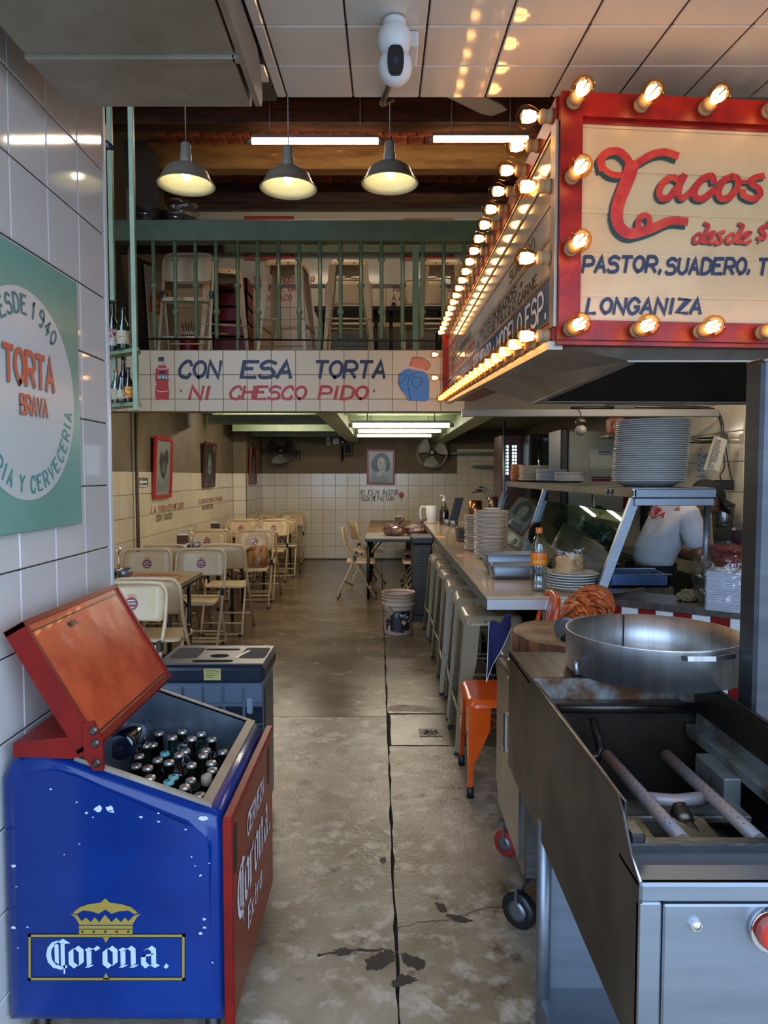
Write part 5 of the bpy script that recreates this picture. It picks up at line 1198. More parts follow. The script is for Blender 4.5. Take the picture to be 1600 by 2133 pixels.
# things in the kitchen against the right wall
rt = thing('kitchen_bench', 'steel kitchen bench along the tiled right wall beside the cook', 'bench', (2.25, 4.6, 0))
m = MB(); m.box(2.0, 2.495, 3.7, 6.3, .82, .86, .004); m.build('worktop', M['steel_h'], rt); m = MB(); m.box(2.05, 2.49, 3.72, 6.28, 0, .82); m.build('bench_base', M['steel_d'], rt)
def tub(x, y, z, w, d, h, mt, lab, name, rimm=None):
    t = thing(name, lab, 'tub', (x, y, z)); q = rrect(-w / 2, w / 2, -d / 2, d / 2, .03)
    m = MB(); m.ring([[Vector((x + a * s_, y + b * s_, z + h * k)) for a, b in q] for s_, k in ((.85, 0), (1, 1), (.97, 1), (.83, .03))]); m.build('tub_wall', mt, t)
    m = MB(); o_ = [Vector((x + a * 1.04, y + b * 1.04, 0)) for a, b in q]; i_ = [Vector((x + a * .99, y + b * .99, 0)) for a, b in q]
    m.ring([[p + Vector((0, 0, z + h - .012)) for p in o_], [p + Vector((0, 0, z + h)) for p in o_], [p + Vector((0, 0, z + h)) for p in i_]], cap0=False, cap1=False, smooth=False); m.build('tub_rim', rimm or mt, t)
    return t
tub(2.24, 4.22, .862, .42, .34, .20, mat('deep_red_plastic', '7a1218', .4), 'deep red plastic tub on the kitchen bench behind the foam plates', 'plastic_tub')
M['bluebox'] = glassy('translucent_blue_plastic', '8088c0', .15, .2)
t_ = thing('storage_box', 'translucent blue plastic storage box on the kitchen bench by the right wall', 'box', (2.30, 4.75, .862)); m = MB(); m.box(2.24, 2.48, 4.46, 4.72, .864, 1.17, .02); m.build('box_shell', M['bluebox'], t_); m = MB(); m.box(2.25, 2.47, 4.47, 4.71, .87, 1.06, .02); m.build('contents', mat('dark_blue_box_contents', '3a3a5a', .5), t_); m = MB(); m.box(2.32, 2.44, 4.455, 4.459, 1.10, 1.13); m.build('blue_label', mat('bright_blue_label', '1c3c9a', .4), t_)
bl = thing('blender', 'tall clear blender jug with black lid by the right wall', 'blender', (2.40, 4.85, .862))
m = MB(); m.lathe([(.07, .862), (.075, .88), (.06, .98), (.05, 1.0)], (2.38, 4.88, 0), 18); m.build('motor_base', M['black_p'], bl); m = MB(); m.lathe([(.05, 1.0), (.055, 1.02), (.075, 1.28), (.074, 1.285)], (2.38, 4.88, 0), 18, cap1=False); m.build('jug', glassy('smoky_jug_plastic', '9a9a98', .1, .15), bl); m = MB(); m.lathe([(.078, 1.285), (.08, 1.3), (.05, 1.315), (.02, 1.33), (0, 1.33)], (2.38, 4.88, 0), 18); m.build('lid', M['black_p'], bl)
# conduit, cables, clip board papers on the right wall
cdt = thing('wall_conduit', 'grey bent electrical conduit curving down onto the right kitchen wall', 'conduit', (2.4, 5.0, 2.0))
P = cat_rom([PY(1260, 846, 5.0), PY(1400, 848, 5.0), PY(1465, 850, 5.0), PY(1490, 856, 5.0), PY(1502, 875, 5.0), PY(1506, 905, 5.0)], 6); m = MB(); m.tube(P, .012, 10); m.build('conduit', M['steel_d'], cdt)
bo = PY(1505, 912, 5.0); m = MB(); m.box(bo.x - .03, bo.x + .03, bo.y - .025, bo.y + .025, bo.z - .04, bo.z + .03, .006); m.build('outlet_box', M['steel_d'], cdt)
m = MB(); P = cat_rom([bo + Vector((0, 0, -.04)), bo + Vector((.02, 0, -.2)), bo + Vector((-.01, 0, -.28)), bo + Vector((.05, .0, -.36))], 5); m.tube(P, .005, 6); m.tube(cat_rom([bo + Vector((.02, 0, -.04)), bo + Vector((.05, 0, -.2)), bo + Vector((.09, 0, -.36))], 5), .005, 6); m.build('cable', M['black_p'], cdt)
pb = PY(1492, 1010, 5.0); m = MB(); m.cyl(pb + Vector((-.03, 0, 0)), pb + Vector((.26, .02, .0)), .016, n=10); m.box(pb.x - .02, pb.x + .12, pb.y - .03, pb.y + .03, pb.z - .035, pb.z + .035, .008); tag(m.build('plug_strip', M['black_p']), 'black plug strip below the bent conduit on the right wall', 'plug strip')
pp_ = thing('paper_pad', 'bundle of handwritten order papers hanging tilted from a wall pipe', 'papers', PY(1490, 940, 4.85))
for k in range(4):
    u_ = (PY(1510, 915, 4.85) - PY(1488, 908, 4.85)); a4 = PY(1488, 908, 4.85) + Vector((0, -.004 * k, 0)) + u_ * (.06 * k); dn = PY(1465, 978, 4.85) - PY(1488, 908, 4.85) + Vector((.006 * k, 0, .004 * k))
    m = MB(); m.slab(a4, u_, dn, .0015); m.build('paper_sheet', mat('paper_%d' % k, ('b9ae98', 'c2b8a4', 'a89e8a', 'c8beaa')[k], .8), pp_)
m = MB(); u_ = (PY(1510, 915, 4.85) - PY(1488, 908, 4.85)); dn = PY(1465, 978, 4.85) - PY(1488, 908, 4.85); f_ = lambda x, y: PY(1488, 908, 4.85) + Vector((0, -.018, 0)) + u_ * x + dn * y
for k in range(14): ribbon(m, [(.15, .1 + k * .06), (.15 + random.uniform(.3, .7), .1 + k * .06)], .018, f_)
m.build('handwriting', M['ink_blk'], pp_)['kind'] = 'stuff'
m = MB(); P = [PY(1430, 918, 5.1), PY(1460, 921, 5.1), PY(1500, 920, 5.1), PY(1560, 916, 5.1)]; m.tube(P, .012, 8); m.tube([p + Vector((0, 0, .03)) for p in P[:3]], .008, 6); tag(m.build('gas_pipe', M['steel_d']), 'thin horizontal gas pipe with valves along the right kitchen wall', 'pipe')
wf = PY(1468, 960, 5.3); m = MB(); m.slab(PY(1452, 995, 5.4), PY(1476, 995, 5.4) - PY(1452, 995, 5.4), PY(1452, 945, 5.4) - PY(1452, 995, 5.4), .004); o = m.build('notice', mat('faded_printed_notice', '8a928e', .6, c2='59676a', sc=40, lo=.5, hi=.52)); tag(o, 'faded printed notice sheet on the wall left of the hanging papers', 'notice')
# metal lintel and pipe under the hood
m = MB(); a4 = PY(962, 868, 4.9); b4 = PY(1495, 866, 4.9); m.box(a4.x, b4.x, 4.87, 4.93, a4.z, a4.z + .05, .003); o = m.build('steel_lintel', mat('grey_painted_steel', '85807a', .4)); tag(o, 'long grey steel lintel spanning the kitchen below the hood', 'beam')
zz = a4.z + .05
m = MB(); m.box(1.6, 1.75, 4.88, 4.93, zz, zz + .035, .004); m.cyl((1.3, 4.9, zz + .012), (1.6, 4.9, zz + .012), .01, n=8); tag(m.build('outlet_box', M['black_m']), 'small dark outlet box and pipe on top of the steel lintel', 'box')
# hanging double camera
hcq = PY(1210, 887, 4.7); hc = thing('hanging_camera', 'grey double sphere camera hanging below the steel lintel', 'camera', hcq)
m = MB(); m.sphere(hcq + Vector((0, 0, .026)), .036, 16, sz=.8); m.build('camera_base', M['steel_d'], hc); m = MB(); m.sphere(hcq + Vector((0, 0, -.03)), .038, 16); m.build('camera_head', mat('grey_camera_shell', '8a8478', .5), hc)
m = MB(); m.tube(cat_rom([hcq + Vector((0, 0, .05)), hcq + Vector((.01, .05, .09)), hcq + Vector((.02, .18, .14))], 5), .004, 6); m.build('cable', M['black_p'], hc)
# white cabinet with control panel, shelf, box
M['wcab'] = mat('off_white_cabinet_enamel', 'a99f88', .4, c2='a0967e', sc=2)
YC = 6.6
def cabbox(px0, px1, py0, py1, Y): a = PY(px0, py1, Y); b = PY(px1, py0, Y); return a, b
a, b = cabbox(1183, 1305, 897, 1120, YC); ic = thing('ice_machine', 'off-white ice machine cabinet with control panel behind the display case', 'machine', (a.x + .3, YC + .3, 0))
m = MB(); m.box(a.x, 2.44, YC, YC + .6, 0, b.z, .01); m.build('cabinet', M['wcab'], ic)
m = MB(); m.box(a.x - .075, a.x - .005, YC + .01, YC + .5, 0, b.z + .02, .01); m.build('door_edge', M['black_m'], ic)
a, b = cabbox(1226, 1281, 935, 978, YC); m = MB(); m.box(a.x, b.x, YC - .012, YC, a.z, b.z, .004); pn = m.build('control_panel', mat('beige_control_panel', 'b8ae98', .4), ic)
a, b = cabbox(1247, 1273, 939, 944, YC - .012); m = MB(); m.box(a.x, b.x, YC - .016, YC - .011, a.z, b.z); m.build('display', mat('grey_lcd', '6a7070', .2), pn)
for i in range(8):
    q_ = PY(1249 + i * 3.3, 947, YC - .013); m = MB(); m.box(q_.x - .004, q_.x + .004, YC - .015, YC - .011, q_.z - .006, q_.z + .006); m.build('button', M['black_p'], pn)
for i, (px, py) in enumerate(((1230, 973), (1238, 973), (1247, 973), (1256, 973), (1264, 973), (1279, 957), (1279, 969), (1230, 965), (1246, 965))):
    q_ = PY(px, py, YC - .013); m = MB(); m.box(q_.x - .01, q_.x + .01, YC - .015, YC - .011, q_.z - .009, q_.z + .009, .002); m.build('button', M['wcab'], pn)
a, b = cabbox(1232, 1279, 993, 996, YC); m = MB(); m.box(a.x, b.x, YC - .004, YC, a.z, b.z); m.build('warning_strip', M['black_p'], ic); a, b = cabbox(1232, 1279, 997, 1003, YC); m = MB(); m.box(a.x, b.x, YC - .004, YC, a.z, b.z); m.build('red_strip', M['red_d'], ic)
a, b = cabbox(1228, 1275, 1030, 1052, YC); m = MB(); m.box(a.x, b.x, YC - .006, YC, a.z, b.z, .002); m.build('slot_panel', M['wcab'], ic)
a, b = cabbox(1273, 1312, 1050, 1060, 6.3); 
sh = thing('wall_shelf', 'dark wall shelf above the tall white platter stack', 'shelf', (2.3, 6.0, 1.9)); a, b = cabbox(1268, 1450, 903, 911, 6.0); m = MB(); m.box(a.x, 2.49, 6.0, 6.3, a.z, b.z, .003); m.build('shelf_board', M['steel_d'], sh)
zs = b.z
for i, (px, pw, ph, col, nm, lb_) in enumerate(((1288, 30, 36, 'c8886a', 'carton', 'red and white printed carton on the dark wall shelf'), (1322, 30, 26, 'c9bda4', 'food_tub', 'cream food tub on the dark wall shelf'), (1352, 26, 28, 'b09a70', 'paper_sack', 'pale paper sack on the dark wall shelf'), (1395, 50, 26, '1a1816', 'radio', 'black radio on the dark wall shelf'))):
    a, b = cabbox(px - pw / 2, px + pw / 2, 903 - ph, 903, 6.05); m = MB(); m.box(a.x, b.x, 6.05, 6.2, zs + .001, zs + b.z - a.z, .015); o = m.build(nm, mat('shelf_item_%d' % i, col, .5, c2='b04a2a' if i == 0 else None, sc=30, lo=.5, hi=.54)); tag(o, lb_, nm.replace('_', ' '))
a, b = cabbox(1298, 1325, 1030, 1060, YC); m = MB(); m.box(a.x, b.x, YC - .03, YC, a.z, b.z, .004); m.build('red_panel', M['red_d'], ic)
# drinks fridges far behind
fr_ = thing('drinks_fridge', 'dark red drinks fridge with backlit bottles far behind the plates', 'fridge', (1.5, 8.3, 0))
a, b = cabbox(1045, 1090, 905, 1010, 8.2); m = MB(); m.box(a.x, b.x, 8.2, 8.8, 0, b.z, .01); m.build('fridge_cabinet', mat('dark_maroon_fridge', '3c1612', .35), fr_)
M['led'] = mat('lit_fridge_shelf_light', 'c8e4f0', .4, emit=2.2, ec='bfe4f2')
for px0, px1 in ((1050, 1060), (1067, 1078)):
    a, b = cabbox(px0 - 3, px1 + 3, 912, 1000, 8.2); m = MB(); m.tube([(a.x, 8.185, a.z), (b.x, 8.185, a.z), (b.x, 8.185, b.z), (a.x, 8.185, b.z)], .01, 4, closed=True, sq=(.014, .014)); m.build('door_frame', mat('red_fridge_frame', '5a1c14', .3), fr_)
    for j in range(9):
        for i in range(2):
            q_ = PY(px0 + 2 + i * 5.5, 930 + j * 7, 8.19); m = MB(); m.box(q_.x - .011, q_.x + .011, 8.186, 8.198, q_.z - .014, q_.z + .014, .003); m.build('lit_bottle', M['led'], fr_)
f2 = thing('black_fridge', 'black glass door fridge beside the dark red fridge', 'fridge', (1.9, 7.9, 0)); a, b = cabbox(1101, 1180, 905, 1010, 7.8); m = MB(); m.box(a.x, b.x, 7.8, 8.4, 0, b.z, .01); m.build('fridge_cabinet', M['black_m'], f2)
for px0, px1 in ((1106, 1122), (1130, 1150), (1152, 1172)):
    a, b = cabbox(px0, px1, 912, 1005, 7.8); m = MB(); m.box(a.x, b.x, 7.785, 7.798, .3, b.z, .003); m.build('glass_door', mat('dim_green_glass_%d' % px0, '33403a' if px0 > 1108 else '1a1c1c', .08), f2); m = MB(); m.tube([(b.x, 7.775, b.z - .5), (b.x, 7.765, b.z - .3), (b.x, 7.775, b.z - .06)], .012, 6); m.build('door_handle', M['chrome'], f2)
# far right shelf on the back wall
for i, (py, pz) in enumerate(((945, 0), (972, 1))):
    a, b = cabbox(938 if i == 0 else 985, 1043, py - 3, py + 2, 12.15); m = MB(); m.box(a.x, b.x, 12.0, 12.39, a.z, b.z, .004); tag(m.build('steel_shelf', mat('grey_green_shelf_%d' % i, '5f6e62', .4)), '%s grey-green steel shelf on the far tiled wall' % ('upper' if i == 0 else 'lower shorter'), 'shelf')
# small things along the far counter
def cyl_thing(name, lab, cat_, c, prof, mt):
    m = MB(); m.lathe(prof, c, 20); return tag(m.build(name, mt), lab, cat_)
p = PZ(925, 1092, .901); sd_ = thing('sauce_bottle', 'pump bottle with dark contents standing on the far counter', 'bottle', (p.x, p.y, .9012))
m = MB(); m.lathe([(.055, 0), (.06, .01), (.06, .16), (.02, .26), (.018, .28)], (p.x, p.y, .9012), 20); m.build('bottle_shell', glassy('clear_pump_bottle', 'd0d0cc', .05, .15), sd_); m = MB(); m.lathe([(.055, .002), (.057, .01), (.057, .14), (.05, .17), (0, .18)], (p.x, p.y, .9012), 20); m.build('contents', mat('dark_sauce', '2a1c14', .3), sd_); m = MB(); m.lathe([(.022, .28), (.024, .285), (.024, .31), (.008, .315), (.007, .35), (.0, .35)], (p.x, p.y, .9012), 14); m.tube([(p.x, p.y, 1.255), (p.x - .05, p.y, 1.255)], .008, 6); m.build('pump', M['white_p'], sd_)
p = PZ(942, 1095, .901); pd = thing('card_terminal', 'black slab shaped card terminal leaning on the far counter', 'terminal', (p.x, p.y, .9012)); m = MB(); m.slab((p.x - .05, p.y, .905), (.1, 0, 0), (.08, .0, .33), .05); m.build('terminal_body', M['black_p'], pd); m = MB(); m.slab((p.x - .03, p.y - .001, .99), (.06, 0, 0), (.05, 0, .2), .002); m.build('screen', mat('dark_screen', '0c0c10', .1), pd)
p = PZ(896, 1092, .901); ju = thing('water_jug', 'white plastic jug with handle at the far end of the counter', 'jug', (p.x, p.y, .9012)); m = MB(); m.lathe([(.06, 0), (.065, .01), (.075, .22), (.072, .222)], (p.x + .03, p.y + .2, .9012), 18, cap1=False); m.build('jug_body', M['white_p'], ju); m = MB(); m.tube(cat_rom([(p.x - .04, p.y + .2, 1.10), (p.x - .1, p.y + .2, 1.1), (p.x - .11, p.y + .2, 1.0), (p.x - .1, p.y + .2, .95)], 5), .012, 8); m.build('handle', M['white_p'], ju)
p = PZ(960, 1070, .901); hb = thing('napkin_box', 'brown box napkin holder behind the sauce bowls on the counter', 'box', (.72, 6.2, .9012)); m = MB(); m.box(.66, .80, 6.3, 6.42, .9015, 1.03, .006); m.build('box_body', mat('brown_box', '6a4a30', .6), hb); m = MB(); m.box(.68, .78, 6.295, 6.30, .93, 1.01); m.build('slot_face', M['black_p'], hb)
for i, (px, py) in enumerate(((940, 1092), (928, 1090))):
    p = PZ(px, py, .901); m = MB(); m.lathe([(.03, 0), (.045, .004), (.05, .07), (.047, .07), (.042, .008), (0, .006)], (p.x, p.y - .35, .9012), 20); tag(m.build('sauce_bowl', M['steel_b']), '%s small steel sauce bowl on the far counter' % ('right' if i == 0 else 'left'), 'bowl')
ck = thing('cutlery_stand', 'steel ladles and utensils in a rack at the far kitchen end', 'utensils', (1.12, 7.9, .9)); m = MB()
m.box(.95, 1.3, 7.8, 8.1, .9012, 1.06, .01); m.build('rack', mat('dark_grey_rack', '33322e', .4), ck); m = MB(); m.lathe([(.07, 0), (.075, .01), (.075, .16), (.07, .16)], (1.02, 7.75, 1.06), 16, cap1=False); m.build('copper_pot', mat('copper_pot', '8a5a3a', .25, m=.9), ck); m = MB(); m.lathe([(.05, 0), (.055, .2), (.05, .2)], (1.22, 7.78, 1.06), 16, cap1=False); m.build('utensil_cup', mat('bronze_cup', '8a6a50', .3, m=.8), ck)
for k in range(3): m = MB(); m.tube(cat_rom([(1.22, 7.78, 1.1), (1.2 - .04 * k, 7.75, 1.3), (1.12 - .04 * k, 7.7, 1.36 - .02 * k), (1.05 - .04 * k, 7.68, 1.37 - .03 * k)], 4), [.007] * 13, 6, sq=(.02, .008)); m.build('ladle', M['steel_b'], ck)
for i, x in enumerate((1.14, 1.22)):
    q_ = thing('frying_pan', 'dark oval pan leaning behind the case glass, %s' % ('left' if i == 0 else 'right'), 'pan', (x, 5.0, .9)); m = MB(); A = Matrix.Rotation(radians(-25), 4, 'Y') @ Matrix.Rotation(pi / 2, 4, 'X'); m.lathe([(0, 0), (.085, 0), (.10, .03), (.096, .03), (.082, .006), (0, .005)], (x + .06, 5.3 - .12 * i, 1.03), 24, A, ex=1., ey=1.25); m.build('pan_body', mat('grey_pan_%d' % i, '4a4844', .35, m=.6), q_); m = MB(); m.tube([(x + .06, 5.28 - .12 * i, 1.14), (x + .12, 5.26 - .12 * i, 1.24)], .008, 6); m.build('handle', M['black_p'], q_)
# ---------------------------------------------------------------- the cook
def skin(name, pts, edges, mt, parent, root=0, sub=2):
    me = bpy.data.meshes.new(name); off = parent.location
    me.from_pydata([tuple(Vector(p[:3]) - off) for p in pts], edges, []); me.materials.append(mt)
    o = bpy.data.objects.new(name, me); COL.objects.link(o); o.parent = parent
    md = o.modifiers.new('skin', 'SKIN'); md.use_smooth_shade = True
    for i, p in enumerate(pts):
        sv = me.skin_vertices[0].data[i]; r = p[3]; sv.radius = r if isinstance(r, tuple) else (r, r); sv.use_root = i == root
    ss = o.modifiers.new('subsurf', 'SUBSURF'); ss.levels = sub; ss.render_levels = sub
    return o
M['skin'] = mat('tan_skin', '8a5a3e', .5, sub=.1); M['shirt'] = mat('white_cotton_shirt', 'c9c7cc', .85, c2='b8b6bc', sc=4, bump=.25, bsc=9); M['apron'] = mat('black_apron', '121214', .8); M['cap_b'] = mat('black_cap_cloth', '121214', .8)
px_, py_ = 1.80, 4.55
ck_ = thing('person', 'person in white t-shirt, black cap and black apron bending over the kitchen bench', 'person', (px_, py_, 0))
# spine leans forward to +x: hips left, head right
hip = Vector((1.75, py_, .80)); wst = Vector((1.76, py_, .93)); che = Vector((1.82, py_, 1.15)); shl = Vector((1.90, py_, 1.26)); nck = Vector((1.99, py_ + .0, 1.31)); hd_ = Vector((2.10, py_ + .01, 1.345))
pts = [(*hip, (.11, .10)), (*wst, (.10, .09)), (*che, (.11, .095)), (*shl, (.10, .09)), (*nck, .055), (*(nck + Vector((.03, 0, .01))), .052),
       (1.90, py_ - .20, 1.24, .068), (1.97, py_ - .235, 1.04, .052), (1.99, py_ - .24, .97, .045), (2.09, py_ - .18, .93, .038), (2.20, py_ - .10, .93, .03),
       (1.90, py_ + .20, 1.24, .068), (1.98, py_ + .235, 1.05, .052), (2.0, py_ + .24, .98, .045), (2.10, py_ + .18, .95, .038), (2.2, py_ + .12, .95, .03),
       (1.70, py_ - .10, .74, .095), (1.735, py_ - .115, .42, .065), (1.71, py_ - .12, .09, .045), (1.84, py_ - .13, .045, .04),
       (1.70, py_ + .10, .74, .095), (1.735, py_ + .115, .42, .065), (1.71, py_ + .12, .09, .045), (1.84, py_ + .13, .045, .04)]
ed = [(0, 1), (1, 2), (2, 3), (3, 4), (4, 5), (3, 6), (6, 7), (7, 8), (8, 9), (9, 10), (3, 11), (11, 12), (12, 13), (13, 14), (14, 15), (0, 16), (16, 17), (17, 18), (18, 19), (0, 20), (20, 21), (21, 22), (22, 23)]
skin('body', pts, ed, M['skin'], ck_)
# head: shaped ovoid with brow, nose, mouth, chin, ears
def head(c, f, up, s, parent):
    f = f.normalized(); r = f.cross(up).normalized(); up = r.cross(f).normalized(); m = MB(); rows = []
    for i in range(17):
        t = i / 16; ph = -pi / 2 + pi * t; row = []
        for j in range(24):
            a = 2 * pi * j / 24; x = cos(ph) * cos(a); y = cos(ph) * sin(a); z = sin(ph)
            fx = x * .098; sy = y * .076 * (1 - .16 * max(0, -z)); uz = z * .118
            if x > 0:
                fx *= 1 - .12 * max(0, -z) ; nose = math.exp(-((y / .16) ** 2 + ((z + .12) / .2) ** 2)) * .026; mouth = -math.exp(-((y / .3) ** 2 + ((z + .5) / .06) ** 2)) * .006; eye = -math.exp(-(((abs(y) - .38) / .14) ** 2 + ((z - .05) / .1) ** 2)) * .011
                fx += nose + mouth + eye + math.exp(-((y / .25) ** 2 + ((z + .78) / .15) ** 2)) * .012
            row.append(c + (f * fx + r * sy + up * uz) * s)
        rows.append(row)
    m.ring(rows); o = m.build('head', M['skin'], parent)
    for sgn in (-1, 1):
        m = MB(); m.sphere(c + r * (sgn * .077 * s) + f * -.008, .022 * s, 10, sx=.7, sz=1.4); m.build('ear', M['skin'], o)
        m = MB(); m.sphere(c + r * (sgn * .03 * s) + f * .079 * s + up * .006, .011 * s, 10); m.build('eye', M['black_p'], o)
    return o, f, r, up
ho, hf, hr_, hu = head(hd_, Vector((.78, -.25, -.6)), Vector((.5, 0, .8)), 1.0, ck_)
m = MB(); m.sphere(hd_ + hu * .02 - hf * .022, .094, 16, sz=.95); m.build('hair', mat('short_black_hair', '0e0c0b', .7, bump=.4, bsc=90), ho)
m = MB(); rows = []
for i in range(7):
    ph = pi / 2 * i / 6; rows.append([hd_ + hu * .045 + (hf * cos(2 * pi * j / 20) * .112 + hr_ * sin(2 * pi * j / 20) * .094) * cos(ph) + hu * .088 * sin(ph) for j in range(20)])
m.ring(rows, cap0=False, cap1=False)
bi = [hd_ + hu * .045 + hf * .10 * cos(a) + hr_ * .088 * sin(a) for a in [(-1.1 + 2.2 * k / 8) for k in range(9)]]; bo_ = [hd_ + hu * .022 + hf * (.10 + .085) * cos(a * .8) + hr_ * .09 * sin(a) for a in [(-1.1 + 2.2 * k / 8) for k in range(9)]]
m.add(bi + bo_ + [p - hu * .006 for p in bi + bo_], [(k, k + 1, 10 + k, 9 + k) for k in range(8)] + [(18 + k, 27 + k, 28 + k, 19 + k) for k in range(8)] + [(9 + k, 10 + k, 28 + k, 27 + k) for k in range(8)])
m.build('cap', M['cap_b'], ck_)
sp_ = [(1.755, py_, .88, (.15, .135)), (*(wst + Vector((.012, 0, .05))), (.152, .138)), (*che, (.165, .145)), (*shl, (.155, .13)), (*(nck + Vector((-.025, 0, -.008))), .07), (1.905, py_ - .19, 1.235, .088), (1.95, py_ - .222, 1.10, .076), (1.965, py_ - .228, 1.04, .074), (1.905, py_ + .19, 1.235, .088), (1.95, py_ + .222, 1.10, .076), (1.965, py_ + .228, 1.04, .074)]
sh_ = skin('t_shirt', sp_, [(0, 1), (1, 2), (2, 3), (3, 4), (3, 5), (5, 6), (6, 7), (3, 8), (8, 9), (9, 10)], M['shirt'], ck_, 2)
m = MB(); m.lathe([(.168, 0), (.172, .08), (.178, .2)], (1.75, py_, .70), 24, ex=.9, ey=.95, cap0=False, cap1=False); m.lathe([(.182, 0), (.184, .03)], (1.755, py_, .895), 24, ex=.88, ey=.85, cap0=False, cap1=False); m.lathe([(.13, 0), (.16, .35), (.172, .5)], (1.75, py_, .22), 24, ex=.9, cap0=False, cap1=False); m.build('apron', M['apron'], ck_)
for sgn in (-1, 1):
    m = MB(); m.sphere((1.80, py_ + .13 * sgn, .035), .05, 12, sx=2.4, sz=.7); m.build('shoe', M['black_p'], ck_)
def hand(w, d, up, s, parent):
    d = d.normalized(); n = up.normalized(); r = d.cross(n).normalized(); P = [(*w, (.026, .018)), (*(w + d * .045), (.034, .016)), (*(w + d * .085), (.036, .014))]; E_ = [(0, 1), (1, 2)]
    for k, (o_, L) in enumerate(((-.028, .062), (-.009, .072), (.010, .068), (.028, .052))):
        b = len(P); q = w + d * .088 + r * o_
        P += [(*q, .009), (*(q + d * L * .5 - n * .008), .0085), (*(q + d * L * .8 - n * .03), .007)]; E_ += [(2, b), (b, b + 1), (b + 1, b + 2)]
    b = len(P); q = w + d * .03 - r * .034; P += [(*q, .011), (*(q + d * .03 - r * .022 - n * .006), .0095), (*(q + d * .058 - r * .026 - n * .018), .008)]; E_ += [(1, b), (b, b + 1), (b + 1, b + 2)]
    return skin('hand', P, E_, M['skin'], parent, 0, 1)
hand(Vector((2.2, py_ - .10, .93)), Vector((1, .25, -.1)), Vector((0, 0, 1)), 1, ck_); hand(Vector((2.2, py_ + .12, .95)), Vector((1, -.2, -.1)), Vector((0, 0, 1)), 1, ck_)
# writing printed on the shirt: strokes laid onto the surface of the cloth
from mathutils.bvhtree import BVHTree
bpy.context.view_layer.update(); dg = bpy.context.evaluated_depsgraph_get(); bvh = BVHTree.FromObject(sh_, dg)
frs_ = frame(PY(1372, 1062, 4.2), Vector((.085, .0, -.055)), Vector((.055, 0, .085)))
def on_shirt(x, y):
    o = frs_(x, y); d = (Vector((o.x, py_, o.z)) - Vector((0, 0, EYE))).normalized(); d = Vector((d.x * .3, 1, 0)).normalized(); h_ = bvh.ray_cast(o - sh_.matrix_world.translation, d)
    if h_[0] is None: return o + d * .2
    return h_[0] + sh_.matrix_world.translation + h_[1] * (.003 if h_[1].y < 0 else -.003)
for s_, hh, yy, xx in (('TORTA', .036, .0, 0), ('BRAVA', .022, -.036, .012)): text((M['ink_red'], sh_), s_, on_shirt, hh, .5, .18, .2, .05, xx, yy)

# ---------------------------------------------------------------- lamps
M['shade_o'] = mat('grey_brown_lamp_enamel', '8c7c68', .35); M['shade_i'] = mat('pale_green_white_enamel', 'd4d6b4', .4)
M['bulb_on'] = mat('lit_frosted_bulb', 'fff4d8', .5, emit=22., ec='ffe9c4')
pn0 = None
for i, (px, py) in enumerate(((388, 385), (601, 392), (812, 382))):
    p = PY(px, py, 4.6)
    t = thing('pendant_lamp', '%s of the three grey pendant lamps with wide enamel shades' % ('leftmost', 'middle', 'rightmost')[i], 'lamp', (p.x, p.y, p.z), 0, 'three pendant lamps')
    c = tuple(p)
    S = [(.04, .135), (.055, .13), (.10, .11), (.135, .085), (.16, .03), (.182, 0)]
    m = MB(); m.lathe(S + [(.186, -.002), (.184, -.005)], c, 36, cap0=False, cap1=False); sh1 = m.build('lamp_shade', M['shade_o'], t)
    m = MB(); m.lathe([(.036, .13)] + [(r - .004, z - .005) for r, z in S[1:]] + [(.184, -.004)], c, 36, cap0=True, cap1=False); m.build('shade_lining', M['shade_i'], sh1)
    m = MB(); m.lathe([(.034, .125), (.038, .135), (.038, .19), (.032, .195), (.032, .255), (.026, .262), (.0, .263)], c, 18); m.build('lamp_socket', mat('grey_lamp_socket_%d' % i, '9a9082', .45), t)
    m = MB(); m.sphere((c[0], c[1], c[2] + .055), .03, 12); m.cyl((c[0], c[1], c[2] + .08), (c[0], c[1], c[2] + .125), .016, n=10); m.build('light_bulb', M['bulb_on'], t)
    m = MB(); m.cyl((c[0], c[1], c[2] + .24), (c[0], c[1], ZB + .24), .004, n=6); m.build('cord', M['galv'], t)
def tube_lamp(name, p0, p1, r, lab, ztop=None, mt='tube'):
    t = thing(name, lab, 'light', (Vector(p0) + Vector(p1)) / 2); d = (Vector(p1) - Vector(p0)).normalized()
    m = MB(); m.cyl(p0, p1, r, n=12); m.build('lit_tube', M[mt], t)
    m = MB(); m.cyl(Vector(p0) - d * .045, p0, r * 1.15, n=12); m.build('end_cap', M['galv'], t); m = MB(); m.cyl(p1, Vector(p1) + d * .045, r * 1.15, n=12); m.build('end_cap', M['galv'], t)
    m = MB(); a = Vector(p0); b = Vector(p1); m.box(a.x, b.x, a.y - .02, a.y + .02, a.z + r + .004, a.z + r + .03); m.build('fitting', M['galv'], t)
    for x in (a.x + .15, b.x - .15):
        if ztop: m = MB(); m.cyl((x, a.y, a.z + r + .03), (x, a.y, ztop), .006, n=6); m.build('hanger', M['galv'], t)
zt_ = 4.40
def tl(px0, px1, py, Y, lab, r=.02, zt2=None, mt='tube'):
    a = PY(px0, py, Y); b = PY(px1, py, Y); b.z = a.z; tube_lamp('tube_light', a, b, r, lab, zt2, mt)
tl(525, 788, 295, 5.965, 'left lit fluorescent tube under the dark ceiling beam', .02, ZB + .25, 'tube_up'); tl(903, 1100, 291, 5.965, 'right lit fluorescent tube under the dark ceiling beam, half hidden by the sign', .02, ZB + .25, 'tube_up')
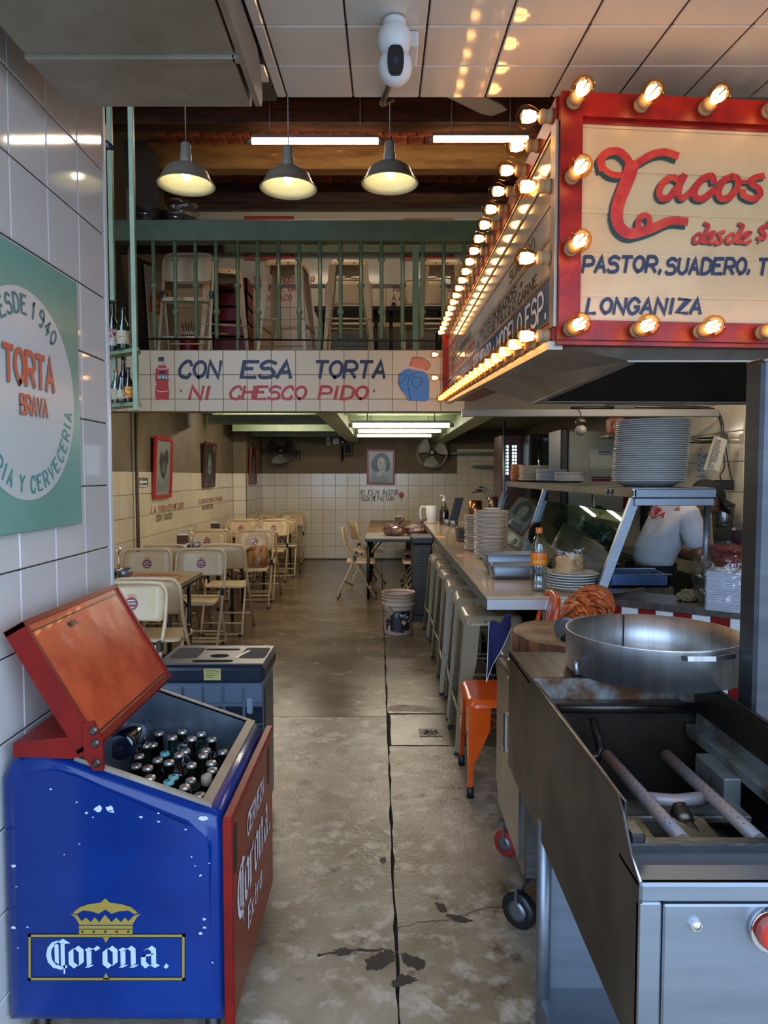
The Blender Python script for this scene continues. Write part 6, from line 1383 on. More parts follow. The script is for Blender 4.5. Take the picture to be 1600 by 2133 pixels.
tl(735, 936, 886, 7.15, 'nearest lit fluorescent tube under the mezzanine', .018, 2.31); tl(747, 918, 898, 8.4, 'middle lit fluorescent tube under the mezzanine', .015, 2.31); tl(745, 898, 907.5, 9.7, 'farthest lit fluorescent tube under the mezzanine', .015, 2.31)
tube_lamp('tube_light', Vector((-1.75, 6.75, 2.245)), Vector((-.9, 6.75, 2.245)), .014, 'fluorescent tube tucked between the green beams over the left tables, near', None, 'tube_side')
tube_lamp('tube_light', Vector((-1.9, 9.3, 2.245)), Vector((-1.0, 9.3, 2.245)), .014, 'fluorescent tube tucked between the green beams over the left tables, far', None, 'tube_side')
tube_lamp('tube_light', Vector((1.15, 4.3, 2.2)), Vector((2.2, 4.3, 2.2)), .016, 'fluorescent tube over the kitchen hidden behind the extractor hood', 2.33)
# ceiling fan
cf = thing('ceiling_fan', 'beige ceiling fan with one blade showing past the tiled soffit', 'fan', (-.25, 3.1, 3.6)); hb_ = Vector((-.25, 3.1, 3.52)); tip = PY(1040, 236, 3.78)
m = MB(); m.lathe([(.0, .1), (.06, .09), (.1, .05), (.11, 0), (.08, -.05), (0, -.06)], hb_, 24); m.build('motor_hub', M['galv'], cf)
m = MB(); m.cyl(hb_ + Vector((0, 0, .08)), (hb_.x, hb_.y, ZB + .25), .014, n=10); m.build('rod', M['galv'], cf)
d0 = (tip - hb_); d0.z = 0; a0 = math.atan2(d0.y, d0.x); Lf = d0.length
for k in range(3):
    a = a0 + k * 2 * pi / 3; u_ = Vector((cos(a), sin(a), 0)); v_ = Vector((-sin(a), cos(a), .12)); zz = Vector((hb_.x, hb_.y, tip.z if k == 0 else tip.z))
    m = MB(); m.ring([[zz + u_ * r_ + v_ * w_ * s_ + Vector((0, 0, h_)) for s_, h_ in ((-1, 0), (1, 0), (1, .008), (-1, .008))] for r_, w_ in ((.12, .035), (.3, .06), (Lf - .06, .075), (Lf, .055))], smooth=False); m.build('blade', mat('beige_fan_blade_%d' % k, 'b4a690', .45), cf)

# ---------------------------------------------------------------- left shelf with bottles
gs_ = thing('bottle_shelf', 'tall sage green steel shelf frame with liquor bottles past the tiled wall', 'shelf', (-1.6, 3.9, 2.0))
xa, xb_, ya, yb = -1.70, -1.32, 3.6, 3.75
Ys = 3.7
pts_ = {}
def post(px, w, Y, lab='post'):
    a = PY(px, 800, Y); m = MB(); m.box(a.x - w / 2, a.x + w / 2, Y - w / 2, Y + w / 2, PY(px, 855, Y).z, 4.7 if Y > 2.5 else 3, .002); m.build('post', M['green'], gs_)
post(283, .028, 3.95); post(239, .028, 4.15)
for py in (742, 850):
    a = PY(232, py - 8, 4.1); p1 = PY(289, 800, 3.935); p2 = PY(226, 800, 4.14); m = MB(); m.prism([(p1.x, p1.y, a.z - .02), (p1.x - .02, p1.y + .10, a.z - .02), (p2.x - .1, p2.y + .16, a.z - .02), (p2.x - .1, p2.y + .02, a.z - .02)], (0, 0, .02)); m.build('shelf_board', M['green'], gs_)
zs1 = PY(232, 734, 4.1).z; zs2 = PY(232, 842, 4.1).z
def liquor(px, Y, z, h, r, mt, lab, lmt=None, capm=None):
    x = PY(px, 700, Y).x; t = thing('liquor_bottle', lab, 'bottle', (x, Y, z + .001)); c = (x, Y, z + .001)
    m = MB(); m.lathe([(r * .9, 0), (r, .006), (r, h * .5), (r * .9, h * .58), (r * .38, h * .74), (r * .33, h * .95), (r * .36, h * .97)], c, 18); m.build('bottle_glass', mt, t)
    if lmt: m = MB(); m.lathe([(r + .0006, h * .12), (r + .0008, h * .44)], c, 18, cap0=False, cap1=False); m.build('bottle_label', lmt, t)
    m = MB(); m.lathe([(r * .42, h * .94), (r * .42, h), (0, h)], c, 12); m.build('cap', capm or M['black_p'], t)
M['lab_w'] = mat('cream_bottle_label', 'b5a484', .6, c2='8a4a2a', sc=60, lo=.56, hi=.6); M['lab_y'] = mat('yellow_bottle_label', 'd69a2a', .5, c2='a02a18', sc=90, lo=.5, hi=.54); M['lab_k'] = mat('red_white_label', 'b8a898', .5, c2='7a1a14', sc=50, lo=.48, hi=.55)
M['clr'] = glassy('clear_bottle_glass', 'd8dcd8', .03, .18)
liquor(236, 4.12, zs1, .30, .036, M['bt_b'], 'dark bottle with red and white label at left on upper green shelf', M['lab_k']); liquor(257, 4.03, zs1, .24, .038, M['bt_g'], 'green bottle with cream label on the upper green shelf', M['lab_w'])
liquor(240, 4.12, zs2, .20, .034, M['clr'], 'clear bottle with yellow cap on the lower green shelf', M['lab_w'], M['lab_y']); liquor(256, 4.16, zs2, .28, .032, M['bt_b'], 'tall dark bottle at the back of the lower green shelf'); liquor(266, 4.02, zs2, .20, .028, M['bt_b'], 'small brown bottle with yellow label on the lower green shelf', M['lab_y']); liquor(250, 4.0, zs2, .15, .026, M['clr'], 'short clear bottle on the front of the lower green shelf', M['lab_w'])
a = PY(268, 395, 6.05); pw = thing('wooden_plank', 'tall narrow wooden plank leaning upright behind the green shelf', 'plank', (a.x, 6.05, 2.535)); m = MB(); m.box(a.x - .014, a.x + .028, 6.03, 6.07, 2.536, a.z, .004); m.build('board', mat('raw_pale_wood', '8a7050', .7, c2='6e5638', sc=6, stretch=(6, 6, .6)), pw)
wd2 = thing('wall_bracket', 'small black wall lamp bracket beside the tiled wall edge at top left', 'bracket', PY(228, 300, 3.0)); c = PY(228, 300, 3.0); m = MB(); m.box(c.x - .03, c.x - .01, 2.98, 3.02, c.z - .02, c.z + .08, .004); m.build('bracket_plate', M['black_m'], wd2); m = MB(); m.cyl(c + Vector((-.02, 0, 0)), c + Vector((.02, 0, -.02)), .02, .008, n=12); m.build('spot', M['black_m'], wd2)

# ---------------------------------------------------------------- mezzanine railing
rl = thing('railing', 'sage green steel mezzanine railing with round collared balusters', 'railing', (-.6, 5.86, 2.535))
m = MB(); a = PY(282, 458, 5.84); b = PY(282, 502, 5.84); m.box(-2.3, 2.45, 5.83, 5.88, b.z, a.z, .006); m.build('top_board', M['green_d'], rl)
m = MB(); m.box(-2.3, 2.45, 5.90, 5.96, b.z + .005, b.z + .03); m.build('inner_rail', M['green_d'], rl)
zl = PY(500, 706, 5.85).z; m = MB(); m.cyl((-2.3, 5.84, zl), (2.45, 5.84, zl - .03), .008, n=6); m.build('lower_wire', M['black_m'], rl)
bsrc = None; ztop = b.z
bl_ = MB(); hB = ztop - zl
prof = [(.017, 0)]
for f_ in (.28, .55, .82):
    if f_ == .28 or True: prof += [(.017, hB * f_ - .018), (.028, hB * f_ - .012), (.031, hB * f_), (.028, hB * f_ + .012), (.017, hB * f_ + .018)]
prof += [(.017, hB)]
prA = [q for i, q in enumerate(prof)]
for i, px in enumerate((283, 326, 370, 412, 454, 498, 539, 582, 624, 667, 709, 751, 793, 836, 877, 920, 962, 1005, 1047, 1089, 1132, 1174, 1216, 1259, 1301, 1343, 1386)):
    x = (px + 2 - 800) / F * 5.86
    if bsrc is None: m = MB(); m.lathe([(.017, 0)] + prof[1:6] + prof[11:16] + [(.017, hB)], (0, 0, 0), 12); bsrc = m.build('baluster', M['green'], rl, world=False); b2_ = MB(); b2_.lathe([(.017, 0)] + prof[6:11] + [(.017, hB)], (0, 0, 0), 12); bs2 = b2_.build('baluster', M['green'], rl, world=False); bs2.location = Vector((0, 0, 0)); o = bsrc; seq = [bsrc, bs2]
    else: o = bs2 if i == 1 else put(seq[i % 2], rl, (0, 0, 0))
    o.location = Vector((x, 5.86, zl)) - rl.location
x = PY(866, 600, 5.95).x; m = MB(); m.box(x - .025, x + .025, 5.97, 6.02, 2.54, b.z, .003); m.build('square_post', M['green'], rl)
for i in range(0, 16, 4):
    x = -1.9 + i * .171; m = MB(); m.cyl((x, 5.845, 2.536), (x, 5.845, zl), .012, n=8); m.build('foot_post', M['green'], rl)
# stools and chairs up there
stu = make_stool(M['stool_up'], 'x', .06); ZM = 2.535
for i, (px, lab) in enumerate(((470, 'cream bar stool on the mezzanine beside the folded chair, leftmost'), (601, 'cream bar stool on the mezzanine, second from the left'), (727, 'cream bar stool on the mezzanine, third from the left'), (915, 'cream bar stool on the mezzanine beside the sign, rightmost'))):
    yy_ = 6.52 if i == 0 else 6.28; lo = ((px - 800) / F * yy_, yy_, ZM)
    if i == 0: stu.location = lo; stu['label'] = lab; stu.rotation_euler.z = .25; stu.scale = (1.03, 1.03, 1.12)
    else: o = dup(stu, lo, (0, -.1, .05, 0)[i], lab); o.scale = (1.03, 1.03, 1.12)
for o in bpy.data.objects:
    if o.get('category') == 'stool' and o.location.z > 2: o['group'] = 'bar stools on the mezzanine'

# ---------------------------------------------------------------- folding chairs
M['chair'] = mat('cream_folding_chair_enamel', 'd0b58c', .35, c2='c4a67a', sc=3, c3='4a3a28', sc3=45, lo3=.72, hi3=.74); M['logo'] = mat('dark_red_round_sticker', '7a1810', .4)
def make_chair(lab, group, logo=True):
    """sitter faces -y; the long front legs carry the backrest"""
    t = thing('folding_chair', lab, 'chair', group=group); ch_ = M['chair']; hw = .215
    top = [(-hw, .165, .62), (-hw, .20, .78), (-hw + .02, .208, .825), (-hw + .07, .212, .85), (hw - .07, .212, .85), (hw - .02, .208, .825), (hw, .20, .78), (hw, .165, .62)]
    m = MB(); m.tube([(-hw, -.20, .0)] + cat_rom(top, 3) + [(hw, -.20, .0)], .0125, 8); m.build('front_frame', ch_, t, world=False)
    m = MB(); m.tube(cat_rom([(-.19, .05, .50), (-.19, .24, .1), (-.19, .26, .03), (-.15, .262, .014), (.15, .262, .014), (.19, .26, .03), (.19, .24, .1), (.19, .05, .50)], 3), .011, 8); m.tube([(-.19, .235, .115), (.19, .235, .115)], .008, 6); m.build('rear_frame', ch_, t, world=False)
    m = MB(); m.tube([(-hw, -.135, .14), (hw, -.135, .14)], .009, 6); m.build('stretcher', ch_, t, world=False)
    rows = []
    for z, y, k in ((.625, .172, .86), (.64, .176, .93), (.72, .193, .95), (.80, .207, .93), (.832, .213, .80)):
        rows.append([Vector((x * hw * k, y - .012 + .020 * (1 - (x) ** 2), z)) for x in (-1, -.7, -.35, 0, .35, .7, 1)])
    m = MB(); m.ring(rows, closed=False, cap0=False, cap1=False); bk = m.build('backrest', ch_, t, world=False); md = bk.modifiers.new('thick', 'SOLIDIFY'); md.thickness = .012
    if logo:
        fr_ = frame((0, .1985, .725), (1, 0, 0), (0, .2, 1)); m = MB(); m.add([fr_(.04 * cos(2 * pi * k / 20), .04 * sin(2 * pi * k / 20), .002) for k in range(20)], [tuple(range(20))]); lg_ = m.build('round_sticker', M['logo'], bk, world=False)
        m = MB(); fz = lambda x, y, d=0: fr_(x, y, .0032)
        m.add([fr_(a, b, .002) for a, b in ((-.022, .042), (-.03, .056), (-.015, .052), (0, .062), (.015, .052), (.03, .056), (.022, .042))], [(0, 1, 2, 3, 4, 5, 6)]); m.build('crown_decal', mat('orange_crown_%s' % lab[:4], 'c8844a', .4), bk, world=False)
        m = MB(); gothic(m, fz, .0105, -.03, -.004); 
        for y_, w_ in ((.019, .02), (-.022, .018)): ribbon(m, [(-w_, y_), (w_, y_)], .004, fz)
        o = m.build('printed_text', M['ink_wh'], bk, world=False); o['kind'] = 'stuff'
    m = MB(); A_ = rrect(-.195, .195, -.19, .16, .05); m.ring([[Vector((x, y, .425 + (.012 if y > 0 else 0))) for x, y in A_], [Vector((x, y, .445 + (.012 if y > 0 else 0))) for x, y in A_], [Vector((x * .93, y * .93, .45 + .008)) for x, y in A_], [Vector((x * .6, y * .6, .448)) for x, y in A_]], cap0=False); m.build('seat', ch_, t, world=False)
    m = MB()
    for x in (-hw, hw): m.box(x - .016, x + .016, .035, .075, .47, .53, .004)
    m.build('hinge', M['black_m'], t, world=False)
    for x, y in ((-hw, -.20), (hw, -.20), (-.17, .262), (.17, .262)):
        m = MB(); m.cyl((x, y, 0), (x, y, .022), .016, n=8); m.build('rubber_foot', M['black_p'], t, world=False)
    return t
chA = make_chair('x', 'folding chairs in the left dining row')
CH = []
def chair(x, y, face, lab, group='folding chairs in the left dining row', z=0, rz=0.):
    r = (0 if face == 'camera' else pi) + rz
    if not CH: chA.location = (x, y, z); chA.rotation_euler.z = r; chA['label'] = lab; CH.append(chA); return chA
    o = dup(chA, (x, y, z), r, lab, group); CH.append(o); return o
XT = -1.88
chair(-1.53, 3.98, 'camera', 'cream folding chair with round logo facing the viewer, nearest on the left'); chair(-1.50, 4.56, 'away', 'cream folding chair back behind the nearest logo chair, at the first table')
chair(-2.05, 4.60, 'away', 'cream folding chair at the first table beside the tiled wall edge')
o_ = ['first', 'second', 'third', 'fourth']
TY = [(4.83, 5.50), (6.88, 7.55), (8.72, 9.39), (10.72, 11.39)]
for i, (y0_, y1_) in enumerate(TY):
    tb = thing('dining_table', 'cream folding dining table with dark edge, %s from the front in the left row' % o_[i], 'table', (XT, (y0_ + y1_) / 2, 0), 0, 'dining tables along the left wall'); xl, xr = -2.33, -1.44
    m = MB(); m.box(xl, xr, y0_, y1_, .715, .74, .004); tt = m.build('tabletop', mat('cream_tabletop_%d' % i, 'ae9368', .3, c2='a38658', sc=3), tb)
    m = MB(); m.box(xl - .006, xr + .006, y0_ - .006, y1_ + .006, .69, .716, .004); m.build('dark_edge', M['black_p'], tb)
    for x in (xl + .09, xr - .09):
        for y in (y0_ + .08, y1_ - .08): m = MB(); m.cyl((x, y, 0), (x, y, .69), .016, n=8); m.build('leg', M['black_m'], tb)
    m = MB(); m.tube([(xr - .09, y0_ + .08, .45), (xr - .25, y0_ + .08, .69)], .008, 6); m.tube([(xr - .09, y1_ - .08, .45), (xr - .25, y1_ - .08, .69)], .008, 6); m.build('brace', M['black_m'], tb)
    m = MB(); m.add([(XT + .12 + .26 * cos(2 * pi * k / 28), (y0_ + y1_) / 2 + .2 * sin(2 * pi * k / 28), .7406) for k in range(28)], [tuple(range(28))]); pd_ = m.build('printed_oval', mat('red_brown_print_%d' % i, '9a4a28', .35), tt)
    frt = frame((XT - .12, (y0_ + y1_) / 2 - .04, .741), (1, 0, 0), (0, 1, 0)); m = MB(); gothic(m, lambda x, y, d=0: frt(x, y, 0), .10, .02, .0); o = m.build('printed_text', mat('pale_print_%d' % i, 'c8a070', .4), pd_); o['kind'] = 'stuff'
    # caddy of steel bowls, jar and napkin holder
    cx_ = (-1.98, -2.0, -2.1, -2.12)[i]; cy_ = y0_ + .34
    cd_ = thing('condiment_caddy', 'steel condiment caddy with ring handle on the %s dining table' % o_[i], 'caddy', (cx_, cy_, .741), 0, 'condiment caddies')
    m = MB(); m.cyl((cx_, cy_, .742), (cx_, cy_, .742 + .19), .005, n=6); m.tube([(cx_ + .016 * cos(a), cy_, .948 + .016 * sin(a)) for a in [2 * pi * k / 12 for k in range(12)]], .004, 5, closed=True); m.build('handle', M['chrome'], cd_)
    for dx, dy in ((-.06, 0), (.05, -.03), (.03, .06)):
        m = MB(); m.lathe([(.03, .0), (.042, .004), (.047, .055), (.044, .055), (.04, .008), (0, .006)], (cx_ + dx, cy_ + dy, .745), 18); bo2 = m.build('bowl', M['steel_b'], cd_); m = MB(); m.lathe([(.042, .035), (0, .037)], (cx_ + dx, cy_ + dy, .745), 14, cap0=False); m.build('salsa', mat('salsa_%d_%d' % (i, int(dx * 100 + 9)), '5a2a14', .4), bo2)
    if i: 
        nx = cx_ - .13; nh = thing('napkin_holder', 'brown wooden napkin holder on the %s dining table' % o_[i], 'napkin holder', (nx, cy_ + .12, .741)); m = MB(); m.box(nx - .055, nx + .055, cy_ + .09, cy_ + .15, .7415, .87, .006); m.build('holder_box', mat('dark_wood_%d' % i, '4a2e1c', .5), nh); m = MB(); m.box(nx - .045, nx + .045, cy_ + .1, cy_ + .14, .85, .885); m.build('napkins', M['white_p'], nh)
        sx_ = cx_ - .05; sl2 = thing('salt_shaker', 'glass salt shaker with dark lid on the %s dining table' % o_[i], 'shaker', (sx_, cy_ - .1, .741)); m = MB(); m.lathe([(.02, 0), (.024, .04), (.018, .055)], (sx_, cy_ - .1, .7415), 12); m.build('glass_body', mat('salt_%d' % i, 'c8c4b8', .2), sl2); m = MB(); m.lathe([(.019, .054), (.02, .07), (0, .072)], (sx_, cy_ - .1, .7415), 12); m.build('lid', M['steel_d'], sl2)
    yb_ = (5.88, 7.95, 9.9, 11.9)[i]
    chair(-2.08, yb_, 'camera', 'cream logo folding chair behind the %s table, wall side' % o_[i]); chair(-1.52 if i == 1 else -1.61, yb_ + .02, 'camera', 'cream logo folding chair behind the %s table, aisle side' % o_[i])
    if i < 3:
        yn = TY[i + 1][0] - .2; chair(-2.05, yn, 'away', 'cream folding chair facing away at the %s table, wall side' % o_[i + 1]); chair(-1.52, yn + .03, 'away', 'cream folding chair facing away at the %s table, aisle side' % o_[i + 1])
# bread bag on a chair by the second table
bb = thing('bread_bag', 'clear plastic bag of golden bread rolls on a chair by the second table', 'bread', (-1.44, 7.86, .46)); cbx = Vector((-1.44, 7.86, .5))
M['bread'] = mat('golden_bread_crust', 'c0843e', .5, c2='9a5a20', sc=9)
tb2 = None
for i in range(6):
    x = cbx.x + (i % 3 - 1) * .075; y = 7.84 + .09 * (i // 3); m = MB(); m.sphere((0, 0, 0), .048, 12, sz=2.7); m.v = [Vector((p.x + x, p.y + y, p.z + .585)) for p in m.v]; m.build('bread_roll', M['bread'], bb)
m = MB(); rd = random.Random(2); rows = []
for i in range(10):
    t = i / 9; s_ = 1 if t < .6 else 1 - (t - .6) * 1.6
    rows.append([Vector((cbx.x + .145 * s_ * cos(2 * pi * j / 16) * (1 + rd.uniform(-.1, .1)), 7.88 + .13 * s_ * sin(2 * pi * j / 16) * (1 + rd.uniform(-.1, .1)), .462 + .46 * t)) for j in range(16)])
m.ring(rows, cap0=False, smooth=False); m.build('bag_film', M['film'], bb)
# ---------------------------------------------------------------- right back tables
M['plank'] = mat('pale_board_top', 'a08460', .5, c2='8a6a44', sc=5)
for i, (y0_, y1_) in enumerate(((8.36, 9.10), (9.22, 9.95), (10.05, 10.75), (10.85, 11.55))):
    tb = thing('folding_table', '%s dark edged folding table of the row at the back right' % ('nearest white topped', 'second', 'third', 'farthest')[i], 'table', (.13, (y0_ + y1_) / 2, 0), 0, 'folding tables at the back right'); xl, xr = -.225, .44
    m = MB(); m.box(xl, xr, y0_, y1_, .735, .755, .003); m.build('tabletop', mat('grey_white_tabletop', 'b4ada0', .3) if i == 0 else M['plank'], tb)
    m = MB(); m.box(xl - .006, xr + .006, y0_ - .006, y1_ + .006, .70, .736, .004); m.build('dark_edge', M['black_p'], tb)
    for x in (xl + .035, xr - .06):
        for y in (y0_ + .06, y1_ - .06): m = MB(); m.cyl((x, y, 0), (x, y, .70), .02, n=8); m.build('leg', M['black_m'], tb)
    m = MB(); m.tube([(xl + .035, y0_ + .06, .5), (xl + .2, y0_ + .06, .70)], .009, 6); m.build('brace', M['black_m'], tb)
M['redmeat'] = mat('dark_red_marinated_meat', '5a1410', .25, c2='a04a2c', sc=7, lo=.5, hi=.62, coat=.6)
for i, (px, w_, lab) in enumerate(((822, .15, 'clear bag of dark red marinated meat on the white folding table, left'), (868, .15, 'clear bag of dark red marinated meat beside the counter, right'))):
    x = (px - 800) / F * 8.65; t = thing('meat_bag', lab, 'meat', (x, 8.65, .756)); m = crumple((x, 8.65, .82), w_, 14, .52, 20 + i, .07); m.v = [Vector((p.x, p.y, max(p.z, .757))) for p in m.v]; m.build('meat', M['redmeat'], t); m = crumple((x, 8.64, .823), w_ * 1.08, 12, .55, 30 + i, .14); m.v = [Vector((p.x, p.y, max(p.z, .757))) for p in m.v]; m.build('bag_film', M['film'], t)
    m = MB(); m.tube(cat_rom([(x + .04, 8.62, .88), (x + .07, 8.6, .93), (x + .12, 8.6, .975)], 4), [.03, .022, .014, .01, .012, .014, .016, .016, .018], 8); m.build('twisted_neck', M['redmeat'], t)
nb = thing('napkin_holder', 'brown wooden napkin holder on the third back right table', 'napkin holder', (.15, 10.3, .756)); m = MB(); m.box(.16, .27, 10.3, 10.36, .7555, .89, .006); m.build('holder_box', mat('brown_wood_box', '5a4430', .5), nb); m = MB(); m.box(.17, .26, 10.31, 10.35, .87, .9); m.build('napkins', M['white_p'], nb)
wbx = thing('wooden_box', 'pale wooden condiment box on the second back right table', 'box', (.08, 9.6, .756)); m = MB()
for a in ((0, .14, 9.55, 9.56), (0, .14, 9.69, 9.7), (0, .01, 9.55, 9.7), (.13, .14, 9.55, 9.7)): m.box(*a, .7555, .84)
m.box(.0, .14, 9.55, 9.7, .7555, .765); m.build('box_wall', M['plank'], wbx); m = MB(); m.lathe([(.03, .0), (.035, .1), (.03, .1)], (.07, 9.62, .766), 14); m.build('jar', M['steel_d'], wbx)
g2 = 'folding chairs at the back right tables'
chair(-.30, 8.62, 'camera', 'cream folding chair seen side-on left of the white folding table', g2, rz=pi / 2); chair(-.24, 9.75, 'camera', 'cream folding chair turned toward the second back right table', g2, rz=pi / 2 + .3)
chair(.42, 8.6, 'camera', 'cream folding chair under the right side of the white folding table', g2, rz=-pi / 2); chair(.45, 9.65, 'camera', 'cream folding chair right of the second back right table', g2, rz=-pi / 2)
# dark air cooler by the counter end
k2 = thing('air_cooler', 'dark grey upright air cooler with mesh side at the far end of the stools', 'air cooler', (.45, 7.3, 0)); m = MB(); m.box(.29, .495, 7.1, 7.5, .06, .80, .012); m.build('housing', mat('dark_grey_housing', '38342e', .45), k2); m = MB(); m.box(.28, .505, 7.08, 7.52, .80, .87, .01); m.build('top_cover', M['black_p'], k2); m = MB(); m.box(.305, .485, 7.085, 7.1, .35, .76, .003); gg = m.build('grille_frame', mat('olive_grey_grille', '5a5244', .5), k2)
m = MB(); 
for i in range(8): m.box(.315 + i * .022, .319 + i * .022, 7.078, 7.086, .36, .75)
for i in range(12): m.box(.312, .478, 7.078, 7.086, .37 + i * .033, .374 + i * .033)
m.build('mesh_bars', M['black_m'], gg); m = MB(); m.box(.29, .495, 7.1, 7.5, .0, .06); m.build('base', M['black_p'], k2)
# bucket
bk_ = PZ(830, 1318); bq = thing('plastic_bucket', 'white ribbed plastic bucket with torn black label on the floor by the stools', 'bucket', (bk_.x, bk_.y, 0)); c = (bk_.x, bk_.y, 0)
M['pail'] = mat('dirty_white_pail_plastic', 'c2a994', .4, c2='b0977f', sc=5)
m = MB(); m.lathe([(.132, .001), (.136, .008), (.145, .27), (.156, .272), (.157, .30), (.148, .302), (.149, .325), (.158, .327), (.158, .335), (.149, .337), (.150, .358), (.159, .36), (.159, .368), (.150, .37), (.151, .385), (.161, .388), (.161, .398), (.154, .398), (.148, .30), (.13, .02), (0, .018)], c, 40); m.build('pail', M['pail'], bq)
m = MB(); rows = [[Vector((c[0] + (.1375 + .0085 * z / .27 + .001) * sin(a), c[1] - (.1375 + .0085 * z / .27 + .001) * cos(a), z)) for a in [(-.95 + k * 1.75 / 14) for k in range(15)]] for z in (.035, .10, .17, .235)]
rows[0] = [p + Vector((0, 0, random.uniform(-.012, .018))) for p in rows[0]]; rows[3] = [p - Vector((0, 0, max(0, .10 * (6 - k) / 6))) for k, p in enumerate(rows[3])]; rows[2] = [p - Vector((0, 0, max(0, .05 * (6 - k) / 6))) for k, p in enumerate(rows[2])]
m.ring(rows, closed=False, cap0=False, cap1=False); lbk = m.build('torn_label', mat('scuffed_black_label', '1c1c22', .4, c2='c8b8a4', sc=16, lo=.6, hi=.64), bq)
fb2 = lambda x, y: Vector((c[0] + .148 * sin(x / .145), c[1] - .148 * cos(x / .145), y)); m = MB(); m.quad(fb2(.02, .13), fb2(.05, .10), fb2(.08, .13), fb2(.05, .16)); m.quad(fb2(.065, .165), fb2(.095, .165), fb2(.095, .185), fb2(.065, .185)); m.build('label_mark', M['pail'], lbk)
m = MB(); text(m, 'V', fb2, .035, .6, .2, .2, .0, -.03, .18)
for k in range(3): ribbon(m, [(.01, .205 - k * .012), (.075 - k * .012, .205 - k * .012)], .005, fb2)
m.build('printed_text', M['ink_wh'], lbk)['kind'] = 'stuff'
m = MB(); m.tube(cat_rom([fb2(-.11, .285), fb2(-.06, .24), fb2(0, .19), fb2(.08, .13), fb2(.16, .14), fb2(.21, .20)], 5), .004, 6); m.build('wire_handle', M['black_m'], bq); m = MB(); pq = fb2(-.11, .285); m.box(pq.x - .02, pq.x + .02, pq.y - .008, pq.y + .01, .262, .31, .004); m.build('handle_lug', M['pail'], bq)
# ---------------------------------------------------------------- pictures, fans, speaker on the lower walls
M['pic_bg'] = mat('grey_photo_paper', '9aa09c', .3); M['pic_d'] = mat('dark_photo_grey', '2e3330', .4); M['pic_m'] = mat('mid_photo_grey', '656b68', .4)
def picture(name, lab, o, u, v, w, h, fm, draw, deep=.03):
    u = Vector(u).normalized(); v = Vector(v).normalized(); o = Vector(o); t = thing(name, lab, 'picture', o); f_ = frame(o, u, v); b = .035
    m = MB()
    for x0_, x1_, y0_, y1_ in ((0, w, 0, b), (0, w, h - b, h), (0, b, b, h - b), (w - b, w, b, h - b)):
        m.ring([[f_(x, y, d) for x, y in ((x0_, y0_), (x1_, y0_), (x1_, y1_), (x0_, y1_))] for d in (0, deep)], smooth=False)
    m.build('picture_frame', fm, t)
    m = MB(); m.quad(*[f_(x, y, .012) for x, y in ((b, b), (w - b, b), (w - b, h - b), (b, h - b))]); ph_ = m.build('photo', M['pic_bg'], t)
    m = MB(); m.quad(*[f_(x, y, .022) for x, y in ((b, b), (w - b, b), (w - b, h - b), (b, h - b))]); m.build('glass_pane', M['glass_p'], t)
    for i, (mt, poly) in enumerate(draw):
        P = cat_rom([(x, y, 0) for x, y in poly + poly[:1]], 4)[:-1]; m = MB(); m.add([f_(b + p.x * (w - 2 * b), b + p.y * (h - 2 * b), .0135 + i * .0006) for p in P], [tuple(range(len(P)))]); m.build('photo_tone', mt, ph_)
M['tone1'] = mat('photo_hair_grey', '3a4240', .4); M['tone2'] = mat('photo_face_grey', 'c2c4be', .4); M['tone3'] = mat('photo_dark_mark', '2a2c2c', .4); M['tone4'] = mat('photo_shoulder_grey', '868c88', .4)
o = PY(764, 1009, YB - .005); w_ = 57 / F * YB
port = [(M['tone1'], [(.12, .5), (.15, .72), (.35, .92), (.62, .95), (.82, .82), (.9, .55), (.8, .36), (.6, .42), (.35, .35), (.2, .38)]), (M['tone4'], [(.08, .0), (.12, .22), (.3, .32), (.5, .28), (.68, .2), (.78, .0)]), (M['tone2'], [(.36, .55), (.4, .78), (.55, .82), (.68, .72), (.7, .5), (.6, .33), (.48, .36)]), (M['tone2'], [(.3, .2), (.4, .36), (.55, .34), (.5, .22)]),
        (M['tone3'], [(.44, .64), (.5, .66), (.53, .63), (.48, .62)]), (M['tone3'], [(.6, .62), (.65, .64), (.68, .61), (.63, .6)]), (M['tone3'], [(.52, .43), (.57, .45), (.63, .43), (.57, .41)]), (M['tone4'], [(.55, .58), (.59, .52), (.57, .5), (.54, .52)])]
picture('framed_picture', 'red framed grey portrait drawing of a woman on the far wall', o, (1, 0, -.02), (.0, -.02, 1), .50, .62, mat('brick_red_frame', '8e2a20', .4), port)
lp = [(M['tone3'], [(.25, .62), (.35, .8), (.5, .72), (.7, .85), (.85, .7), (.75, .5), (.6, .3), (.4, .35)]), (M['tone4'], [(.1, .05), (.3, .3), (.5, .2), (.7, .35), (.9, .1)]), (M['pic_m'], [(.4, .45), (.5, .6), (.65, .55), (.6, .4)])]
dp = [(M['pic_d'], [(.05, .05), (.1, .95), (.9, .95), (.95, .05)]), (M['pic_m'], [(.3, .3), (.4, .75), (.6, .75), (.7, .3)]), (M['tone4'], [(.4, .5), (.45, .66), (.55, .66), (.6, .5)])]
def leftpic(px0, px1, py0, py1, lab, fm, draw, xw=XM, nm='framed_picture'):
    y0_ = PX(px0, 1000, xw).y; y1_ = PX(px1, 1000, xw).y; zt2 = PX(px0, py0, xw).z; zb2 = PX(px0, py1, xw).z
    picture(nm, lab, (xw + .004, y0_, zb2), (0, 1, 0), (.05, 0, 1), y1_ - y0_, zt2 - zb2, fm, draw)
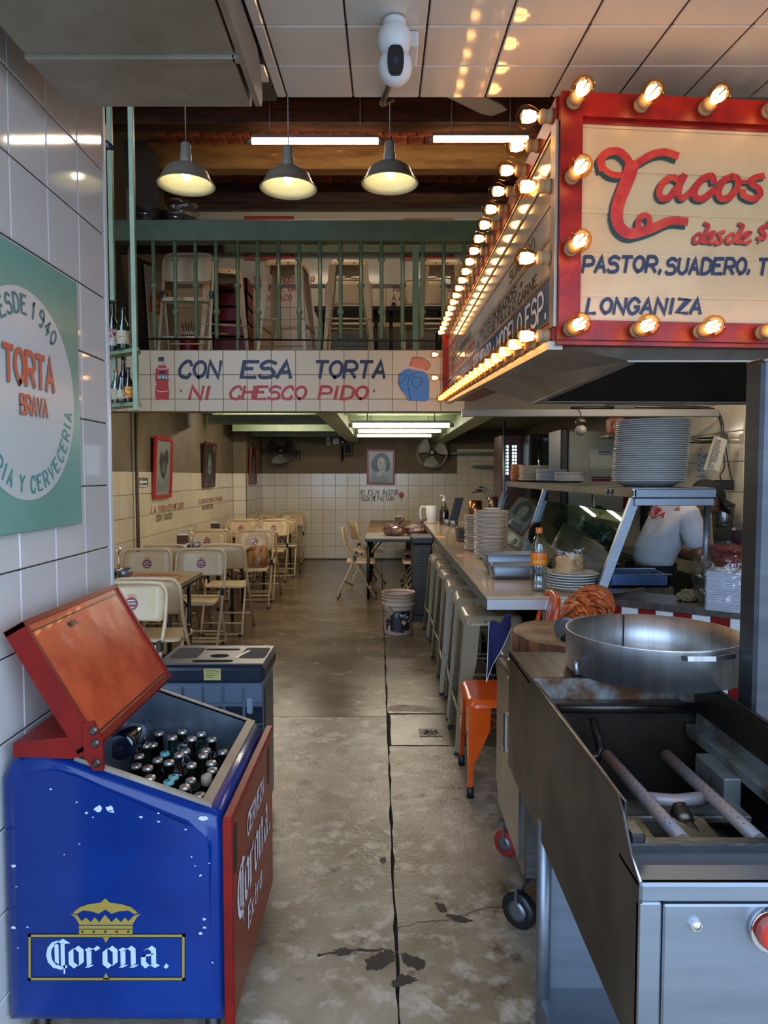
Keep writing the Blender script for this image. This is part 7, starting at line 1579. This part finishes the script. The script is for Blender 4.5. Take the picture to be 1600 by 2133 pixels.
leftpic(315, 351, 907, 1039, 'bright red framed black and white photograph on the left wall, nearest', mat('bright_red_frame', 'b01c18', .35), lp); leftpic(420, 443, 920, 1016, 'dark brown framed photograph on the left wall, second', mat('dark_brown_frame', '4a1812', .4), dp); leftpic(517, 531, 930, 1010, 'dark red framed photograph on the far corner pilaster', mat('deep_red_frame', '7c1c18', .4), dp, -2.163)
# exit sign
ex = thing('exit_arrow_sign', 'small green and white arrow sign on the left wall tiles', 'sign', (XM + .004, 6.8, 1.4)); y0_ = PX(286, 1000, XM).y; z0_ = PX(286, 1015, XM).z; fe = frame((XM + .002, y0_, z0_), (0, 1, 0), (0, 0, 1)); m = MB(); m.ring([[fe(x, y, d) for x, y in ((0, 0), (.28, 0), (.28, .09), (0, .09))] for d in (0, .006)], smooth=False); sb = m.build('sign_plate', mat('dark_green_plate', '3a4a44', .4), ex); m = MB(); ribbon(m, [(.08, .05), (.24, .05)], .02, lambda x, y: fe(x, y, .0075)); m.add([fe(x, y, .0075) for x, y in ((.02, .05), (.09, .08), (.09, .02))], [(0, 1, 2)]); ribbon(m, [(.03, .01), (.25, .01)], .012, lambda x, y: fe(x, y, .0075)); m.build('arrow', M['ink_wh'], sb)
# painted phrases
def phrase(par, s, fr_, h, mt, w=.6, st=.15, x0=0, y0=0, stuff=True):
    m = MB(); text(m, s, fr_, h, w, .24, st, .15, x0, y0); o = m.build('painted_lettering', mt, par)
    if stuff: o['kind'] = 'stuff'
q = PY(752, 1031, YB); fb_w = frame((q.x, YB - .004, q.z), (1, 0, 0), (0, 0, 1))
for s_, x_, y_, L_w in (('EL ES MI', 0, 0, .34), ('PASTOR', .385, 0, .29), ('NADA ME FALTARA', 0, -.105, .60)):
    k_ = L_w / twid(s_, .085, .6, .24); phrase(wb, s_, (lambda k_, x_: lambda x, y: fb_w(x_ + x * k_, y))(k_, x_), .085, M['ink_blk'], .6, .17, 0, y_)
m = MB(); ft = lambda x, y, d=0.: fb_w(.72 + x, -.06 + y, .001 + d); m.add([ft(.05 * cos(a) * (1 - .5 * max(0, -sin(a))), .05 + .06 * sin(a)) for a in [2 * pi * k / 16 for k in range(16)]], [tuple(range(16))]); m.build('painted_spit', mat('orange_red_paint', 'b8482a', .5), wb); m = MB(); ribbon(m, [(0, -.06), (0, .13)], .008, lambda x, y: ft(x, y, .0005))
for k in range(3): ribbon(m, [(-.035, .03 + k * .025), (.035, .03 + k * .025)], .006, lambda x, y: ft(x, y, .0005))
m.build('painted_spit_lines', M['ink_blk'], wb)['kind'] = 'stuff'
def wphrase(px, py, s1, s2, hpx, xw=XM, L=None):
    p = PX(px, py, xw); fr_ = frame((xw + .003, p.y, p.z), (0, 1, 0), (0, 0, 1)); h = hpx / F * p.y
    k = (L or 1.2) / twid(s1, h, .6, .24)
    phrase(wl if xw == XM else bpy.data.objects['trim_2'], s1, lambda x, y: fr_(x * k, y), h, mat('faded_red_%d' % px, '9a4a38', .5)); k2_ = k * .8
    phrase(wl if xw == XM else bpy.data.objects['trim_2'], s2, lambda x, y: fr_(x * k2_ + .15, y - h * 1.5), h, M['ink_blk'])
wphrase(315, 1069, 'LA VIDA ES MEJOR', 'CON TACOS', 13, L=1.15); wphrase(414, 1050, 'EL DINERO NO COMPRA LA FELICIDAD', 'PERO COMPRA TACOS', 9, L=1.3); wphrase(516.5, 1033, 'DIOS EN EL CIELO', 'Y EL PASTOR', 6, -2.163, .75)
# wall fans
def wallfan(px, py, R_, dark, lab):
    c = PY(px, py, 12.05); t = thing('wall_fan', lab, 'fan', c); cm = M['black_m'] if dark else M['galv']; m = MB()
    for r_ in (1., .93): m.tube([c + Vector((R_ * r_ * cos(a), -.08 * (1 - r_) * 3, R_ * r_ * sin(a))) for a in [2 * pi * k / 36 for k in range(36)]], .007, 6, closed=True)
    m.build('cage_rim', cm, t); m = MB()
    for k in range(28):
        a = 2 * pi * k / 28; m.tube([c + Vector((.07 * cos(a), -.12, .07 * sin(a))), c + Vector((R_ * .6 * cos(a + .2), -.10, R_ * .6 * sin(a + .2))), c + Vector((R_ * cos(a + .3), 0, R_ * sin(a + .3)))], .0022, 4)
    o = m.build('cage_wires', cm, t); o['kind'] = 'stuff'
    m = MB(); m.lathe([(0, .0), (.05, .0), (.06, .015), (.06, .03), (0, .03)], c + Vector((0, -.115, 0)), 18, Matrix.Rotation(pi / 2, 4, 'X')); m.cyl(c + Vector((0, -.1, 0)), c + Vector((0, .18, 0)), .055, .07, n=14); m.build('motor_hub', M['steel_d'] if dark else M['steel_b'], t)
    bmt = mat('fan_blade_dark', '2c2a26', .4) if dark else mat('fan_blade_pale', 'a8a69c', .35)
    for k in range(3):
        a = k * 2 * pi / 3 + .6; P = cat_rom([(.06, -.03, 0), (.12, -.12, 0), (R_ * .8, -.16, 0), (R_ * .9, -.02, 0), (R_ * .75, .10, 0), (.14, .06, 0), (.06, .03, 0)], 4); m = MB(); Q = [c + Vector((p.x * cos(a) - p.y * sin(a), -.05 + p.y * .35, p.x * sin(a) + p.y * cos(a))) for p in P]
        m.ring([Q, [q_ + Vector((0, .004, 0)) for q_ in Q]]); m.build('blade', bmt, t)
    m = MB(); m.tube([c + Vector((0, .15, 0)), c + Vector((R_ * 1.1, .18, -.05))], .012, 6); m.box(c.x + R_ * 1.02, c.x + R_ * 1.2, YB - .12, YB - .004, c.z - .14, c.z + .02, .006); m.build('bracket', M['black_m'], t)
wallfan(585, 939, .245, True, 'black wall fan on the far wall at left'); wallfan(900, 943, .265, False, 'grey wall fan with pale blades on the far wall at right')
spk = thing('wall_speaker', 'small black speaker on a bracket on the far wall', 'speaker', PY(726, 936, 12.2)); a = PY(716, 948, 12.2); b = PY(735, 923, 12.2); m = MB(); m.box(a.x, b.x, 12.05, 12.2, a.z, b.z, .012); m.build('speaker_box', M['black_p'], spk); m = MB(); m.box(a.x + .02, b.x - .02, 12.043, 12.05, a.z + .02, b.z - .02, .004); m.build('grille', mat('black_mesh', '0c0c0c', .8), spk); m = MB(); m.tube([(a.x, 12.2, a.z + .05), (a.x - .03, 12.3, a.z - .1), (a.x - .03, 12.38, a.z + .15)], .015, 6); m.build('bracket', M['black_m'], spk)
c = PY(684, 919, 12.2); t = thing('dome_camera', 'small white dome camera on the far wall near the beam', 'camera', c); m = MB(); m.sphere(c + Vector((0, 0, -.02)), .045, 14); m.build('camera_head', M['white_p'], t); m = MB(); m.lathe([(.03, .02), (.05, .05), (.045, .07)], c, 14); m.cyl(c + Vector((0, 0, .03)), c + Vector((0, .19, .03)), .02, n=8); m.build('base', M['white_p'], t); m = MB(); m.cyl(c + Vector((0, -.04, -.02)), c + Vector((0, -.047, -.02)), .02, n=12); m.build('lens', M['black_p'], t)
a = PY(693, 925, 12.3); b = PY(707, 912, 12.3); m = MB(); m.box(a.x, b.x, 12.28, 12.395, a.z, b.z, .006); tag(m.build('junction_box', M['white_p']), 'small white square junction box on the far wall', 'box')
c = PY(715, 919, 12.2); t = thing('spot_lamp', 'small chrome spot lamp beside the speaker on the far wall', 'lamp', c); m = MB(); m.lathe([(.02, .05), (.035, 0), (.03, -.05), (0, -.05)], c, 14); m.build('lamp_head', M['chrome'], t); m = MB(); m.cyl(c + Vector((0, 0, .03)), c + Vector((0, .2, .03)), .008, n=6); m.build('arm', M['chrome'], t)

# ---------------------------------------------------------------- writing and pictures on the mezzanine beam
BYf = YM + .0015
def bm_(px, py): p = PY(px, py, BYf); return Vector((p.x, p.z))
def fbm(x, y): return Vector((x, BYf - .0015, y))
def beamtext(words, pyb, hpx, mt):
    for s, px0, px1 in words:
        a = bm_(px0, pyb); b = bm_(px1, pyb); h = hpx / F * BYf; k = (b.x - a.x) / (twid(s, h, .8, .25) - h * .25)
        text((mt, beam), s, lambda x, y: Vector((a.x + x * k, BYf - .002, a.y + y)), h, .8, .25, .225, .2)
beamtext([('CON', 372, 455), ('ESA', 503, 605), ('TORTA', 655, 800)], 786, 32, M['ink_blue']); beamtext([('NI', 395, 436), ('CHESCO', 478, 634), ('PIDO', 664, 762)], 831, 25, M['ink_red'])
def beampoly(P, mt, nm, d=.002, sm=True):
    Q = [bm_(*p) for p in P]
    if sm: Q = cat_rom([(q_.x, q_.y, 0) for q_ in Q + Q[:1]], 4)[:-1]
    m = MB(); m.add([Vector((q_[0], BYf - d, q_[1])) for q_ in Q], [tuple(range(len(Q)))[::-1]]); m.build(nm, mt, beam)
def beamline(P, w, mt, d=.0035):
    m = MB(); Q = cat_rom([(bm_(*p).x, bm_(*p).y, 0) for p in P], 5); ribbon(m, [(q_[0], q_[1]) for q_ in Q], w / F * BYf, lambda x, y: Vector((x, BYf - d, y))); m.build('painted_line', mt, beam)
for px in (377, 779):
    beampoly([(px - 2, 812), (px + 2, 812), (px + 2, 816), (px - 2, 816)], M['ink_red'], 'painted_dot')
M['soda'] = mat('orange_red_paint_bottle', 'c8321a', .5); M['jean'] = mat('blue_jeans_paint', '4a86c0', .5); M['peach'] = mat('peach_paint', 'e0805a', .5)
beampoly([(331, 751), (341, 751), (344, 762), (351, 768), (352, 790), (350, 800), (353, 815), (352, 830), (348, 834), (338, 832), (328, 834), (324, 830), (323, 815), (326, 800), (323, 790), (325, 768), (330, 762)], M['soda'], 'painted_bottle', sm=False)
beampoly([(330, 744), (342, 744), (342, 752), (330, 752)], M['ink_grn'], 'painted_cap', .0028, False); beampoly([(331, 753), (341, 753), (342, 761), (330, 761)], mat('clear_neck_paint', 'c8b8a4', .5), 'painted_neck', .0028, False); beampoly([(327, 781), (351, 781), (351, 791), (327, 791)], M['ink_blk'], 'painted_label', .0028, False); beampoly([(333, 773), (339, 771), (345, 774), (346, 779), (332, 779)], M['ink_blk'], 'painted_label', .0028, False)
beamline([(326, 766), (338, 769), (350, 767)], 1.2, M['ink_wh']); beamline([(325, 813), (338, 816), (352, 814)], 1.2, M['ink_wh'])
m = MB(); a = bm_(329, 789); text(m, 'REFRESCO', lambda x, y: Vector((a.x + x, BYf - .004, a.y + y)), 6 / F * BYf, .42, .1, .16, 0); m.build('painted_lettering', M['ink_wh'], beam)['kind'] = 'stuff'
beampoly([(859, 745), (881, 746), (897, 760), (888, 772), (877, 768), (853, 763)], M['peach'], 'painted_shirt', sm=False); beampoly([(856, 763), (878, 768), (884, 774), (872, 772), (855, 770)], mat('pale_skin_paint', 'e0b498', .5), 'painted_waist', .0026, False)
beampoly([(829, 795), (835, 776), (850, 768), (870, 769), (886, 776), (894, 790), (894, 815), (891, 834), (866, 835), (851, 834), (846, 822), (835, 812)], M['jean'], 'painted_jeans', .0022)
for P in ([(866, 777), (852, 786), (850, 806), (856, 834)], [(829, 782), (846, 779), (842, 790), (830, 801)], [(864, 785), (880, 789), (876, 799), (868, 808), (859, 800), (859, 790), (864, 785)], [(832, 778), (830, 797), (838, 814), (850, 834)]): beamline(P, 1.0, M['ink_blk'])
beamline([(859, 745), (881, 746), (897, 760), (888, 772)], 1.0, M['ink_blk']); beamline([(853, 763), (859, 745)], 1.0, M['ink_blk'])

# ---------------------------------------------------------------- upstairs things
chair((395 - 800) / F * 6.12, 6.09, 'camera', 'cream folding chair standing folded behind the mezzanine railing', 'folding chairs on the mezzanine', z=2.537)
for o in (CH[-1],): o.scale = (1, .45, 1.05)
for c_ in [c for b_ in CH[-1].children for c in b_.children if b_.name.startswith('backrest')]: bpy.data.objects.remove(c_)
for i, (px, Y, lab) in enumerate(((730, 7.05, 'cream folding chair behind the third mezzanine stool'), (880, 7.05, 'cream folding chair behind the square green post upstairs'))):
    chair((px - 800) / F * Y, Y, 'away', lab, 'folding chairs on the mezzanine', z=2.537)
for i, (px0, px1, lab) in enumerate(((655, 795, 'dark upstairs table behind the third mezzanine stool'), (803, 930, 'dark upstairs table behind the square green post'))):
    t = thing('dark_table', lab, 'table', (PY(px0, 700, 7.4).x + .3, 7.5, 2.537)); a = PY(px0, 700, 7.3); b = PY(px1, 700, 7.3); m = MB(); m.box(a.x, b.x, 7.3, 7.85, 3.20, 3.25, .006); m.build('tabletop', M['black_p'], t)
    for x in (a.x + .06, b.x - .06):
        for y in (7.36, 7.8): m = MB(); m.cyl((x, y, 2.537), (x, y, 3.2), .016, n=8); m.build('leg', M['black_m'], t)
sa = thing('salt_shaker', 'small dark shaker on the upstairs table', 'shaker', PY(820, 643, 7.5)); c = PY(820, 645, 7.5); m = MB(); m.lathe([(.025, 0), (.028, .05), (.02, .06)], (c.x, 7.5, 3.251), 12); m.build('glass_body', M['steel_d'], sa); m = MB(); m.lathe([(.022, .06), (.022, .08), (0, .082)], (c.x, 7.5, 3.251), 12); m.build('lid', M['black_p'], sa)
# painted text on the upstairs wall
def up_phrase(px, py, s, hpx, mt, w=.55):
    p = PY(px, py, YU - .022); h = hpx / F * YU; phrase(wu, s, lambda x, y: Vector((p.x + x, YU - .0225, p.z + y)), h, mt, w, .16)
up_phrase(527, 588, 'TACO MENDO DECIR', 11, M['ink_red']); up_phrase(522, 607, 'LO QUE SE TACO', 11, M['ink_red']); up_phrase(520, 626, 'A TODO TACO', 11, M['ink_red'])
up_phrase(817, 607, 'YO SE TU UN MUNDO', 12, M['ink_blk'], .5); up_phrase(817, 626, 'A ALGUIEN COMO', 12, M['ink_blk'], .5)
# red crates shelf, sign boards, pots
rc = thing('soda_crate_stack', 'x', 'crate')
bpy.data.objects.remove(rc)
csrc = None
for k in range(6):
    a = PY(480, 700, 6.75)
    t = thing('soda_crate', 'red soda crate stacked behind the first mezzanine stool, %s' % ('bottom' if k == 0 else 'top' if k == 5 else ORD[k] + ' from the bottom'), 'crate', (a.x, 6.85, 2.537 + k * .142), 0, 'red soda crates stacked upstairs'); x, z = a.x, 2.537 + k * .142
    m = MB(); m.box(x - .17, x + .17, 6.72, 6.74, z, z + .13); m.box(x - .17, x + .17, 7.0, 7.02, z, z + .13); m.box(x - .17, x - .15, 6.72, 7.02, z, z + .13); m.box(x + .15, x + .17, 6.72, 7.02, z, z + .13); m.box(x - .17, x + .17, 6.72, 7.02, z, z + .012); m.build('crate_wall', M['red_d'], t)
    m = MB(); 
    for i in range(4): m.lathe([(.028, .0), (.03, .05), (.02, .1), (.012, .13)], (x - .11 + i * .073, 6.8, z + .013), 8)
    o = m.build('bottles', M['bt_b'], t); o['kind'] = 'stuff'
for i, (px, w_, h_, mt, lab, nm) in enumerate(((298, .10, .86, M['black_p'], 'dark framed board leaning at the far left of the mezzanine', 'dark_board'), (322, .09, .82, mat('pale_board', 'a08a68', .6), 'pale wooden sign board with red oval leaning behind the railing', 'sign_board'), (338, .08, .68, mat('pale_board_b', '98805c', .6), 'lower pale board leaning behind the red oval sign board', 'sign_board'))):
    a = PY(px, 700, 6.1 + .12 * i); t = thing(nm, lab, 'board', (a.x, 6.1 + .12 * i, 2.537)); m = MB(); y_ = 6.1 + .12 * i; m.ring([[Vector((a.x + s_ * w_ - (.0 if z_ < 3 else .04), y_ + (.0 if s_ < 0 else .25), z_)) for s_ in (-.5, .5)] + [Vector((a.x + s_ * w_ - (.0 if z_ < 3 else .04) + .01, y_ + .01 + (.0 if s_ < 0 else .25), z_)) for s_ in (.5, -.5)] for z_ in (2.538, 2.537 + h_)], smooth=False); m.build('board', mt, t)
    if i == 1:
        m = MB(); f_ = lambda x, y: Vector((a.x + x * w_ - .02, y_ + .115 + x * .25 - .008, 2.537 + h_ * .47 + y)); m.add([f_(.36 * cos(q_), .25 * sin(q_)) for q_ in [2 * pi * k / 20 for k in range(20)]], [tuple(range(20))]); ov = m.build('red_oval', mat('worn_red_oval', '9a3a1c', .5), t)
        m = MB(); 
        for k in range(5): ribbon(m, [(-.12, .13 - k * .06), (.16, .13 - k * .06)], .02, lambda x, y: f_(x, y) + Vector((0, -.004, 0)))
        m.build('printed_text', mat('yellow_oval_print', 'c8a05a', .5), ov)['kind'] = 'stuff'
wr_ = thing('whisk_jar', 'dark red jar of steel whisks on the mezzanine behind the folded chair', 'jar', (PY(392, 700, 6.6).x, 6.6, 2.537)); c = PY(392, 700, 6.6); m = MB(); m.lathe([(.07, 0), (.085, .01), (.085, .22), (.07, .26), (.075, .27)], (c.x, 6.62, 2.538), 20); m.build('jar_body', M['red_d'], wr_)
for k in range(5): m = MB(); m.cyl((c.x - .03 + .015 * k, 6.62, 2.75), (c.x - .06 + .03 * k, 6.62, 2.93 + .02 * (k % 2)), .005, n=6); m.build('whisk', M['chrome'], wr_)
# objects on top of the railing board's loft shelf: pots and plastic
ltop = PY(282, 458, 5.84).z; lsf = thing('loft_shelf', 'narrow shelf behind the green railing board carrying pots', 'shelf', (-1.7, 6.1, ltop)); m = MB(); m.box(-2.36, -1.42, 5.885, 6.35, ltop - .06, ltop - .03, .003); m.build('shelf_board', M['wood_d'], lsf); m = MB(); m.box(-2.36, -1.42, 6.30, 6.35, ltop - .12, ltop - .06); m.build('batten', M['wood_d'], lsf)
for i, (px, r_, h_, lab) in enumerate(((312, .17, .17, 'dark steel stock pot with side handle on the loft shelf, left'), (372, .14, .13, 'steel stock pot under the crumpled plastic on the loft shelf'))):
    c = PY(px, 440, 6.12); t = thing('stock_pot', lab, 'pot', (c.x, 6.12, ltop - .029)); m = MB(); m.lathe([(r_ * .97, 0), (r_, .01), (r_, h_), (r_ + .012, h_ + .004), (r_ + .012, h_ + .012), (r_ - .01, h_ + .01), (r_ - .01, .02), (0, .02)], (c.x, 6.12, ltop - .0285), 28); m.build('pot_body', M['steel_d'] if i == 0 else M['steel'], t)
    m = MB(); m.tube(cat_rom([(c.x - .03, 6.12 - r_ - .002, ltop + h_ * .4), (c.x - .03, 6.12 - r_ - .04, ltop + h_ * .45), (c.x + .05, 6.12 - r_ - .04, ltop + h_ * .45), (c.x + .05, 6.12 - r_ - .002, ltop + h_ * .4)], 4), .007, 6); m.build('handle', M['chrome'], t)
c = PY(374, 424, 6.1); m = crumple((c.x, 6.12, ltop + .185), .16, 14, .52, 44, .16); tag(m.build('plastic_bag', M['film']), 'crumpled clear plastic bag piled on the steel pot on the loft shelf', 'bag')
wpn = thing('wooden_board', 'plain brown wooden panel propped above the loft pots at left', 'panel', (-2.15, 6.6, 3.8)); a = PY(280, 300, 6.55); m = MB(); m.prism([Vector((-2.386, 6.55, PY(278, 455, 6.55).z)), Vector((-2.386, 6.55, PY(278, 292, 6.55).z)), PY(304, 292, 6.55), PY(330, 330, 6.55), PY(330, 455, 6.55)], (0, .02, 0)); m.build('board_face', mat('brown_wall_panel', '4a3a2a', .6), wpn)
for i, (px0, px1, lab) in enumerate(((510, 612, 'left red window frame on the upper mezzanine wall'), (840, 945, 'right red window frame on the upper mezzanine wall'))):
    t = thing('window_frame', lab, 'window', PY((px0 + px1) / 2, 500, YU - .03)); a = PY(px0, 541, YU - .03); b = PY(px1, 450 if i == 0 else 455, YU - .03); m = MB(); y_ = YU - .03; m.box(a.x, b.x, y_ - .0, y_ + .018, b.z - .04, b.z); m.box(a.x, b.x, y_ - .0, y_ + .018, a.z, a.z + .04); m.box(a.x, a.x + .04, y_, y_ + .018, a.z + .04, b.z - .04); m.box(b.x - .04, b.x, y_, y_ + .018, a.z + .04, b.z - .04); m.build('frame', mat('red_window_frame_%d' % i, 'c03a1c', .4), t); m = MB(); m.box(a.x + .04, b.x - .04, y_ + .008, y_ + .012, a.z + .04, b.z - .04); m.build('pane', M['pic_bg'], t)
w = MB(); w.box(-2.36, 2.45, 7.88, 7.92, 4.05, 4.15, .004); struct('trim_30', w, M['tile_beam'])
w = MB(); w.box(-2.36, 2.45, 7.86, 7.92, 3.97, 4.045, .004); struct('trim_31', w, M['green_d'])
